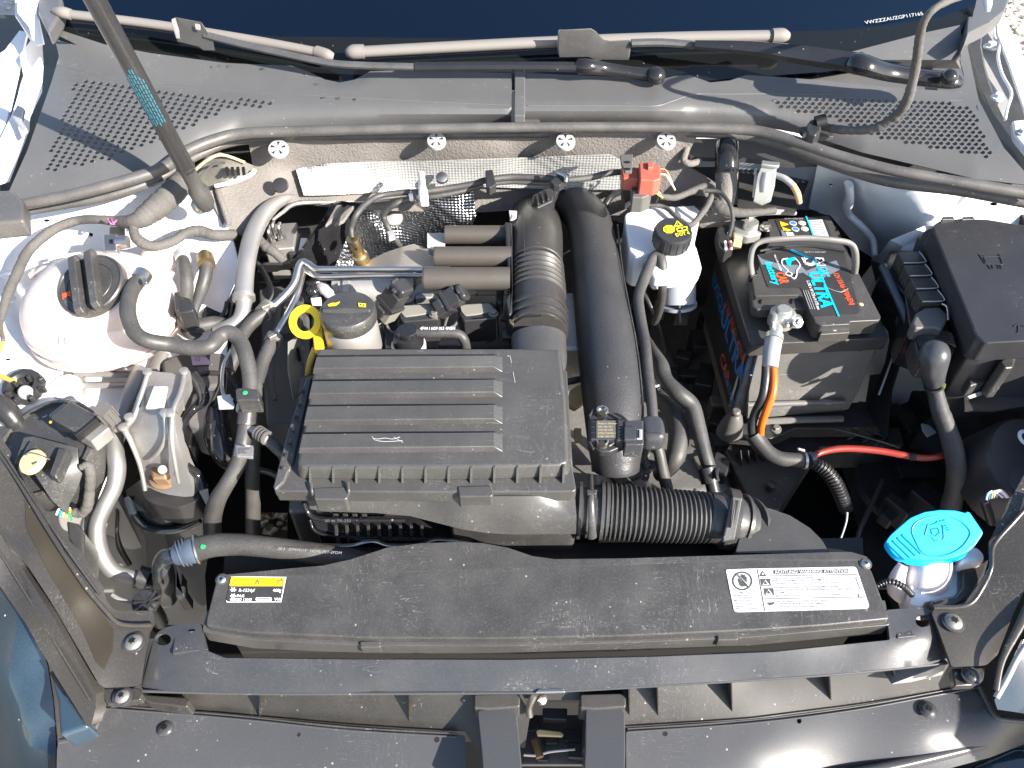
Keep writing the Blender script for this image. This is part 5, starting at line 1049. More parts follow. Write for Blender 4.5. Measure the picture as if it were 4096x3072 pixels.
    for i in range(4): clamp((1030+i*11, 1728+i*7, .862), (1035+i*11, 1731+i*7, .862), 27, q, 'grey_dark', 'nut_ring')
    tube('side_hose', [(1070, 1760, .855, 22), (1110, 1795, .85, 24), (1150, 1830, .84, 24)], 24, 'rubber', q)
    # lower left AC pipes
    H('ac_pipe', [(560, 1480, .84, 30), (530, 1560, .84, 31), (500, 1640, .835, 31), (468, 1710, .83, 32), (458, 1760, .826, 33), (462, 1820, .82, 34), (468, 1880, .812, 34), (455, 1950, .80, 33), (420, 2020, .79, 32), (392, 2090, .778, 32), (390, 2160, .765, 33), (410, 2230, .75, 33), (450, 2282, .738, 32), (500, 2302, .73, 30), (545, 2310, .725, 28)], 32, 'pipe_shaded', 'thick aluminium air conditioning pipe at lower left, darkened for shade', 'air conditioning pipe', n=22, sub=8)
    H('ac_pipe', [(440, 1800, .80, 13), (420, 1870, .795, 18), (385, 1960, .785, 18), (358, 2040, .775, 18), (340, 2120, .765, 17), (332, 2200, .75, 16), (340, 2260, .74, 14)], 17, 'pipe_shaded', 'thinner aluminium pipe left of the thick air conditioning pipe', 'air conditioning pipe', n=16, sub=8)
    q = thing('service_port', 'grey ribbed valve cap on the air conditioning pipe', 'valve cap', P(430, 1670, .86))
    rod('port_stem', P(470, 1705, .84), P(440, 1670, .862), .007, 'alu', q)
    rod('port_cap', P(447, 1678, .86), P(408, 1634, .882), .0078, 'grey_dark', q, n=20)
    for i in range(10):
        a = 2*math.pi*i/10
        ax = (P(408, 1634, .882)-P(447, 1678, .86)); x, y, z = bas(ax); c0 = P(447, 1678, .86)+(x*math.cos(a)+y*math.sin(a))*.0078
        rod('cap_rib', c0, c0+ax*.92, .0012, 'grey_dark', q, n=6)
    q = thing('grey_connector', 'grey black electric connector on pale bracket, lower left', 'connector', P(330, 1710, .86))
    rzq = -33
    boxw('connector_body', P(310, 1690, .862), (.040, .026, .020), 'plastic', q, rz=-30, bevel=.003)
    boxw('connector_rear', P(262, 1672, .862), (.018, .020, .018), 'plastic_clean', q, rz=-30, bevel=.002)
    boxw('connector_socket', P(375, 1735, .855), (.030, .022, .016), 'cast', q, rz=-30, bevel=.002)
    boxw('connector_gap', P(350, 1718, .868), (.003, .026, .010), 'black', q, rz=-30, bevel=.0003)
    tube('connector_wire', [(240, 1668, .862, 5), (215, 1680, .862, 5), (200, 1690, .86, 5)], 5, 'yellow', q, n=6); tube('connector_wire', [(240, 1660, .866, 5), (210, 1655, .866, 5), (170, 1670, .866, 5)], 5, 'black', q, n=6)
    # dipstick handle like pull + round clip at far left
    q = thing('round_clip', 'black round toothed clip with pale centre on the white panel', 'round clip', P(105, 1552, .84))
    lathe('clip_ring', [(.020, 0), (.021, .004), (.020, .012), (.014, .013), (.011, .010), (.010, .002)], P(108, 1560, .832), 'plastic_clean', q, axis=(0, -.2, 1), n=14, ang=20)
    blob('clip_centre', P(103, 1570, .842), (.0075, .0075, .008), 'grey_light', q)
    for i in range(7):
        a = i*.9; c0 = P(108, 1558, .844); boxw('clip_tooth', c0+Vector((.017*math.cos(a), .017*math.sin(a), 0)), (.006, .004, .008), 'plastic_clean', q, rz=math.degrees(a))
    H('yellow_cable', [(-60, 1490, .84, 9), (0, 1502, .845, 10), (30, 1516, .845, 10), (58, 1526, .845, 11)], 10, 'yellow_dirty', 'yellow brown cable ending at the black round clip', 'cable', n=12)
    H('orange_cable', [(3, 1300, .88, 7), (12, 1340, .88, 8), (8, 1380, .88, 8), (-12, 1420, .88, 8)], 8, 'orange_light', 'thin orange cable peeping in at the left edge', 'cable', n=12)
    # bracket rails between tower and mount
    q = thing('mount_arms', 'two parallel cast alloy arms with a large round bolt under the coolant tank', 'alloy bracket', P(450, 1520, .81))
    tube('arm', [(300, 1495, .822, 14), (380, 1495, .822, 13), (500, 1498, .822, 13), (600, 1500, .82, 13)], 13, 'cast', q, n=8, ang=30)
    tube('arm', [(310, 1540, .818, 14), (380, 1542, .818, 13), (500, 1540, .818, 13), (590, 1534, .818, 13)], 13, 'cast', q, n=8, ang=30)
    slab('arm_head', [(232, 1468, 10), (270, 1462, 6), (330, 1478), (330, 1560), (300, 1580), (240, 1520)], .822, .02, 'cast', q, bevel=.003)
    lathe('arm_bolt', [(.0165, -.004), (.0165, .004), (.014, .007), (.004, .0075)], P(266, 1552, .822), 'white', q, n=28)
    rod('arm_pin', P(170, 1505, .82), P(235, 1495, .82), .006, 'steel', q)
mat('yellow_dirty', (.60, .38, .05), .45, dust=.3)
mat('orange_light', (.80, .38, .08), .45)
mat('grey_dark', (.085, .08, .075), .45, dust=.3)
left_side()
# ================================================================ ENGINE MOUNT
def mount():
    t = thing('engine_mount', 'cast aluminium engine mount arm with rusty nut and white sticker', 'engine mount', P(640, 1900, .75))
    zf = rbf([(590, 1490, .868), (740, 1500, .868), (540, 1640, .855), (690, 1650, .872), (480, 1700, .845), (500, 1760, .84), (560, 1850, .81), (690, 1780, .85), (570, 1920, .785), (700, 1920, .80), (590, 1990, .775), (760, 1960, .79), (730, 1560, .872), (640, 1560, .874)])
    sheet('mount_arm', [(585, 1495, 14), (600, 1482, 14), (640, 1488), (720, 1495), (738, 1482, 14), (760, 1480, 20), (765, 1510), (735, 1600), (700, 1650), (700, 1720), (720, 1800), (740, 1870), (770, 1930), (780, 1985, 14), (700, 1990), (590, 1985, 14), (560, 1900), (530, 1790, 20), (505, 1750, 14), (480, 1720, 14), (476, 1705, 14), (495, 1690, 14), (520, 1665), (550, 1580)], zf, 24, 'cast', t, sol=.014, r=8, bevel=.001)
    tube('casting_rib', [(592, 1492, .874, 9), (565, 1580, .868, 10), (535, 1670, .86, 10), (500, 1712, .852, 14), (520, 1760, .845, 10), (560, 1860, .818, 9), (580, 1960, .79, 9)], 9, 'cast', t, n=8)
    tube('casting_rib', [(742, 1488, .876, 10), (722, 1570, .880, 10), (692, 1650, .880, 11), (688, 1760, .865, 10), (700, 1850, .84, 9), (715, 1930, .815, 8)], 9, 'cast', t, n=8)
    tube('casting_rib', [(655, 1650, .875, 8), (662, 1740, .862, 8), (640, 1800, .845, 8), (600, 1840, .825, 8)], 7, 'cast', t, n=8)
    for u, v, z in ((592, 1492, .878), (738, 1488, .880), (518, 1672, .866), (494, 1712, .856), (660, 1655, .880), (680, 1655, .880)):
        lathe('casting_stud', [(.0045, 0), (.0045, .003), (.002, .004)], P(u, v, z), 'cast', t, n=14)
    tube('horseshoe', [(770, 1500, .862, 22), (800, 1540, .855, 24), (812, 1600, .845, 24), (770, 1640, .84, 18), (730, 1700, .84, 16), (718, 1780, .83, 16), (740, 1860, .815, 20), (790, 1900, .80, 20), (810, 1960, .79, 22)], 20, 'gloss', t, n=14)
    slab('mount_core', [(770, 1570, 10), (860, 1555, 10), (880, 1700), (860, 1735), (750, 1700), (745, 1660)], .825, .05, 'cast', t, bevel=.004)
    slab('mount_void', [(730, 1560), (790, 1560), (770, 1700), (760, 1790), (720, 1760)], .815, .03, 'black', t, bevel=.003)
    slab('mount_sticker', [(616, 1546), (672, 1546), (655, 1632), (582, 1634)], .8766, .0012, 'label_white', t, bevel=0, r=4)
    tube('mount_toe', [(750, 1840, .81, 14), (758, 1880, .80, 20), (770, 1920, .79, 14)], 14, 'cast', t, n=10)
    tube('mount_toe', [(705, 1840, .825, 10), (708, 1870, .815, 12), (704, 1900, .805, 9)], 12, 'cast', t, n=10)
    b = lathe('rusty_nut', [(.0125, -.006), (.0125, .007), (.010, .009)], P(658, 1893, .800), 'rust', t, axis=(0, -.15, 1), n=6, ang=20)
    lathe('nut_washer', [(.0165, -.004), (.0165, -.002), (.013, -.001)], P(658, 1896, .796), 'rust', b, axis=(0, -.15, 1), n=24)
    rod('stud', P(655, 1893, .80), P(650, 1878, .822), .0045, 'steel', b)
    slab('mount_base', [(570, 1950, 10), (800, 1960, 20), (800, 2000, 30), (700, 2035, 30), (610, 2015, 20), (575, 1990, 20)], .782, .03, 'rubber_clean', t, bevel=.008, seg=4, r=24)
    # frame rail under the mount
    r = thing('chassis_rail', 'smooth dark blue black chassis rail under the engine mount', 'chassis rail', P(650, 2250, .5))
    zr = rbf([(520, 1950, .74), (800, 1960, .75), (530, 2050, .72), (640, 2070, .735), (800, 2020, .735), (600, 2120, .70), (790, 2120, .70), (590, 2300, .60), (790, 2300, .60), (600, 2480, .52), (790, 2480, .50), (700, 2110, .71), (700, 2250, .63)])
    sheet('rail_panel', [(505, 1960, 20), (560, 1920), (760, 1900), (830, 1940), (850, 2100), (820, 2300), (830, 2500), (560, 2500), (590, 2300), (580, 2150, 20), (540, 2080, 30), (510, 2010, 30)], zr, 34, 'rail', r, sol=.003)
    tube('rail_bead', [(510, 1990, .735, 14), (535, 2060, .725, 16), (590, 2110, .712, 16), (700, 2120, .712, 16), (800, 2080, .722, 14)], 14, 'rail', r, n=10)
    a = sheet('floor_guard', [(430, 2000), (520, 1960), (560, 2080), (600, 2160), (600, 2500), (420, 2500), (400, 2250), (395, 2100)], rbf([(430, 2000, .66), (560, 2080, .66), (400, 2250, .60), (600, 2500, .50), (420, 2500, .50), (500, 2200, .60), (480, 2080, .655)]), 26, 'grey_guard', r, sol=.002)
    tube('earth_strap', [(465, 2010, .69, 5), (470, 2060, .68, 7), (468, 2130, .66, 8), (480, 2190, .64, 12), (520, 2260, .62, 10)], 8, 'rubber_clean', r, n=8)
mat('rail', (.012, .018, .024), .22, dust=.2, coat=.6, dcol=(.14, .13, .12))
mat('grey_guard', (.12, .115, .11), .4, dust=.4)
mount()
# ================================================================ RADIATOR HOSE, LOWER LEFT
def radhose():
    t = thing('radiator_hose', 'fat grey black radiator hose with blue connector in front of the filter box', 'radiator hose', P(1000, 2190, .76))
    tube('hose', [(772, 2200, .79, 50), (850, 2182, .795, 47), (950, 2178, .795, 44), (1050, 2186, .792, 42), (1150, 2198, .788, 42), (1260, 2215, .782, 44), (1400, 2240, .77, 46), (1520, 2262, .755, 46)], 46, 'rubber', t, n=28, sub=8)
    tube('blue_connector', [(708, 2218, .786, 44), (740, 2210, .788, 50), (768, 2202, .79, 54), (782, 2198, .79, 54)], 48, 'steel_blue', t, n=28)
    for u in (718, 732, 746): clamp((u, 2216-(u-718)*.35, .787), (u+5, 2214-(u-718)*.35, .787), 51+(u-718)*.2, t, 'steel_blue', 'connector_ring')
    clamp((786, 2198, .79), (793, 2196, .79), 56, t, 'steel', 'rim')
    tube('elbow', [(720, 2216, .785, 34), (670, 2226, .782, 36), (650, 2250, .77, 38), (655, 2300, .75, 42), (660, 2350, .72, 44), (665, 2400, .70, 40)], 36, 'rail', t, n=22)
    slab('elbow_rib', [(700, 2262), (712, 2262), (712, 2340), (738, 2342), (736, 2380), (700, 2384)], .775, .03, 'plastic_clean', t, bevel=.002)
    lathe('green_dot', [(.0026, 0), (.0024, .0003)], P(812, 2186, .8045), 'green', t, n=10)
    a = P(900, 2198, .8075); b = P(1120, 2214, .803)
    text('2K3   07MW/19   HDPE-PET-EPDM', 1110, 2200, .8035, 11, 'grey_plastic', t, du=1, dv=.07, lift=.0003)
    q = thing('pipe_clip', 'black plastic pipe holder on the thick air conditioning pipe end', 'pipe holder', P(580, 2310, .74))
    clamp((548, 2306, .727), (590, 2318, .722), 42, q, 'plastic_clean', 'holder_band')
    tube('pipe_end', [(590, 2322, .722, 32), (630, 2340, .71, 36), (680, 2352, .70, 36)], 32, 'plastic_satin', q, n=18)
    h = thing('drain_valve', 'black fluted knob with thin pale pipe above the left corner panel', 'knob', P(590, 2415, .76))
    lathe('knob', [(.012, 0), (.0125, .006), (.010, .010), (.003, .011)], P(590, 2410, .765), 'plastic_clean', h, axis=(0, -.3, 1), n=20)
    for i in range(10):
        a = 2*math.pi*i/10; boxw('knob_rib', P(590, 2410, .776)+Vector((.007*math.cos(a), .007*math.sin(a), 0)), (.011, .0016, .002), 'plastic_clean', h, rz=math.degrees(a), bevel=0)
    tube('knob_pipe', [(450, 2380, .765, 8), (480, 2398, .765, 9), (520, 2408, .765, 9), (560, 2406, .766, 9)], 9, 'grey_plastic', h, n=10)
    tube('knob_stem', [(600, 2420, .76, 30), (625, 2455, .74, 30), (645, 2490, .72, 28)], 28, 'rubber_clean', h, n=16)
mat('steel_blue', (.055, .075, .11), .3, dust=.1)
radhose()
# ================================================================ REAR OF LEFT HEADLAMP
def lampback():
    t = thing('headlamp_housing', 'dusty black rear housing of the left headlamp with cream adjuster', 'headlamp housing', P(180, 1900, .80))
    lathe('round_cover', [(.056, -.03), (.056, .000), (.054, .004), (.050, .005), (.049, .001), (.001, .002)], P(185, 1795, .832), 'plastic', t, axis=(-.15, -.25, .95), n=48)
    sheet('housing', [(95, 1750), (130, 1745), (310, 1790), (318, 1880), (330, 1895), (310, 1960), (280, 2010), (270, 2060), (205, 2000), (140, 1900), (60, 1850)], rbf([(95, 1750, .862), (310, 1790, .86), (318, 1880, .845), (280, 2010, .82), (140, 1900, .848), (60, 1850, .86), (220, 1900, .85)]), 28, 'plastic', t, sol=.01, bevel=.0005)
    slab('housing_rib', [(232, 1788), (272, 1796), (222, 1905), (196, 1895)], .868, .014, 'plastic', t, bevel=.002)
    slab('housing_wedge', [(120, 1760), (150, 1775), (100, 1870), (70, 1848)], .866, .010, 'plastic_satin', t, bevel=.002)
    k = lathe('adjuster', [(.0125, 0), (.0125, .004), (.0105, .006), (.001, .006)], P(137, 1852, .864), 'cream', t, axis=(-.2, -.2, .95), n=24)
    slab('adjuster_slot', [(128, 1852), (147, 1844), (149, 1849), (130, 1858)], .8715, .002, 'brass', k, bevel=0)
    tube('adjuster_wire', [(105, 1822, .872, 3), (120, 1812, .874, 3), (160, 1820, .874, 3), (200, 1838, .872, 3)], 3, 'steel', t, n=6)
    tube('lamp_loom', [(320, 1870, .85, 12), (352, 1862, .85, 18), (362, 1900, .84, 20), (358, 1960, .82, 20), (350, 2020, .80, 21), (330, 2050, .79, 20), (290, 2048, .79, 18)], 20, 'loom', t, wob=.08, sub=10)
    wl = thing('colour_wires', 'short bundle of teal, cream and green wires behind the left headlamp', 'wires', P(260, 2050, .80))
    for i, c in enumerate(('white_print', 'teal_wire', 'cream', 'yellow_dirty', 'green')):
        tube('wire', [(226+i*13, 2058+i*4, .80, 4.5), (236+i*11, 2036+i*3, .806, 4.5), (256+i*8, 2028+i*3, .808, 4.5), (280, 2034+i*5, .80, 4.5)] if i < 4 else [(270, 2044, .808, 4), (280, 2060, .80, 4), (288, 2080, .79, 4)], 4.5, c, wl, n=8)
    slab('lower_housing', [(262, 2078, 10), (310, 2090, 14), (335, 2130), (335, 2200), (330, 2250), (270, 2150)], .80, .04, 'plastic', t, bevel=.003)
    slab('headlamp_gap', [(300, 1920), (322, 1940), (280, 2030), (268, 2020)], .80, .02, 'black', t, bevel=0)
    slab('bonnet_stop', [(66, 1876), (82, 1868), (104, 1905), (90, 1914)], .858, .010, 'plastic_clean', None, bevel=.003, label='small blue black rubber stop on the left corner panel', cat='rubber stop')
    tube('dark_loom', [(-50, 1600, .85, 40), (0, 1620, .85, 44), (50, 1670, .84, 40), (70, 1710, .83, 30), (60, 1740, .82, 24)], 36, 'rubber_clean', None, n=14, wob=.05, label='thick shaded black loom at the left edge above the headlamp', cat='wiring loom')
mat('teal_wire', (.0, .35, .38), .5)
lampback()
# ================================================================ ENGINE
def engine():
    t = thing('engine_block', 'shaded engine block with covers beneath pipes and filter box', 'engine', P(1700, 1500, .4))
    slab('block_core', [(1190, 1130), (2060, 1120), (2350, 1400), (2420, 2050), (1150, 2050)], .745, .4, 'engine_metal', t, bevel=.006)
    slab('gearbox_case', [(2260, 1100), (2560, 1080), (2800, 1600), (2980, 1990), (2300, 2010)], .60, .3, 'engine_metal', t, bevel=.02)
    slab('timing_cover', [(1030, 1150, 20), (1120, 1140), (1235, 1180, 30), (1240, 1400), (1180, 1700), (1060, 1700), (1040, 1400)], .80, .12, 'cover_grey', t, bevel=.005)
    slab('timing_cover_step', [(1130, 1165, 20), (1215, 1180, 20), (1205, 1320), (1120, 1330)], .812, .02, 'cover_grey', t, bevel=.004)
    slab('head_cover', [(1240, 1180), (2050, 1170), (2060, 1400), (1240, 1400)], .80, .06, 'plastic_clean', t, bevel=.006)
    for u in (2280, 2320, 2300): pass
    boxw('side_casting', P(2295, 1420, .78), (.05, .10, .12), 'cast', t, bevel=.006)
    boxw('side_casting', P(2290, 1310, .79), (.035, .03, .06), 'engine_metal', t, bevel=.004)
    hexbolt(2283, 1325, .81, 15, t, 'steel'); hexbolt(2270, 1410, .815, 12, t, 'steel')
    tube('side_bolt_pipe', [(2260, 1530, .82, 14), (2330, 1515, .82, 14)], 14, 'plastic_clean', t, n=12)
    slab('side_plate', [(2278, 1560), (2330, 1530), (2335, 1600), (2300, 1625), (2270, 1610)], .80, .01, 'cream', t, bevel=.001)
    slab('side_plate', [(2296, 1710), (2326, 1712), (2326, 1752), (2300, 1752)], .79, .01, 'cream', t, bevel=.001)
    for i in range(26):
        u, v = random.uniform(1180, 2050), random.uniform(1150, 1380)
        boxw('block_detail', P(u, v, .79), [random.uniform(.012, .035) for _ in range(3)], random.choice(['engine_metal', 'plastic_clean', 'cast', 'dark']), t, rz=random.uniform(-30, 30), bevel=.002)
    for i in range(34):
        u, v = random.uniform(2270, 2900), random.uniform(1150, 1950)
        boxw('case_detail', P(u, v, .60), [random.uniform(.015, .05) for _ in range(3)], random.choice(['engine_metal', 'plastic_clean', 'dark']), t, rz=random.uniform(-30, 30), bevel=.003)
    # cam cover slab lit area behind oil cap
    c = thing('exhaust_casting', 'silver aluminium turbo casting under the twin steel pipes', 'aluminium casting', P(1500, 1150, .80))
    rod('casting_barrel', P(1345, 1165, .825), P(1660, 1155, .825), .026, 'cast', c, n=32)
    rod('casting_collar', P(1348, 1160, .826), P(1372, 1160, .826), .030, 'cast', c, n=32); rod('casting_collar', P(1390, 1165, .826), P(1412, 1165, .826), .0285, 'cast', c, n=32)
    for u, v in ((1625, 1205), (1695, 1195)): rod('stud', P(u, v, .80), P(u, v-28, .835), .011, 'steel_dirty', c, n=16)
    slab('casting_plate', [(1660, 1110), (1730, 1108), (1735, 1190), (1660, 1190)], .835, .02, 'cast', c, bevel=.003)
    m = thing('manifold_shield', 'pale grey pressed shield plate behind the twin steel pipes', 'shield plate', P(1600, 1030, .83))
    zf = rbf([(1440, 1066, .845), (1540, 1010, .85), (1660, 976, .855), (1740, 1000, .86), (1745, 1066, .86), (1600, 1060, .868), (1690, 985, .853)])
    sheet('plate', [(1440, 1068), (1480, 1040), (1540, 1010), (1600, 990), (1655, 975, 20), (1680, 985), (1700, 992), (1745, 1000), (1750, 1070), (1600, 1072)], zf, 22, 'shield_grey', m, sol=.002)
    hexbolt(1732, 1003, .868, 13, m, 'steel_dirty', ax=(0, -.2, 1))
    slab('tab', [(1708, 930), (1780, 932), (1780, 984), (1708, 986)], .862, .003, 'grey_light', m, bevel=.0006)
    # lambda sensor and its cables
    l = thing('lambda_sensor', 'brass coloured lambda sensor with cable in front of the foil shield', 'oxygen sensor', P(1440, 1020, .84))
    a, b = P(1408, 955, .885), P(1458, 1062, .84); d = b-a
    lathe('sensor_body', [(.008, 0), (.0085, .003), (.0085, .018), (.0075, .020), (.0075, .026), (.010, .028), (.010, .040), (.008, .043), (.007, .060)], a, 'brass', l, axis=d, n=20)
    for i in range(5):
        x, y, z = bas(d); an = i*1.257; lathe('vent_hole', [(.0016, 0), (.0016, .0004)], a+z*.010+(x*math.cos(an)+y*math.sin(an))*.0084, 'black', l, axis=(x*math.cos(an)+y*math.sin(an)), n=10)
    tube('sensor_cable', [(1408, 950, .886, 10), (1406, 910, .895, 11), (1425, 860, .91, 12), (1470, 810, .915, 12), (1530, 780, .915, 12), (1640, 768, .915, 12)], 12, 'rubber', l, sub=10)
    s2 = thing('sensor_cable', 'second black sensor cable curling down over the foil shield', 'cable', P(1590, 980, .84))
    tube('cable', [(1660, 790, .91, 11), (1590, 812, .91, 12), (1548, 840, .90, 12), (1535, 870, .89, 12), (1555, 915, .88, 12), (1590, 970, .86, 12), (1610, 995, .845, 10)], 12, 'rubber', s2, sub=10)
    slab('cable_clip', [(1546, 925), (1572, 918), (1580, 938), (1554, 948)], .892, .008, 'grey_plastic', s2)
    # black L-shaped duct shield at back left
    k = thing('rear_guard', 'big glossy black curved plastic guard at the back left of the engine', 'plastic guard', P(1250, 950, .80))
    zk = rbf([(1360, 812, .875), (1470, 815, .86), (1400, 900, .84), (1290, 930, .85), (1200, 1050, .83), (1010, 1085, .82), (1160, 1080, .81), (1330, 1060, .79)])
    sheet('guard_panel', [(1335, 815), (1375, 808), (1400, 812), (1475, 815), (1412, 870), (1385, 960), (1340, 1065), (1200, 1068), (1160, 1086), (1010, 1090), (1010, 1060), (1130, 1060), (1180, 1040), (1240, 960), (1290, 890)], zk, 28, 'gloss', k, sol=.004)
    slab('guard_strip', [(1345, 818), (1368, 818), (1325, 880), (1300, 900)], .889, .005, 'felt', k, bevel=.001); slab('guard_strip', [(1385, 820), (1415, 822), (1375, 880), (1335, 900)], .886, .005, 'felt', k, bevel=.001)
    # ABS unit
    q = thing('abs_unit', 'grey metal brake hydraulic block with pipes behind the aluminium pipe', 'brake hydraulic unit', P(1130, 960, .80))
    slab('valve_block', [(1070, 895), (1190, 888), (1175, 990), (1060, 1000)], .845, .05, 'cast', q, bevel=.002)
    slab('control_unit', [(1175, 910), (1240, 905), (1225, 1010), (1150, 1015)], .84, .05, 'plastic_clean', q, bevel=.003)
    flat('unit_sticker', [(1204, 955), (1230, 955), (1222, 1004), (1195, 1006)], .84, 'label_white', q)
    for u, v in ((1095, 905), (1120, 912), (1078, 930)):
        tube('brake_line', [(u, v-20, .87, 7), (u-6, v, .868, 8), (u+8, v+45, .85, 8)], 8, 'steel', q, n=10)
        rod('line_nut', P(u+4, v+30, .853), P(u+9, v+48, .848), .006, 'steel', q, n=6)
    tube('abs_cable', [(1030, 950, .875, 18), (1060, 985, .87, 20), (1100, 1010, .865, 20), (1130, 1040, .855, 18)], 19, 'loom', q, wob=.1, sub=10)
    for i in range(6): boxw('unit_connector', P(1030+i*26, 1050+random.uniform(-8, 8), .80), (.012, .012, .014), random.choice(['plastic_clean', 'engine_metal', 'dark']), q, rz=random.uniform(-20, 20))
    boxw('amber_tab', P(1096, 1064, .812), (.006, .004, .004), 'orange_light', q)
    for i in range(5): slab('module_fin', [(1040, 1128+i*9), (1200, 1122+i*9), (1200, 1125+i*9), (1040, 1131+i*9)], .79, .02, 'dark', q, bevel=0)
    # dark component with barcode diamond left
    w2 = thing('black_module', 'black module with small pale code label between hoses', 'black module', P(860, 1180, .80))
    slab('module_body', [(800, 1255), (905, 1060), (945, 1110), (920, 1290), (850, 1310)], .83, .04, 'gloss', w2, bevel=.003)
    wp = thing('pump_housing', 'shaded dark pump housing with lilac label under the long hose', 'pump', P(780, 1440, .78))
    slab('pump_body', [(640, 1440), (720, 1410), (900, 1400), (930, 1450), (880, 1540), (760, 1560), (650, 1520)], .81, .06, 'grey_dark', wp, bevel=.006)
    rod('pump_pipe', P(575, 1600, .79), P(650, 1420, .80), .010, 'pipe_grey', wp, n=20)
    slab('pump_label', [(762, 1418), (812, 1412), (848, 1456), (770, 1460)], .8135, .001, 'lilac', wp, bevel=0)
    text('R207A1R', 778, 1433, .815, 8, 'ink', wp, bold=.01); text('CZ', 780, 1446, .815, 8, 'ink', wp, bold=.01)
    for i in range(8): boxw('pump_detail', P(random.uniform(700, 900), random.uniform(1480, 1560), .80), [random.uniform(.01, .025) for _ in range(3)], random.choice(['dark', 'engine_metal', 'plastic_clean']), wp, rz=random.uniform(0, 60))
mat('cover_grey', (.055, .055, .055), .4, dust=.2)
mat('shield_grey', (.36, .33, .30), .5, metal=.55, dust=.2)
mat('lilac', (.62, .45, .55), .5)
engine()
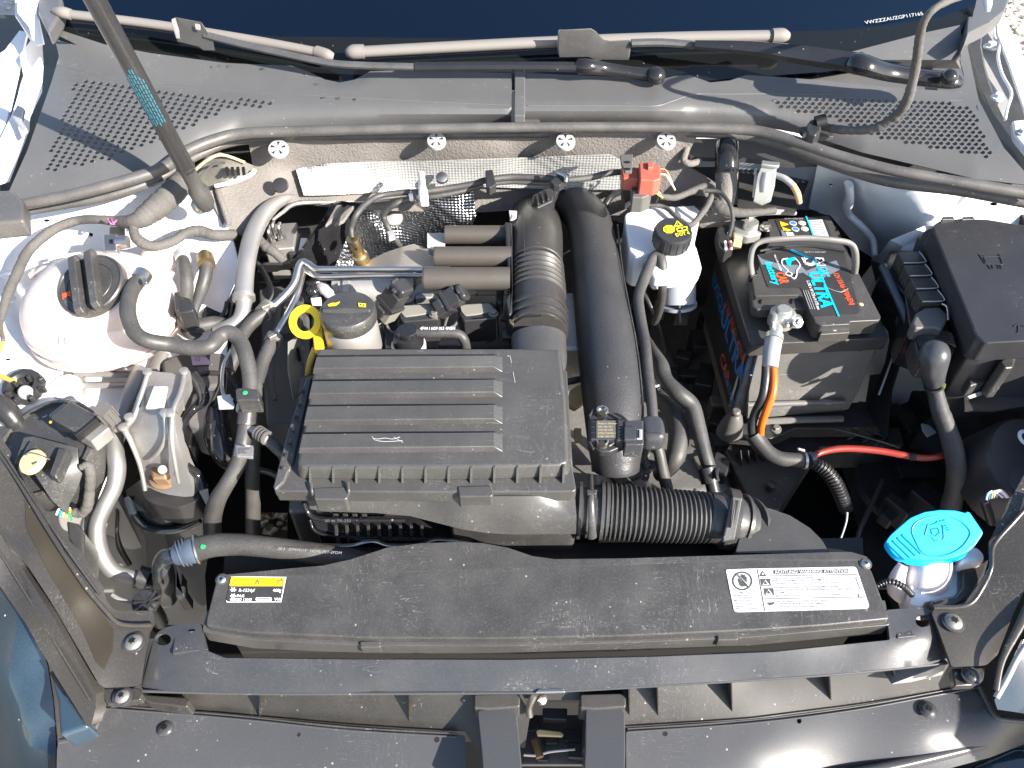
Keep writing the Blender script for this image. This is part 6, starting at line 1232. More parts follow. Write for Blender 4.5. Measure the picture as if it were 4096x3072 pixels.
# ================================================================ ENGINE TOP PARTS
def top_parts():
    d = thing('dipstick', 'bright yellow ring handle of the oil dipstick', 'dipstick', P(1230, 1380, .83))
    c = P(1222, 1288, .893); n = 40; V = []; Fc = []
    ax = Vector((0, -.62, .78)).normalized(); x, y, a = bas(ax); r1, r0, h = .0170, .0100, .0026
    for rr, hh in ((r1, -h), (r1+.0006, 0), (r1, h), (r0, h), (r0-.0006, 0), (r0, -h)):
        V += [c+x*math.cos(2*math.pi*i/n)*rr+y*math.sin(2*math.pi*i/n)*rr*1.06+a*hh for i in range(n)]
    for k in range(6):
        for i in range(n): Fc.append([k*n+i, k*n+(i+1) % n, ((k+1) % 6)*n+(i+1) % n, ((k+1) % 6)*n+i])
    mk('ring_handle', V, Fc, 'yellow_plastic', d, ang=50)
    slab('handle_stem', [(1236, 1322, 6), (1262, 1300), (1288, 1310), (1292, 1360), (1294, 1392, 6), (1256, 1396, 6), (1250, 1340)], .886, .009, 'yellow_plastic', d, bevel=.002)
    tube('dipstick_tube', [(1262, 1395, .875, 14), (1240, 1450, .86, 13), (1228, 1530, .83, 13)], 13, 'yellow_dirty', d)
    o = thing('oil_filler_cap', 'black oil filler cap with yellow oil can print on a silver neck', 'oil cap', P(1392, 1340, .84))
    c = P(1392, 1250, .912)
    lathe('filler_neck', [(.0295, -.045), (.0290, -.030), (.0285, -.016), (.026, -.010)], c-Vector((0, .0, .004)), 'neck', o, n=48)
    k = lathe('cap', [(.0275, -.012), (.0290, -.009), (.0295, -.002), (.0290, .003), (.0275, .0052), (.0255, .0055), (.001, .0058)], c, 'plastic', o, n=48)
    V = []
    for s in (-1, 1):
        V += [c+Vector((-.0255, s*.0030-.004, .005)), c+Vector((0, s*.0058-.004, .005)), c+Vector((.0255, s*.0030-.004, .005)), c+Vector((.0245, s*.0018-.004, .0085)), c+Vector((0, s*.0030-.004, .0115)), c+Vector((-.0245, s*.0018-.004, .0085))]
    mk('cap_grip', V, [[0, 1, 2, 3, 4, 5], [11, 10, 9, 8, 7, 6], [0, 5, 11, 6], [5, 4, 10, 11], [4, 3, 9, 10], [3, 2, 8, 9], [0, 1, 7, 6], [1, 2, 8, 7]], 'plastic', k, bevel=.0015)
    z = c.z+.0058
    flat('oil_can_print', [(1311, 1222), (1328, 1215), (1344, 1215), (1360, 1209), (1356, 1216), (1344, 1226), (1316, 1228)], z, 'yellow_print', k, lift=.0009)
    flat('manual_print', [(1434, 1215), (1464, 1218), (1464, 1232), (1436, 1229)], z, 'yellow_print', k, lift=.0009); flat('manual_gap', [(1440, 1219), (1447, 1220), (1447, 1226), (1440, 1225)], z, 'ink', k, lift=.0013); flat('manual_gap', [(1452, 1221), (1459, 1222), (1459, 1228), (1452, 1227)], z, 'ink', k, lift=.0013)
    # coils
    for i, (u0, u1, u2, v0, lab) in enumerate(((1588, 1752, 1760, 1216, 'left ignition coil with grey lit top and bolt behind the filter box'), (1830, 1990, 1996, 1212, 'right ignition coil with grey lit top and bolt next to the intake pipe'))):
        q = thing('ignition_coil', lab, 'ignition coil', P(u0+80, v0+60, .83), 'ignition coils on the engine')
        slab('coil_body', [(u0, v0+8, 6), (u0+20, v0+2), (u1-30, v0-6), (u1-8, v0+2, 6), (u2, v0+44), (u1, v0+60, 6), (u0+90, v0+66), (u0+24, v0+72, 8), (u0+6, v0+40)], .862, .035, 'plastic_clean', q, bevel=.002, r=4)
        slab('coil_lit_top', [(u0+10, v0+12, 6), (u0+30, v0+6), (u1-34, v0, 6), (u1-14, v0+18), (u1-30, v0+34), (u0+80, v0+44), (u0+30, v0+50, 8), (u0+16, v0+34)], .8635, .003, 'coil_lit', q, bevel=.0006, r=4)  # lighter slab on the dark body, sunlight put into its colour
        hexbolt(u1-16, v0+42, .864, 14, q, 'steel_dirty')
    q = thing('ignition_coil', 'narrow ignition coil lit at its edge between oil cap and connector', 'ignition coil', P(1500, 1300, .82), 'ignition coils on the engine')
    slab('coil_body', [(1486, 1225), (1520, 1210), (1545, 1240), (1520, 1275), (1490, 1285)], .855, .01, 'coil_lit', q, bevel=.002)
    slab('coil_base', [(1478, 1280), (1530, 1276), (1530, 1350), (1480, 1370)], .845, .04, 'plastic_clean', q, bevel=.002)
    # connectors on coils
    def conn(L, m1, lab, s=1.):
        q = thing('coil_connector', lab, 'connector', P(*L[0]), 'coil connectors'); a, b = P(*L[0]), P(*L[1]); d = (b-a); x = d.normalized()
        up = Vector((0, -.5, .8)); up = (up-x*up.dot(x)).normalized(); sd2 = x.cross(up)
        def bx(nm, t0, t1, wv, hv, off, m, bev=.0015):
            V = [a+d*t+sd2*sw*wv+up*(off+sh*hv) for t in (t0, t1) for sw in (-1, 1) for sh in (-1, 1)]
            mk(nm, V, [[0, 1, 3, 2], [4, 6, 7, 5], [0, 4, 5, 1], [2, 3, 7, 6], [0, 2, 6, 4], [1, 5, 7, 3]], m, q, bevel=bev)
        bx('plug', 0, .42, .0125*s, .009*s, 0, m1); bx('latch', .08, .32, .006*s, .004*s, .010*s, 'plastic_clean'); bx('sleeve', .40, .80, .0105*s, .0095*s, .001, 'plastic_clean'); bx('strap', .36, .46, .0130*s, .0105*s, .0005, 'plastic_clean', .0006)
        bx('boot', .78, 1.0, .0095*s, .0105*s, -.002, 'plastic_clean', .004); bx('boot_nib', .84, .92, .003*s, .013*s, 0, 'plastic_clean')
    conn([(1530, 1260, .862), (1612, 1140, .905)], 'coil_lit', 'lit tilted connector right of the oil filler cap', 1.05)  # same plug as the next one, its colour lightened as if sunlit
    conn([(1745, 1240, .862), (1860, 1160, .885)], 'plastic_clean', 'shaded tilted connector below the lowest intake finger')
    slab('boot_tab', [(1560, 1118), (1585, 1105), (1596, 1112), (1575, 1125), (1568, 1130)], .912, .006, 'plastic_clean', None, label='small black tab on top of the lit coil connector', cat='tab')
    # breather cap + hose
    q = thing('breather_valve', 'black round breather cap with printed hose behind the filter box', 'breather valve', P(1635, 1370, .84))
    lathe('valve_rim', [(.0190, -.012), (.0190, -.006), (.017, -.004)], P(1632, 1362, .868), 'grey_light', q, n=36)
    lathe('valve_body', [(.0165, -.008), (.0170, 0), (.015, .004), (.0115, .005), (.0115, .010), (.0105, .0115), (.001, .012)], P(1632, 1350, .875), 'gloss', q, n=32)
    tube('breather_hose', [(1668, 1330, .882, 19), (1720, 1334, .882, 20), (1790, 1332, .882, 20), (1835, 1338, .88, 20), (1856, 1360, .874, 20), (1864, 1395, .86, 20), (1866, 1420, .85, 18)], 20, 'rubber', q, n=18, sub=8)
    text('4F44 I 6G9 0S3 4N5H', 1680, 1322, .8885, 12, 'white_print', q, du=1, dv=0, sx=.62, bold=.01, lift=.001)
    # camshaft sensor etc.
    q = thing('cam_sensor', 'small black sensor with translucent sleeve left of the oil cap', 'sensor', P(1250, 1200, .83))
    rod('sensor_stem', P(1243, 1125, .86), P(1256, 1190, .84), .007, 'gloss', q); blob('sensor_head', P(1252, 1165, .852), (.009, .009, .008), 'gloss', q); slab('sensor_label', [(1240, 1190), (1284, 1186), (1284, 1210), (1244, 1210)], .848, .006, 'label_white', q)
    tube('sleeve', [(1270, 1140, .855, 14), (1300, 1160, .855, 22), (1330, 1190, .845, 16)], 18, 'smoke', q, wob=.2, sub=8)
    q = thing('engine_bracket', 'upright galvanised steel bracket left of the filter box', 'steel bracket', P(1180, 1450, .80))
    slab('bracket_plate', [(1150, 1365, 14), (1185, 1345, 20), (1205, 1362), (1208, 1420), (1222, 1500), (1205, 1540), (1172, 1600), (1150, 1480)], plane3((1150, 1365, .875), (1205, 1362, .862), (1172, 1600, .82)), .006, 'galv', q, bevel=.0012)
    slab('bracket_slot', [(1184, 1392, 8), (1196, 1388, 8), (1202, 1430, 8), (1192, 1436, 8)], plane3((1150, 1365, .877), (1205, 1362, .864), (1172, 1600, .822)), .005, 'black', q, bevel=0, r=6)
    # intake fingers
    f = thing('resonator', 'three stacked dull black intake fingers left of the intake pipe', 'intake resonator', P(1850, 1030, .84))
    for (ul, ur, v0, v1, z) in ((1782, 2050, 902, 976, .872), (1742, 2045, 986, 1066, .882), (1700, 2040, 1068, 1160, .892)):
        vm = (v0+v1)/2; r = (v1-v0)/2*1.0
        # half-round bar
        tube('finger', [(ul, vm, z-.004, r), (ul+20, vm, z-.004, r), (ur-60, vm, z-.004, r), (ur, vm, z-.004, r)], r, 'finger', f, n=32, ang=40)
        tube('finger_crease', [(ul+4, v0+17, z+.0045), (ur-60, v0+15, z+.0045)], 1.5, 'finger', f, n=5, sub=1)
    slab('resonator_wall', [(2018, 885, 6), (2050, 890), (2050, 1250), (2035, 1260), (2022, 1200), (2040, 1160), (2030, 1060)], .885, .03, 'plastic_clean', f, bevel=.003)
    slab('wall_tab', [(2035, 840), (2068, 842), (2066, 872), (2040, 875)], .88, .004, 'grey_light', f, bevel=.0008)
    slab('wall_hook', [(1984, 1150), (2015, 1145), (2012, 1210), (1996, 1214), (1982, 1190)], .87, .02, 'plastic_clean', f, bevel=.002)
    slab('wall_frame', [(2008, 1320), (2050, 1312), (2060, 1350), (2010, 1352)], .862, .006, 'plastic_clean', f, bevel=.001)
    # bulkhead wiring
    w3 = thing('bulkhead_wiring', 'dusty grey cable pair strung across the bulkhead foil to the red connector', 'cables', P(2000, 710, .92))
    tube('cable', [(1690, 768, .918, 12), (1800, 752, .918, 13), (1900, 735, .92, 13), (1940, 722, .922, 13), (2050, 708, .922, 13), (2180, 712, .922, 13), (2250, 720, .922, 13), (2350, 712, .922, 13), (2440, 692, .925, 13), (2500, 688, .925, 12)], 13, 'rubber', w3, sub=8)
    tube('cable', [(1960, 735, .915, 10), (2050, 728, .915, 10), (2160, 732, .915, 10), (2240, 728, .915, 10)], 10, 'rubber', w3, sub=8)
    tube('cable', [(1660, 790, .91, 11), (1740, 785, .912, 11), (1860, 762, .914, 11), (1930, 740, .915, 11)], 10, 'rubber', w3, sub=8)
    slab('cable_holder', [(1940, 680, 4), (1970, 676), (1974, 690), (1985, 735), (1960, 750), (1945, 745)], .935, .012, 'plastic_clean', w3, bevel=.0015)
    slab('cable_holder', [(2200, 725, 4), (2225, 700), (2245, 680), (2278, 695), (2270, 715), (2240, 740), (2215, 738)], .938, .010, 'plastic_clean', w3, bevel=.0015)
    tube('steel_clip', [(2228, 690, .942, 8), (2262, 706, .942, 9), (2262, 730, .938, 8)], 9, 'steel', w3, n=8)
    tube('white_holder', [(1685, 695, .925, 13), (1688, 730, .925, 14), (1690, 760, .93, 16), (1692, 795, .925, 20)], 16, 'bottle', w3, n=10)
    slab('white_foot', [(1672, 755), (1710, 752), (1714, 800), (1680, 800)], .932, .010, 'bottle', w3, bevel=.002)
    clamp((1636, 790, .912), (1652, 788, .912), 15, w3, 'white_print', 'white_tape')
    r = thing('red_connector', 'orange red electric plug on the bulkhead with coloured wires', 'connector', P(2590, 690, .92))
    slab('plug_body', [(2556, 648, 4), (2618, 645, 4), (2620, 655), (2642, 660), (2645, 712), (2618, 722, 4), (2560, 718, 4)], .945, .022, 'orange_red', r, bevel=.002)
    slab('plug_latch', [(2590, 648), (2614, 646), (2614, 668), (2592, 670)], .949, .006, 'orange_red', r, bevel=.001)
    slab('plug_nose', [(2484, 665), (2556, 668), (2555, 716), (2492, 710)], .936, .018, 'orange_red', r, bevel=.002)
    slab('plug_holder', [(2480, 618), (2532, 616), (2528, 685), (2500, 686), (2484, 650)], .95, .004, 'grey_dark', r, bevel=.0008)
    for v in (649, 676): lathe('holder_hole', [(.003, 0), (.003, .0004)], P(2509, v, .9503), 'black', r, n=12, sx=1.3, sy=.8)
    for i, c in enumerate(('cream', 'orange_red', 'white_print')):
        tube('plug_wire', [(2640, 676+i*10, .932, 4), (2662, 682+i*9, .932, 4), (2680, 712+i*6, .928, 4), (2692, 745, .92, 4), (2700, 760, .915, 4)], 4, c, r, n=6)
    k = thing('black_connector', 'grey black multi plug below the red connector', 'connector', P(2570, 760, .90))
    slab('plug_body', [(2528, 728, 4), (2572, 722), (2610, 736), (2606, 775), (2572, 790, 4), (2528, 788, 4)], .925, .022, 'grey_dark', k, bevel=.002)
    for i in range(3): slab('plug_groove', [(2530, 737+i*17), (2600, 737+i*15), (2600, 740+i*15), (2530, 741+i*17)], .9255, .003, 'black', k, bevel=0)
    for i, c in enumerate(('pink', 'green', 'cyan_print', 'yellow')):
        tube('plug_wire', [(2608, 745+i*5, .915, 3.5), (2628, 760+i*5, .912, 3.5), (2650, 785+i*2, .905, 3.5)], 3.5, c, k, n=6)
    slab('plug_stand', [(2482, 715), (2500, 720), (2526, 740), (2520, 800), (2500, 812), (2488, 780)], .905, .01, 'plastic_clean', k, bevel=.001)
    T = lambda nm, L, r, m, lab, cat='cable', **kk: tube(nm, L, r, m, None, label=lab, cat=cat, wob=.06, sub=10, **kk)
    T('wiring_loom', [(2640, 785, .905, 12), (2700, 790, .90, 13), (2760, 768, .90, 14), (2820, 745, .902, 15), (2850, 760, .90, 14), (2840, 800, .895, 13), (2810, 850, .885, 13), (2760, 900, .88, 11), (2700, 862, .88, 10), (2660, 830, .88, 9), (2580, 815, .88, 10), (2500, 810, .88, 10)], 12, 'loom', 'taped loom making an S loop above the brake fluid tank')
    T('thin_wire', [(2820, 762, .905, 9), (2880, 770, .905, 8), (2920, 820, .90, 8), (2930, 880, .89, 8), (2915, 950, .885, 8)], 8, 'rubber', 'thin cable arching to the left battery terminal sensor')
    T('wiring_loom', [(2850, 790, .885, 22), (2880, 830, .88, 28), (2940, 850, .878, 20), (3020, 850, .878, 16), (3100, 842, .876, 14)], 20, 'loom', 'short frayed taped loom behind the battery')
    T('dark_hose', [(2400, 870, .84, 14), (2440, 790, .86, 14), (2500, 760, .87, 12)], 14, 'rubber_clean', 'short dark hose behind the fat pipe top')
    h = thing('heater_pipe', 'vertical black and grey soft hose standing behind the battery', 'hose', P(2910, 760, .86))
    tube('hose_top', [(2910, 572, .935, 42), (2908, 600, .93, 47), (2908, 640, .922, 47), (2908, 690, .91, 46)], 46, 'gloss', h, n=24)
    tube('hose_foot', [(2908, 688, .91, 44), (2906, 740, .90, 42), (2900, 800, .885, 38), (2890, 850, .87, 30)], 40, 'felt', h, n=20)
    b = thing('cable_bracket', 'galvanised bracket holding a pale fitting behind the battery', 'metal bracket', P(3060, 740, .90))
    slab('bracket_top', [(3048, 640, 4), (3120, 648, 4), (3118, 662), (3110, 664), (3046, 656)], .945, .004, 'galv', b, bevel=.001)
    slab('bracket_plate', [(3050, 655), (3108, 662), (3100, 740), (3085, 800), (3050, 815), (3015, 800), (3030, 700)], plane3((3050, 655, .943), (3108, 662, .943), (3050, 815, .90)), .003, 'galv', b, bevel=.0006)
    tube('fitting', [(3066, 690, .945, 18), (3060, 730, .935, 22), (3056, 770, .925, 18)], 20, 'alu', b, n=18)
    tube('bracket_arm', [(3018, 700, .925, 5), (3024, 680, .93, 5), (3014, 790, .90, 6)], 5, 'galv', b, n=6)
    tube('fitting_hose', [(3100, 700, .93, 12), (3140, 715, .93, 13), (3175, 745, .925, 13)], 13, 'grey_plastic', b, n=14)
    tube('fitting_hose_end', [(3172, 742, .925, 13), (3190, 775, .918, 13), (3198, 810, .905, 11)], 12, 'orange_stain', b, n=14)
    wl = thing('bulkhead_plate', 'painted blue white bulkhead strip behind the heater hose', 'bulkhead strip', P(2900, 700, .88))
    sheet('strip', [(2740, 618), (3100, 620), (3290, 660), (3240, 840), (3000, 830), (2750, 780)], rbf([(2740, 618, .89), (3100, 630, .89), (3290, 660, .90), (3240, 840, .80), (3000, 830, .80), (2750, 780, .81), (3000, 700, .85)]), 40, 'strip_paint', wl, holes=[(2818, 710, 16, 10, 12)])
    sheet('dark_liner', [(2740, 560), (3000, 560), (3160, 600), (3280, 650), (3150, 655), (3040, 640), (2960, 632), (2760, 628)], .915, 40, 'dark', wl, sol=.006)
    sheet('dark_liner', [(2745, 645), (2860, 650), (2860, 830), (2720, 830)], .865, 40, 'dark', wl, sol=.004)
    sheet('dark_liner', [(2960, 660), (3250, 690), (3180, 850), (2950, 850)], .86, 40, 'dark', wl, sol=.004)
    # left scuttle drain trim next to the strut
    s = thing('drain_trim', 'dirty translucent grey drain flap between the strut and the felt', 'drain flap', P(880, 700, .92))
    sheet('flap', [(760, 680), (830, 625), (880, 608), (960, 640), (1010, 660), (1018, 690), (960, 720), (860, 745), (800, 760)], rbf([(760, 680, .93), (880, 608, .945), (1010, 665, .93), (860, 745, .92), (900, 680, .94)]), 26, 'trim_dirty', s, sol=.003)
    tube('flap_edge', [(860, 745, .925, 8), (930, 728, .927, 9), (1000, 700, .93, 9), (1018, 680, .932, 8)], 8, 'white', s, n=8)
    tube('flap_rib', [(770, 690, .938, 6), (830, 640, .95, 6), (890, 620, .952, 6), (980, 650, .94, 6)], 6, 'cream', s, n=8)
    tube('flap_rib', [(790, 720, .935, 5), (850, 660, .95, 5), (900, 650, .952, 5)], 5, 'seal', s, n=8)
    for i in range(4): slab('flap_slot', [(900+i*22, 668), (912+i*22, 666), (914+i*22, 690), (902+i*22, 692)], .946, .004, 'black', s, bevel=0)
mat('yellow_plastic', (.90, .60, .02), .3, sss=.15)
mat('neck', (.36, .34, .32), .42, metal=.5, dust=.2)
mat('coil_lit', (.20, .19, .165), .45, dust=.35, dcol=(.35, .33, .27))  # dark coil plastic lightened in colour where the sun strikes it
mat('smoke', (.35, .32, .36), .2)
mat('galv', (.50, .50, .47), .42, metal=.8, dust=.5, dcol=(.25, .24, .21), var=.25)
mat('finger', (.058, .050, .042), .48, dust=.12, bump=.04)
mat('orange_stain', (.55, .33, .16), .6, dust=.3)
mat('strip_paint', (.35, .40, .47), .35, dust=.2)
mat('trim_dirty', (.10, .095, .08), .35, dust=.6, dcol=(.35, .32, .27))
top_parts()
def clutter():
    H = lambda L, r, m, lab, cat='hose', nm='thin_hose', **k: tube(nm, L, r, m, None, label=lab, cat=cat, sub=8, **k)
    H([(1010, 1030, .83, 10), (1060, 1100, .84, 11), (1085, 1170, .845, 11), (1060, 1230, .84, 11), (1010, 1250, .83, 10)], 11, 'rubber', 'thin shaded hose curling right of the big aluminium pipe')
    H([(880, 1120, .83, 7), (905, 1180, .835, 8), (900, 1240, .835, 8), (870, 1290, .83, 8)], 8, 'plastic_clean', 'thin black wire hanging beside the two short hoses', 'wire', 'thin_wire')
    H([(1120, 1180, .835, 9), (1110, 1280, .835, 10), (1090, 1380, .83, 10), (1085, 1500, .82, 10), (1100, 1600, .81, 10)], 10, 'loom', 'thin taped wire running down between engine and lower steel pipe hose', 'wire', 'thin_wire', wob=.1)
    H([(2270, 1180, .82, 9), (2300, 1230, .83, 10), (2290, 1290, .83, 10), (2265, 1340, .82, 10)], 10, 'loom', 'short taped wire in the gap between the two big pipes', 'wire', 'thin_wire', wob=.1)
    H([(2510, 1020, .80, 9), (2545, 1120, .79, 9), (2600, 1220, .77, 10), (2640, 1320, .74, 10), (2660, 1420, .70, 9)], 9, 'rubber_clean', 'dark thin hose falling into the gap left of the battery')
    H([(2720, 1130, .79, 8), (2715, 1200, .79, 8), (2722, 1290, .77, 8)], 8, 'rubber_clean', 'thin black hose crossing the silver brake cylinder')
    H([(700, 1560, .80, 10), (800, 1500, .81, 11), (900, 1500, .81, 11), (950, 1560, .80, 10)], 10, 'plastic_clean', 'black cable arching over the right end of the engine mount', 'cable', 'thin_cable')
    H([(2440, 1790, .79, 5), (2500, 1900, .78, 5), (2560, 1960, .77, 5)], 5, 'plastic_clean', 'fine black wire behind the corrugated air duct', 'wire', 'thin_wire')
    H([(1040, 1880, .80, 12), (1100, 1900, .79, 12), (1160, 1960, .78, 12)], 12, 'plastic_clean', 'short black hose behind the front left corner of the filter box')
    H([(1560, 1225, .85, 6), (1545, 1290, .85, 6), (1570, 1330, .845, 6), (1620, 1310, .85, 6)], 6, 'loom', 'thin engine wire looping under the lit coil connector', 'wire', 'thin_wire')
    H([(1790, 1265, .85, 6), (1780, 1310, .85, 6), (1820, 1300, .852, 6), (1840, 1250, .855, 6)], 6, 'loom', 'thin engine wire looping between the two large ignition coils', 'wire', 'thin_wire')
clutter()
# ================================================================ BRAKE FLUID TANK
def brake():
    t = thing('brake_fluid_tank', 'milky white brake fluid tank with black and yellow cap', 'brake fluid tank', P(2690, 1050, .78))
    slab('rear_tank', [(2498, 855, 14), (2540, 838, 10), (2600, 826), (2700, 824), (2700, 930), (2760, 975), (2640, 1010), (2545, 1022, 14), (2518, 1000), (2505, 920)], .872, .05, 'reservoir', t, bevel=.006, seg=4, r=10)
    slab('rear_chamber', [(2660, 828, 14), (2785, 816, 12), (2800, 850), (2798, 890, 14), (2720, 905), (2660, 895)], .865, .045, 'reservoir', t, bevel=.005, seg=4, r=10)
    slab('front_tank', [(2600, 990, 20), (2640, 950), (2755, 930, 20), (2778, 960), (2795, 1020), (2806, 1070, 14), (2796, 1090, 16), (2620, 1108, 16), (2578, 1060, 14), (2580, 1020)], .868, .018, 'reservoir', t, bevel=.006, seg=4, r=10)
    slab('front_flange', [(2588, 1010, 14), (2785, 985), (2808, 1070, 14), (2798, 1096, 14), (2616, 1118, 14), (2575, 1062)], .852, .008, 'reservoir', t, bevel=.002, r=8)
    slab('front_base', [(2595, 1015, 14), (2785, 990), (2800, 1070, 14), (2790, 1110, 14), (2612, 1132, 14), (2580, 1062)], .844, .012, 'reservoir', t, bevel=.003, r=8)
    tube('rim', [(2505, 990, .826, 6), (2520, 1018, .825, 7), (2560, 1020, .825, 7), (2600, 1008, .825, 7), (2620, 1012, .825, 7)], 6, 'reservoir', t, n=8)
    c = P(2695, 920, .903); ax = Vector((.02, -.12, 1)).normalized()
    k = lathe('cap', [(.0215, -.022), (.0222, -.020), (.0225, -.003), (.0210, 0), (.001, .0008)], c, 'plastic_clean', t, axis=ax, n=48)
    x, y, a = bas(ax)
    for i in range(18):
        an = 2*math.pi*i/18; c0 = c+(x*math.cos(an)+y*math.sin(an))*.0224-a*.0195; rod('cap_rib', c0, c0+a*.016, .0007, 'plastic_clean', k, n=6)
    pl = (c.z+.0008-(-ax.x/ax.z*c.x-ax.y/ax.z*c.y), -ax.x/ax.z, -ax.y/ax.z)
    octa = lambda u, v, r: [(u+r*math.cos(math.pi*i/4+.39), v+r*.66*math.sin(math.pi*i/4+.39)) for i in range(8)]
    flat('yellow_octagon', octa(2676, 918, 25), pl, 'yellow_print', k, lift=.0003); flat('octagon_ring', octa(2676, 918, 16), pl, 'plastic_clean', k, lift=.0007); flat('octagon_core', octa(2676, 918, 14), pl, 'yellow_print', k, lift=.0011); flat('octagon_dot', octa(2676, 918, 7), pl, 'plastic_clean', k, lift=.0015); flat('octagon_dot', octa(2676, 918, 5), pl, 'yellow_print', k, lift=.0019)
    flat('triangle', [(2708, 884), (2732, 904), (2694, 909)], pl, 'yellow_print', k, lift=.0003); flat('triangle_core', [(2709, 890), (2722, 902), (2701, 905)], pl, 'plastic_clean', k, lift=.0007); text('!', 2707, 903, pl, 7, 'yellow_print', k, lift=.001, bold=.03)
    flat('manual', [(2704, 914), (2748, 906), (2752, 922), (2710, 930)], pl, 'yellow_print', k, lift=.0003); flat('manual_core', [(2711, 917), (2725, 914), (2728, 923), (2714, 925)], pl, 'plastic_clean', k, lift=.0007); flat('manual_core', [(2730, 913), (2743, 911), (2746, 919), (2733, 922)], pl, 'plastic_clean', k, lift=.0007)
    text('DOT 4', 2704, 950, pl, 12, 'yellow_print', k, dv=-.18, bold=.02, sx=.85)
    m = thing('master_cylinder', 'shaded silver brake cylinder end below the brake fluid tank', 'brake cylinder', P(2710, 1200, .74))
    rod('cylinder', P(2712, 1120, .80), P(2712, 1215, .775), .023, 'alu_dark', m, n=32); rod('end_disc', P(2712, 1212, .776), P(2712, 1224, .772), .0245, 'alu_dark', m, n=32)
mat('alu_dark', (.42, .45, .50), .4, metal=.3, dust=.2)
brake()
# ================================================================ BATTERY
def battery():
    t = thing('battery', 'black car battery with cyan and orange lettering and grey carry handle', 'battery', P(3200, 1200, .65))
    slab('case', [(2885, 960), (3060, 940), (3340, 930), (3540, 1340), (3020, 1365)], .800, .165, 'battery_case', t, bevel=.003, grow=-.004)
    slab('rim', [(2868, 940, 6), (2872, 925, 6), (3060, 905), (3345, 900, 6), (3556, 1345, 10), (3550, 1352), (3005, 1378, 10), (2998, 1368)], .816, .020, 'battery_top', t, bevel=.0025, r=4)
    slab('rear_step', [(2878, 930), (3070, 905), (3330, 900), (3350, 950), (2900, 985)], .818, .01, 'battery_top', t, bevel=.002)
    top = .845
    slab('plateau', [(3068, 876, 8), (3318, 862, 10), (3345, 915), (3370, 965), (3440, 1100), (3525, 1268, 8), (3518, 1280, 6), (3400, 1286, 4), (3398, 1296), (3286, 1302, 8), (3262, 1290), (3240, 1240), (3214, 1188, 12), (3196, 1180), (3020, 1184, 8), (3006, 1100), (2998, 1092), (3030, 1080), (3080, 960)], top, .022, 'battery_top', t, bevel=.0022, r=4)
    slab('front_block', [(3290, 1294, 4), (3398, 1290, 4), (3400, 1330), (3280, 1338)], .836, .014, 'battery_top', t, bevel=.0015)
    lathe('vent_dot', [(.0028, 0), (.0026, .0006)], P(3336, 1318, .836), 'grey_light', t, n=14)
    slab('left_shelf', [(3004, 1150, 8), (3030, 1180), (3196, 1178, 8), (3215, 1195), (3224, 1236), (3030, 1238), (3012, 1226)], .838, .014, 'battery_top', t, bevel=.0018)
    lathe('vent_dot', [(.0028, 0), (.0026, .0006)], P(3445, 1218, top), 'cream', t, n=12)
    for u in (3041, 3165):
        lathe('peg_hole', [(.0045, 0), (.0042, .0006), (.0036, .0002)], P(u, 1166, .8385), 'black', t, n=16)
        tube('peg_slot', [(u+2, 1168, .8388, 4), (u+6, 1185, .8388, 4), (u+1, 1214, .8388, 4)], 4, 'black', t, n=6)
    tube('handle', [(3008, 1098, .846, 15), (3002, 1050, .862, 15), (3012, 995, .880, 15), (3045, 966, .888, 15), (3120, 956, .892, 15), (3230, 952, .893, 15), (3330, 960, .892, 15), (3395, 972, .888, 15), (3418, 1000, .880, 15), (3422, 1050, .862, 15), (3418, 1090, .846, 14)], 15, 'handle_grey', t, n=12, sub=8, flat=.75)
    slab('handle_foot', [(2996, 1092), (3026, 1080), (3032, 1098), (3004, 1106)], .848, .01, 'black', t, bevel=.001)
    tube('handle_groove', [(3040, 1004, .848, 5), (3120, 988, .848, 5), (3240, 984, .848, 5), (3380, 1004, .848, 5)], 5, 'plastic_clean', t, n=6)
    # label
    Z = top
    flat('label', [(3027, 1020, 4), (3090, 1012), (3350, 998, 6), (3375, 1010), (3438, 1245, 16), (3430, 1258, 10), (3250, 1268, 8), (3240, 1250), (3212, 1170, 14), (3200, 1152), (3070, 1150, 8), (3052, 1100)], Z, 'label_black', t, r=5, lift=.0004)
    g = lambda pts: flat('grey_band', pts, Z, 'grey_print', t, lift=.0008)
    g([(3029, 1022), (3050, 1040), (3130, 1062), (3200, 1062), (3228, 1090), (3150, 1100), (3070, 1060), (3045, 1060)]); g([(3210, 1092), (3290, 1060), (3344, 1044), (3362, 1078), (3300, 1110), (3260, 1128)])
    ln = lambda a, b, w, m='cyan_print', l=.0011: flat('stripe', [(a[0]-w, a[1]), (a[0]+w, a[1]-1), (b[0]+w, b[1]-1), (b[0]-w, b[1])], Z, m, t, lift=l)
    flat('stripe', [(3158, 1003), (3166, 1001), (3256, 1038), (3262, 1050), (3258, 1056), (3250, 1046), (3164, 1008)], Z, 'cyan_print', t, lift=.0011); ln((3258, 1048), (3354, 1268), 3)
    D = (44, 145)
    def tx(s, u, v, h, m, bold=0, sx=1, d=D, l=.0013): 
        L = math.hypot(*d); text(s, u, v, Z, h, m, t, du=d[0]/L, dv=d[1]/L, bold=bold, sx=sx, lift=l)
    tx('ULTRA', 3232, 1090, 46, 'cyan_print', .035, 1.0, (53, 144), .0016); tx('EXI', 3258, 1032, 32, 'white_print', .02, .8); tx('QA°', 3272, 1072, 32, 'cyan_print', .02, .68, D, .0019)
    tx('L 242 x W 175 x H 175 mm', 3225, 1126, 12, 'white_print', .01, .82, (42, 112)); tx('CAR', 3098, 1094, 34, 'red_print', .03, .62, (26, 50)); tx('battery', 3058, 1052, 28, 'cyan_print', .025, 1.12, (34, 86))
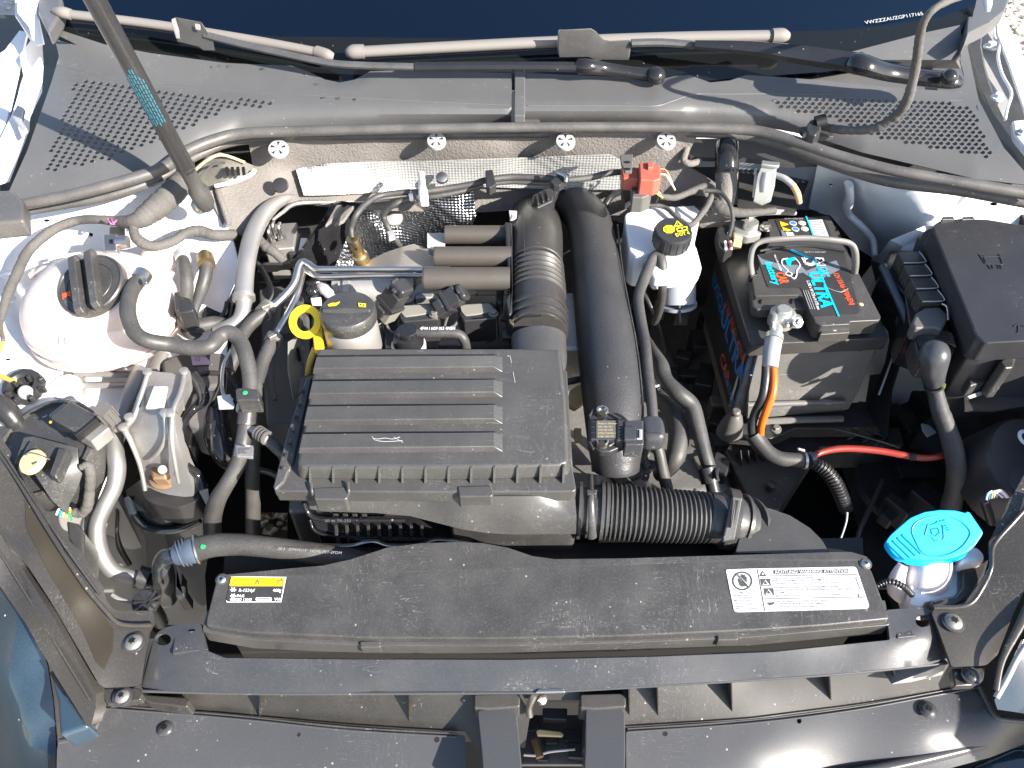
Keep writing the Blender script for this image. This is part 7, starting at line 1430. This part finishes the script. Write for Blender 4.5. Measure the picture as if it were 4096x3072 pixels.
    tx('Made in EU for EXIQA', 3094, 1022, 7, 'white_print', 0, 1.0, (30, 72)); tx('12V 55Ah 470A(EN)', 3330, 1094, 19, 'red_print', .015, .76, (68, 128))
    tx('battery type label', 3216, 1160, 4, 'ink_soft', 0, 1.1, (40, 112)) if False else None
    text('02.911.555.067', 3218, 1014, Z, 6, 'grey_light', t, lift=.0012)
    for i in range(3): ln((3212+i*9, 1165), (3240+i*9, 1240), .7, 'grey_light', .0010)
    # car outline
    P2 = [(3126, 1042), (3142, 1034), (3150, 1036)]; zz = Z+.0012
    tube('car_outline', [(3150, 1034, zz), (3128, 1040, zz), (3130, 1060, zz), (3152, 1082, zz)], 2.6, 'white_print', t, n=6); tube('car_outline', [(3164, 1108, zz), (3178, 1114, zz), (3186, 1100, zz), (3188, 1080, zz), (3200, 1062, zz), (3190, 1044, zz), (3180, 1034, zz)], 2.6, 'white_print', t, n=6)
    lathe('car_wheel', [(.0042, 0), (.0042, .0006), (.0030, .0007)], P(3155, 1098, Z)+Vector((0, 0, .0006)), 'white_print', t, n=20); lathe('car_wheel_hub', [(.0030, 0), (.0028, .0010)], P(3155, 1098, Z)+Vector((0, 0, .0006)), 'label_black', t, n=20)
    flat('car_window', [(3134, 1040), (3154, 1036), (3180, 1032), (3184, 1042), (3166, 1046), (3160, 1068), (3148, 1062), (3140, 1044)], Z, 'cyan_print', t, lift=.0013)
    lathe('round_logo', [(.0075, 0), (.0075, .0005), (.001, .0005)], P(3236, 1050, Z)+Vector((0, 0, .0009)), 'white_print', t, n=24); lathe('logo_ring', [(.0042, 0), (.0040, .0011)], P(3237, 1048, Z)+Vector((0, 0, .0008)), 'label_black', t, n=20)
    ln((3206, 1034), (3222, 1060), 2, 'white_print'); ln((3214, 1030), (3226, 1056), 2, 'white_print')
    tube('label_trace', [(3306, 1150, zz), (3362, 1168, zz), (3392, 1154, zz)], 1.4, 'grey_plastic', t, n=5)
    # rear label
    flat('rear_label', [(3100, 880, 6), (3290, 868, 10), (3316, 915), (3325, 948), (3140, 955), (3120, 930)], Z, 'label_black', t, r=5, lift=.0004)
    for u, v, m, sh in ((3132, 897, 'yellow', 3), (3142, 920, 'yellow', 3), (3172, 896, 'blue_print', 20), (3181, 919, 'blue_print', 20), (3208, 895, 'white_print', 20), (3218, 918, 'white_print', 20)):
        if sh == 3: flat('hazard_triangle', [(u-14, v-9), (u+22, v+3), (u-8, v+11)], Z, m, t, lift=.0010)
        else:
            lathe('safety_disc', [(.0048, 0), (.0048, .0004), (.001, .0004)], P(u, v, Z)+Vector((0, 0, .0009)), 'white_print', t, n=24); lathe('safety_disc_core', [(.0040, 0), (.0038, .0007), (.001, .0008)], P(u, v, Z)+Vector((0, 0, .0009)), m if m == 'blue_print' else 'red_print', t, n=20)
            if m != 'blue_print': lathe('safety_disc_field', [(.0031, 0), (.0030, .0010), (.001, .0011)], P(u, v, Z)+Vector((0, 0, .0009)), 'white_print', t, n=20)
    flat('barcode_field', [(3232, 884), (3288, 881), (3314, 948), (3254, 950)], Z, 'label_white', t, lift=.0010)
    for i in range(9): ln2 = flat('barcode_bar', [(3238+i*2.6, 889+i*6.6), (3284+i*2.9, 886.5+i*6.6), (3284.6+i*2.9, 888.4+i*6.6), (3238.6+i*2.6, 891+i*6.6)], Z, 'ink_soft', t, lift=.0014)
    flat('stripe', [(3220, 868), (3226, 868), (3256, 948), (3250, 948)], Z, 'cyan_print', t, lift=.0013)
    flat('logo_patch', [(3122, 924), (3150, 926), (3186, 948), (3130, 952)], Z, 'grey_print', t, lift=.0010)
    for i in range(2):
        for j in range(3): flat('window_mark', [(3142+j*10+i*4, 934+i*8), (3150+j*10+i*4, 933+i*8), (3152+j*10+i*4, 939+i*8), (3144+j*10+i*4, 940+i*8)], Z, 'white_print', t, lift=.0014)
    text('02.911.555.067', 3138, 880, Z, 5, 'grey_light', t, lift=.0012)
    # side label
    a, b = P(2878, 985, .79), P(3008, 1390, .79); X = (b-a); nrm = X.cross(Vector((0, 0, 1))).normalized()
    if nrm.x > 0: nrm = -nrm
    o = a+nrm*.0045
    def sd3(s, f, dz, h, m, bold=.01, sx=1): textw(s, o+X*f+Vector((0, 0, dz)), X, (0, 0, 1), h, m, t, bold, sx)
    mk('side_label', [o+X*.05-Vector((0, 0, .015)), o+X*.97-Vector((0, 0, .015)), o+X*.97-Vector((0, 0, .115)), o+X*.05-Vector((0, 0, .115))]+[q+nrm*-.003 for q in (o+X*.05-Vector((0, 0, .015)), o+X*.97-Vector((0, 0, .015)), o+X*.97-Vector((0, 0, .115)), o+X*.05-Vector((0, 0, .115)))], [[0, 1, 2, 3], [7, 6, 5, 4], [0, 1, 5, 4], [1, 2, 6, 5], [2, 3, 7, 6], [3, 0, 4, 7]], 'label_black', t)
    sd3('EXIQA', .08, -.050, .020, 'blue_print', .02); sd3('ULTRA', .42, -.058, .030, 'blue_print', .03); sd3('12V 55Ah 470A', .45, -.030, .012, 'red_print', .01); sd3('CAR', .62, -.098, .018, 'red_print', .02); sd3('battery', .74, -.100, .018, 'blue_print', .01)
    # rim ribs in front
    for u in (3141, 3203, 3318, 3378, 3436):
        wall('rim_rib', [(u, 1388, .798), (u+7, 1388, .798), (u+7, 1407, .787), (u, 1407, .787)], (0, .006, -.001), 'battery_top', t, bevel=.0004)
        wall('rib_pocket', [(u-22, 1389, .795), (u-1, 1389, .795), (u-1, 1405, .787), (u-14, 1400, .789)], (0, .0025, 0), 'black', t, bevel=0)
    wall('front_panel', [(3030, 1408, .789), (3505, 1395, .789), (3480, 1450, .765), (3440, 1560, .715), (3395, 1640, .68), (2985, 1680, .665), (2995, 1560, .715)], (0, .006, 0), 'battery_case', t, bevel=.002)
    tube('front_bead', [(3000, 1500, .745, 4), (3200, 1496, .745, 4), (3440, 1492, .742, 4)], 4, 'battery_case', t, n=6)
    tube('front_bead', [(2990, 1620, .70, 12), (3200, 1612, .70, 12), (3380, 1608, .70, 12)], 12, 'battery_case', t, n=10)
    wall('top_bead', [(3040, 1403, .7925), (3508, 1390, .7925), (3506, 1398, .789), (3040, 1411, .789)], (0, .004, 0), 'battery_top', t, bevel=.001)
    h = thing('battery_tray', 'black ribbed battery tray with pale hold down clamp', 'battery tray', P(3200, 1800, .60))
    slab('tray_ledge', [(2900, 1660, 10), (3000, 1640), (3500, 1600), (3540, 1700), (3500, 1712), (3180, 1715), (3140, 1735), (3080, 1755), (2920, 1740)], .655, .02, 'plastic', h, bevel=.003)
    tube('hold_down', [(3000, 1690, .672, 14), (3200, 1680, .672, 14), (3370, 1675, .672, 14)], 13, 'battery_case', h, n=8, ang=30)
    hexbolt(3104, 1716, .668, 15, h, 'steel_dirty')
    lathe('cone_boot', [(.017, -.02), (.0135, 0), (.010, .012), (.006, .017), (.006, .022), (.004, .024)], P(2930, 1690, .695), 'grey_dark', h, n=24)
    slab('tray_wall', [(2940, 1740), (3140, 1750), (3190, 1720), (3600, 1705), (3620, 1780), (3280, 1790), (3120, 2040), (3020, 2040), (2900, 1800)], .62, .05, 'plastic', h, bevel=.003)
    for i in range(8): wall('tray_rib', [(2960+i*30, 1800, .64), (2966+i*30, 1800, .64), (2985+i*30, 1960-i*12, .59), (2979+i*30, 1960-i*12, .59)], (0, .01, -.02), 'plastic', h, bevel=.001)
    tube('tray_truss', [(3340, 1715, .66, 6), (3420, 1735, .66, 6), (3540, 1770, .66, 6), (3600, 1790, .66, 6)], 6, 'plastic', h, n=6)
    for u, v in ((3400, 1715), (3460, 1725), (3510, 1735)): tube('tray_truss', [(u, v, .66, 4), (u+30, v+15, .66, 4), (u-10, v+45, .655, 4)], 4, 'plastic', h, n=6)
    lathe('tray_stud', [(.02, 0), (.018, .008), (.006, .010), (.006, .03), (.002, .032)], P(3065, 1990, .60), 'plastic', h, n=20)
    # terminal clamps
    k = thing('battery_clamp', 'silver lead clamp on the front battery terminal with sleeved cable', 'terminal clamp', P(3130, 1270, .84), 'battery terminal clamps')
    c = P(3130, 1262, .838)
    lathe('clamp_ring', [(.0150, -.012), (.0155, -.008), (.0150, .004), (.0125, .006)], c, 'lead', k, n=28)
    lathe('post', [(.0098, -.01), (.0088, .010), (.0075, .011), (.001, .011)], c, 'lead', k, n=24)
    slab('clamp_jaw', [(3155, 1240), (3205, 1256), (3216, 1275), (3205, 1290), (3160, 1285)], .842, .012, 'lead', k, bevel=.003)
    hexbolt(3193, 1290, .846, 15, k, 'steel', ax=(.3, -.6, .7)); rod('clamp_bolt', P(3150, 1300, .84), P(3200, 1285, .84), .0035, 'steel', k)
    tube('lug', [(3116, 1265, .836, 26), (3108, 1300, .834, 24), (3104, 1335, .832, 25), (3098, 1350, .83, 32)], 26, 'lead', k, n=16, flat=.75)
    slab('clamp_step', [(3092, 1236, 10), (3110, 1226), (3116, 1246), (3106, 1290), (3086, 1288)], .845, .014, 'lead', k, bevel=.003)
    tube('sleeve_collar', [(3098, 1340, .832, 36), (3095, 1360, .83, 37)], 36, 'lead', k, n=24)
    tube('sleeve', [(3095, 1360, .83, 34), (3086, 1410, .824, 34), (3080, 1470, .815, 31)], 34, 'sleeve', k, n=24)
    r = thing('battery_clamp', 'silver clamp on the rear left battery terminal with sensor', 'terminal clamp', P(2990, 920, .84), 'battery terminal clamps')
    slab('clamp_body', [(2930, 880, 8), (2985, 872, 8), (2995, 900), (3050, 900, 8), (3045, 935, 10), (2990, 945, 10), (2935, 930)], .848, .014, 'lead', r, bevel=.003)
    lathe('post', [(.010, 0), (.0092, .010), (.001, .010)], P(3000, 912, .848), 'lead', r, n=24); hexbolt(3062, 908, .852, 17, r, 'steel'); slab('clamp_foot', [(2932, 925), (2972, 922), (2976, 948), (2938, 950)], .845, .02, 'cream', r, bevel=.001)
    lathe('copper_ring', [(.0085, 0), (.0085, .004), (.005, .005)], P(2912, 858, .862), 'orange_stain', r, n=24)
    slab('sensor_body', [(2866, 915, 6), (2900, 896, 6), (2925, 905), (2935, 990), (2900, 1005), (2880, 985)], .84, .02, 'plastic_clean', r, bevel=.002)
    for m, u in (('white_print', 2900), ('orange_red', 2918), ('lilac', 2922)): tube('sensor_wire', [(u, 965, .848, 5), (u+4, 985, .846, 5), (u+2, 1000, .843, 6)], 5, m, r, n=6)
    for m, u in (('lilac', 2912),): tube('sensor_wire', [(2912, 930, .86, 4), (2916, 955, .855, 4)], 4, m, r, n=6)
    tube('clamp_cable', [(2990, 865, .86, 14), (3030, 852, .862, 14), (3100, 848, .86, 12), (3180, 852, .85, 10)], 14, 'grey_plastic', r, n=12)
mat('battery_case', (.105, .104, .102), .33, dust=.5, dcol=(.34, .31, .27), speck=.8, scratch=.7, dscale=12)
mat('battery_top', (.038, .036, .034), .38, dust=.2, bump=.05, bs=900, speck=.5, scratch=.2)
mat('handle_grey', (.16, .15, .14), .42, dust=.2)
mat('lead', (.55, .54, .50), .36, metal=.75, dust=.4, dcol=(.45, .43, .38), var=.15)
mat('sleeve', (.30, .30, .30), .5, dust=.3)
battery()
def cables():
    H = lambda nm, L, r, m, lab, cat='cable', **k: tube(nm, L, r, m, None, label=lab, cat=cat, sub=8, **k)
    H('black_cable', [(3064, 1462, .815, 17), (3062, 1520, .805, 18), (3050, 1590, .79, 18), (3022, 1650, .77, 18), (3008, 1700, .755, 18), (3010, 1745, .74, 17)], 18, 'plastic_clean', 'thick black battery cable running down beside the orange one', n=18)
    H('orange_cable', [(3094, 1462, .815, 14), (3096, 1520, .807, 15), (3090, 1575, .797, 16), (3066, 1640, .78, 16), (3046, 1700, .76, 15), (3042, 1750, .74, 14)], 15, 'orange_cable', 'bright orange battery cable hanging from the grey sleeve', n=18)
    H('cable_sheath', [(3014, 1738, .742, 34), (3040, 1775, .735, 34), (3075, 1812, .73, 31), (3120, 1834, .728, 29), (3170, 1840, .727, 30), (3218, 1842, .726, 30)], 30, 'rubber', 'grey black sheath joining the battery cables below the battery', n=20)
    q = thing('cable_tie', 'pale cable tie round the sheath end at the red cable', 'cable tie', P(3225, 1840, .73)); clamp((3212, 1841, .726), (3222, 1841, .726), 33, q, 'lead', 'tie_band'); slab('tie_tail', [(3190, 1788), (3222, 1796), (3220, 1804), (3192, 1796)], .745, .003, 'grey_light', q)
    clamp((3236, 1838, .727), (3252, 1832, .727), 24, q, 'steel_blue', 'collar')
    H('red_cable', [(3245, 1828, .728, 12), (3290, 1808, .73, 13), (3350, 1796, .732, 14), (3420, 1795, .733, 14), (3520, 1804, .733, 14), (3620, 1822, .733, 14), (3700, 1832, .733, 13), (3760, 1825, .733, 12), (3800, 1808, .732, 11)], 15, 'red_cable', 'red starter cable crossing the dark gap below the battery', n=18)
    tt = thing('tape_band', 'black tape band on the red cable', 'tape band', P(3650, 1825, .735)); clamp((3636, 1824, .733), (3660, 1827, .733), 16, tt, 'black', 'band')
    H('ribbed_conduit', [(3250, 1850, .725, 24), (3300, 1880, .72, 30), (3340, 1930, .71, 31), (3365, 1985, .695, 30), (3385, 2040, .675, 28)], 30, 'plastic_clean', 'shaded black ribbed conduit under the red cable', 'conduit', n=16, rib=(.004, .0015))
    H('thin_wire', [(3388, 2050, .70, 5), (3384, 2090, .695, 4), (3360, 2160, .68, 4), (3330, 2220, .66, 4)], 5, 'grey_light', 'thin white wire hanging in the dark gap left of the blue cap', 'wire', n=8)
    H('dark_tube', [(3530, 1920, .66, 8), (3490, 2010, .66, 9), (3440, 2120, .66, 10), (3415, 2220, .65, 10)], 9, 'plastic_clean', 'thin dark tube slanting in the gap left of the blue cap', 'tube', n=10)
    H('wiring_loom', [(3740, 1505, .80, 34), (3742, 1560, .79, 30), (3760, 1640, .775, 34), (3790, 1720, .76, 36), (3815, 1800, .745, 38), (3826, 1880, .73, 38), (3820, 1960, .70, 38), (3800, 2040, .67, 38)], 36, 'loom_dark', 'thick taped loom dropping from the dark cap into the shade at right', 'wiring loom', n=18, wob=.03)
    g = thing('loom_grommet', 'black ring grommet at the top of the thick loom', 'grommet', P(3735, 1530, .80))
    for i in range(3): clamp((3736, 1518+i*12, .802), (3737, 1524+i*12, .80), 36-i, g, 'plastic_clean', 'grommet_ring')
    slab('grommet_clip', [(3770, 1528), (3786, 1534), (3782, 1550), (3768, 1546)], .81, .006, 'green_dark', g, bevel=.001)
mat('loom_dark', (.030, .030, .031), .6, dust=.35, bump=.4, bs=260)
mat('green_dark', (.10, .13, .04), .5)
cables()
# ================================================================ FUSE BOX, RELAY BOX
def boxes():
    t = thing('fuse_box', 'large smooth black fuse box with embossed symbols at the right edge', 'fuse box', P(3950, 1350, .78))
    pl = plane3((3760, 880, .905), (4096, 900, .915), (3930, 1365, .885))
    slab('lid', [(3728, 905, 10), (3760, 880, 20), (3850, 872), (3950, 876), (4100, 900), (4260, 930), (4400, 1350), (4130, 1362), (3938, 1372, 24), (3905, 1340), (3820, 1130)], pl, .028, 'fuse_lid', t, bevel=.004, seg=4, r=8)
    slab('lid_skirt', [(3690, 925, 14), (3745, 900), (4260, 930), (4400, 1370), (3925, 1388, 20), (3885, 1370), (3800, 1160)], (pl[0]-.024, pl[1], pl[2]), .022, 'fuse_lid', t, bevel=.003, r=8)
    slab('base', [(3668, 945, 14), (3745, 910), (4260, 930), (4400, 1400), (3930, 1440, 20), (3868, 1425), (3790, 1200)], (pl[0]-.044, pl[1], pl[2]), .10, 'fuse_lid', t, bevel=.004, r=8)
    slab('front_ledge', [(3860, 1470, 10), (3990, 1468), (4030, 1420), (4400, 1400), (4400, 1480), (4060, 1490), (3880, 1545)], .815, .02, 'lid', t, bevel=.003)
    slab('ledge_block', [(3998, 1445), (4062, 1385), (4076, 1400), (4055, 1470), (4020, 1472)], .85, .05, 'plastic', t, bevel=.003)
    wall('pale_strip', [(3868, 1585, .80), (4100, 1500, .81), (4096, 1525, .80), (3880, 1596, .797)], (0, .004, -.006), 'grey_plastic', t)
    sheet('lower_guard', [(3850, 1500), (4000, 1480), (4200, 1470), (4200, 1600), (3980, 1640), (3860, 1640)], .785, 40, 'plastic', t, sol=.003)
    for L in ([(3917, 1018), (3995, 1016), (4012, 1056), (4006, 1058), (3940, 1054), (3917, 1018)], [(3934, 1022), (3944, 1052)], [(3952, 1060), (3962, 1076), (3974, 1076), (3968, 1060)], [(3992, 1060), (3996, 1074), (4006, 1076), (4002, 1060)], [(3925, 1028), (3998, 1026)]):
        tube('embossed_line', [(u, v, pl[0]+pl[1]*P(u, v, pl).x+pl[2]*P(u, v, pl).y+.0003) for u, v in L], 2.2, 'fuse_lid', t, n=6, sub=1)
    for L in ([(4055, 1306), (4075, 1298), (4096, 1306)], [(4072, 1300), (4074, 1330), (4066, 1332)]):
        tube('embossed_line', [(u, v, pl[0]+pl[1]*P(u, v, pl).x+pl[2]*P(u, v, pl).y+.0003) for u, v in L], 2.2, 'fuse_lid', t, n=6, sub=2)
    for u in (3790, 3870): slab('rear_latch', [(u-20, 866), (u+24, 864), (u+30, 876), (u-22, 878)], .91, .01, 'plastic', t, bevel=.001)
    r = thing('relay_box', 'glossy black relay box with four clear windows beside the fuse box', 'relay box', P(3680, 1150, .82))
    slab('box_body', [(3560, 1000, 6), (3655, 1000), (3780, 1240, 10), (3800, 1320), (3740, 1345, 14), (3640, 1310), (3620, 1180), (3530, 1080)], .848, .06, 'gloss', r, bevel=.003)
    tube('box_rail', [(3530, 1065, .85, 16), (3570, 1150, .845, 16), (3615, 1250, .838, 16), (3630, 1300, .835, 12)], 16, 'steel_blue_dark', r, n=12)
    for i in range(4):
        u, v = 3590+i*25, 1004+i*51.5
        slab('relay', [(u, v+3, 5), (u+84, v, 8), (u+104, v+16, 6), (u+108, v+44, 4), (u+26, v+46, 4)], .868, .026, 'relay_dark', r, bevel=.0015)
        tube('relay_edge', [(u+26, v+48, .869, 2.5), (u+106, v+45, .869, 2.5), (u+108, v+30, .869, 2.5), (u+86, v+1, .869, 2.5)], 2.5, 'grey_light', r, n=6)
    slab('box_foot', [(3665, 1250, 10), (3700, 1228), (3760, 1225), (3800, 1262, 14), (3785, 1290), (3768, 1318), (3740, 1310), (3660, 1312), (3650, 1290)], .862, .02, 'grey_dark', r, bevel=.003)
    tube('foot_wire', [(3768, 1216, .87, 5), (3788, 1230, .87, 5), (3794, 1280, .865, 5)], 5, 'steel', r, n=6)
    tube('side_tube', [(3640, 1230, .82, 10), (3600, 1270, .82, 12), (3590, 1300, .815, 10)], 10, 'plastic_clean', r, n=10)
    c = thing('ribbed_plug', 'black ribbed multi plug with round grey boot at right', 'connector', P(3740, 1420, .82))
    slab('plug_body', [(3655, 1340, 10), (3700, 1322), (3800, 1325, 14), (3822, 1370), (3820, 1400), (3790, 1440), (3690, 1440), (3665, 1400)], .846, .03, 'plastic_clean', c, bevel=.003)
    for i in range(8): tube('plug_rib', [(3662+i*2, 1336+i*7, .849, 3.5), (3710, 1322+i*7.5, .852, 3.5), (3790, 1328+i*6.5, .851, 3.5), (3812+i*1.4, 1345+i*6, .848, 3.5)], 3, 'plastic_satin', c, n=6)
    tube('boot', [(3742, 1395, .852, 50), (3738, 1420, .850, 58), (3736, 1450, .842, 54), (3734, 1490, .828, 46), (3735, 1520, .81, 40)], 50, 'boot_grey', c, n=28)
    slab('boot_arm', [(3664, 1420), (3690, 1415), (3700, 1450), (3672, 1452)], .842, .01, 'plastic_clean', c)
    g = thing('inner_guard', 'dark inner guard panel left of the relay box', 'guard panel', P(3560, 1300, .70))
    sheet('guard', [(3480, 1040), (3560, 1080), (3640, 1300), (3560, 1560), (3540, 1750), (3460, 1650), (3540, 1450), (3560, 1350)], rbf([(3480, 1040, .80), (3560, 1080, .81), (3640, 1300, .78), (3540, 1750, .66), (3460, 1650, .65), (3560, 1350, .74)]), 50, 'plastic_clean', g, sol=.004)
    tube('guard_edge', [(3618, 1300, .79, 4), (3580, 1400, .77, 4), (3545, 1500, .75, 4), (3515, 1580, .73, 4)], 4, 'grey_plastic', g, n=6)
mat('fuse_lid', (.026, .026, .029), .33, dust=.08, bump=.04, bs=1400, speck=.25, scratch=.12)
mat('relay_dark', (.05, .048, .042), .25, dust=.2)
mat('steel_blue_dark', (.03, .045, .07), .18, dust=.2)
mat('boot_grey', (.045, .048, .054), .3, dust=.15)
boxes()
# ================================================================ WASHER FILLER
def washer():
    t = thing('washer_filler', 'bright blue washer fluid cap with four ridges on a white neck', 'washer filler', P(3740, 2250, .78))
    pl = plane3((3540, 2170, .812), (3930, 2130, .822), (3680, 2240, .806))
    slab('cap_lid', [(3542, 2168, 14), (3560, 2140), (3600, 2105), (3640, 2070), (3700, 2046, 20), (3760, 2038), (3820, 2040), (3862, 2050), (3868, 2044, 5), (3880, 2048), (3934, 2128, 10), (3928, 2142), (3900, 2185), (3860, 2215), (3800, 2236), (3720, 2242), (3640, 2236), (3600, 2232, 20), (3570, 2210)], pl, .008, 'blue', t, bevel=.003, seg=4, r=18)
    slab('cap_skirt', [(3600, 2200), (3700, 2120), (3850, 2110), (3915, 2150), (3870, 2215), (3800, 2244), (3720, 2252), (3630, 2240)], (pl[0]-.007, pl[1], pl[2]), .009, 'blue', t, bevel=.002, r=10)
    for i in range(4):
        a, b = (3554+i*18, 2176-i*12), (3618+i*22, 2238-i*8)
        tube('grip_ridge', [(a[0], a[1], pl[0]+pl[1]*P(*a, pl).x+pl[2]*P(*a, pl).y+.0002, 5), (b[0], b[1], pl[0]+pl[1]*P(*b, pl).x+pl[2]*P(*b, pl).y+.0002, 5)], 5, 'blue_ridge', t, n=8, sub=3)
    def e(L, r=1.8, c=False): tube('embossed_line', [(u, v, pl[0]+pl[1]*P(u, v, pl).x+pl[2]*P(u, v, pl).y+.0004) for u, v in L], r, 'blue_ridge', t, n=6, sub=4 if c else 1)
    e([(3655, 2150), (3648, 2120), (3665, 2090), (3710, 2070), (3770, 2064), (3830, 2078), (3870, 2110), (3880, 2140), (3850, 2185), (3800, 2215), (3740, 2225), (3690, 2210), (3655, 2150)], 2.2, True)
    e([(3712, 2098), (3722, 2100), (3745, 2092), (3770, 2100), (3776, 2150), (3772, 2160), (3740, 2164), (3728, 2150), (3700, 2140)]); e([(3712, 2098), (3700, 2140)]); e([(3725, 2118), (3750, 2112), (3760, 2130), (3742, 2146), (3728, 2136), (3725, 2118)])
    for i in range(3): e([(3745+i*14, 2090-i*3), (3752+i*14, 2084-i*3)]); e([(3776+i*6, 2106+i*8), (3786+i*6, 2102+i*8)])
    n = t
    tube('neck', [(3735, 2200, .780, 56), (3725, 2240, .782, 78), (3710, 2300, .775, 84), (3690, 2360, .755, 80), (3670, 2420, .73, 70)], 80, 'bottle', n, n=36)
    tube('neck_fin', [(3612, 2260, .785, 20), (3590, 2310, .775, 30), (3585, 2360, .76, 34), (3620, 2400, .745, 24)], 30, 'bottle', n, n=14)
    slab('neck_flange', [(3650, 2260), (3800, 2250), (3846, 2270), (3848, 2360), (3825, 2385), (3700, 2410), (3690, 2430), (3640, 2420)], .775, .03, 'bottle', n, bevel=.006, r=8)
    slab('neck_lip', [(3850, 2215, 8), (3905, 2180, 10), (3940, 2215, 16), (3942, 2240, 10), (3880, 2250), (3845, 2250)], .798, .02, 'bottle', n, bevel=.005)
    slab('neck_support', [(3848, 2260), (3930, 2245, 14), (3960, 2230, 20), (3940, 2300), (3880, 2390), (3830, 2420), (3726, 2430), (3725, 2400), (3820, 2380), (3845, 2350)], .785, .03, 'bracket', n, bevel=.005)
    tube('washer_hose', [(3510, 2342, .78, 10), (3540, 2328, .785, 14), (3580, 2330, .788, 14), (3620, 2350, .785, 14), (3648, 2380, .775, 13)], 14, 'plastic_clean', None, n=14, rib=(.0028, .0009), label='small corrugated black tube in front of the white neck', cat='corrugated tube')
    l = thing('headlamp_housing', 'shaded black rear housing of the right headlamp with pale grommet', 'headlamp housing', P(4040, 1800, .76))
    lathe('round_cover', [(.060, -.05), (.060, 0), (.056, .006), (.001, .008)], P(4130, 1870, .75), 'plastic_clean', l, axis=(.2, -.3, .93), n=40)
    slab('housing', [(3960, 1720), (4096, 1670), (4250, 1650), (4250, 1950), (4096, 2000), (4020, 1900)], .76, .04, 'plastic_clean', l, bevel=.008)
    lathe('grommet', [(.010, 0), (.010, .004), (.006, .005), (.0055, .001)], P(4092, 1756, .764), 'bottle', l, axis=(.2, -.3, .9), n=24)
    w2 = thing('colour_wires', 'bundle of white, yellow and violet wires left of the right headlamp', 'wires', P(3980, 2000, .76))
    for i, c in enumerate(('white_print', 'blue_print', 'yellow_dirty', 'white_print', 'lilac')): tube('wire', [(3945+i*10, 1998-i*2, .77, 4), (3952+i*10, 1975-i*3, .776, 4), (3975+i*9, 1965, .776, 4), (4010+i*6, 1990, .77, 4)], 4, c, w2, n=8)
    tube('wire_sheath', [(3935, 2000, .768, 16), (3950, 2040, .75, 18), (3965, 2090, .73, 16)], 17, 'plastic_clean', w2)
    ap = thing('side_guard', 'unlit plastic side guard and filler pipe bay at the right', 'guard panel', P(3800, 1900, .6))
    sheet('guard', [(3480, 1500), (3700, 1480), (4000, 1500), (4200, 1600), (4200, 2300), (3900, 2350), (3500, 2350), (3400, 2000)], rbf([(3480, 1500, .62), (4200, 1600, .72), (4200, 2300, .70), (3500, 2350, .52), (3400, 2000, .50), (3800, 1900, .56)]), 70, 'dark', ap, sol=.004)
    lathe('strut_plate', [(.075, 0), (.070, .006), (.03, .010), (.028, .02), (.012, .022)], P(3650, 1960, .575), 'plastic_clean', ap, n=36)
    for i in range(10): boxw('guard_detail', P(random.uniform(3450, 3900), random.uniform(1600, 2100), .60), [random.uniform(.015, .05) for _ in range(3)], 'plastic_clean', ap, rz=random.uniform(-40, 40), bevel=.003)
    slab('pale_leaf', [(3685, 1692), (3720, 1700), (3748, 1728), (3710, 1748), (3690, 1720)], .70, .002, 'grey_light', None, label='small pale bluish plastic flake in the shade right of the battery', cat='plastic flake')
mat('blue_ridge', (.0, .26, .66), .35)
washer()
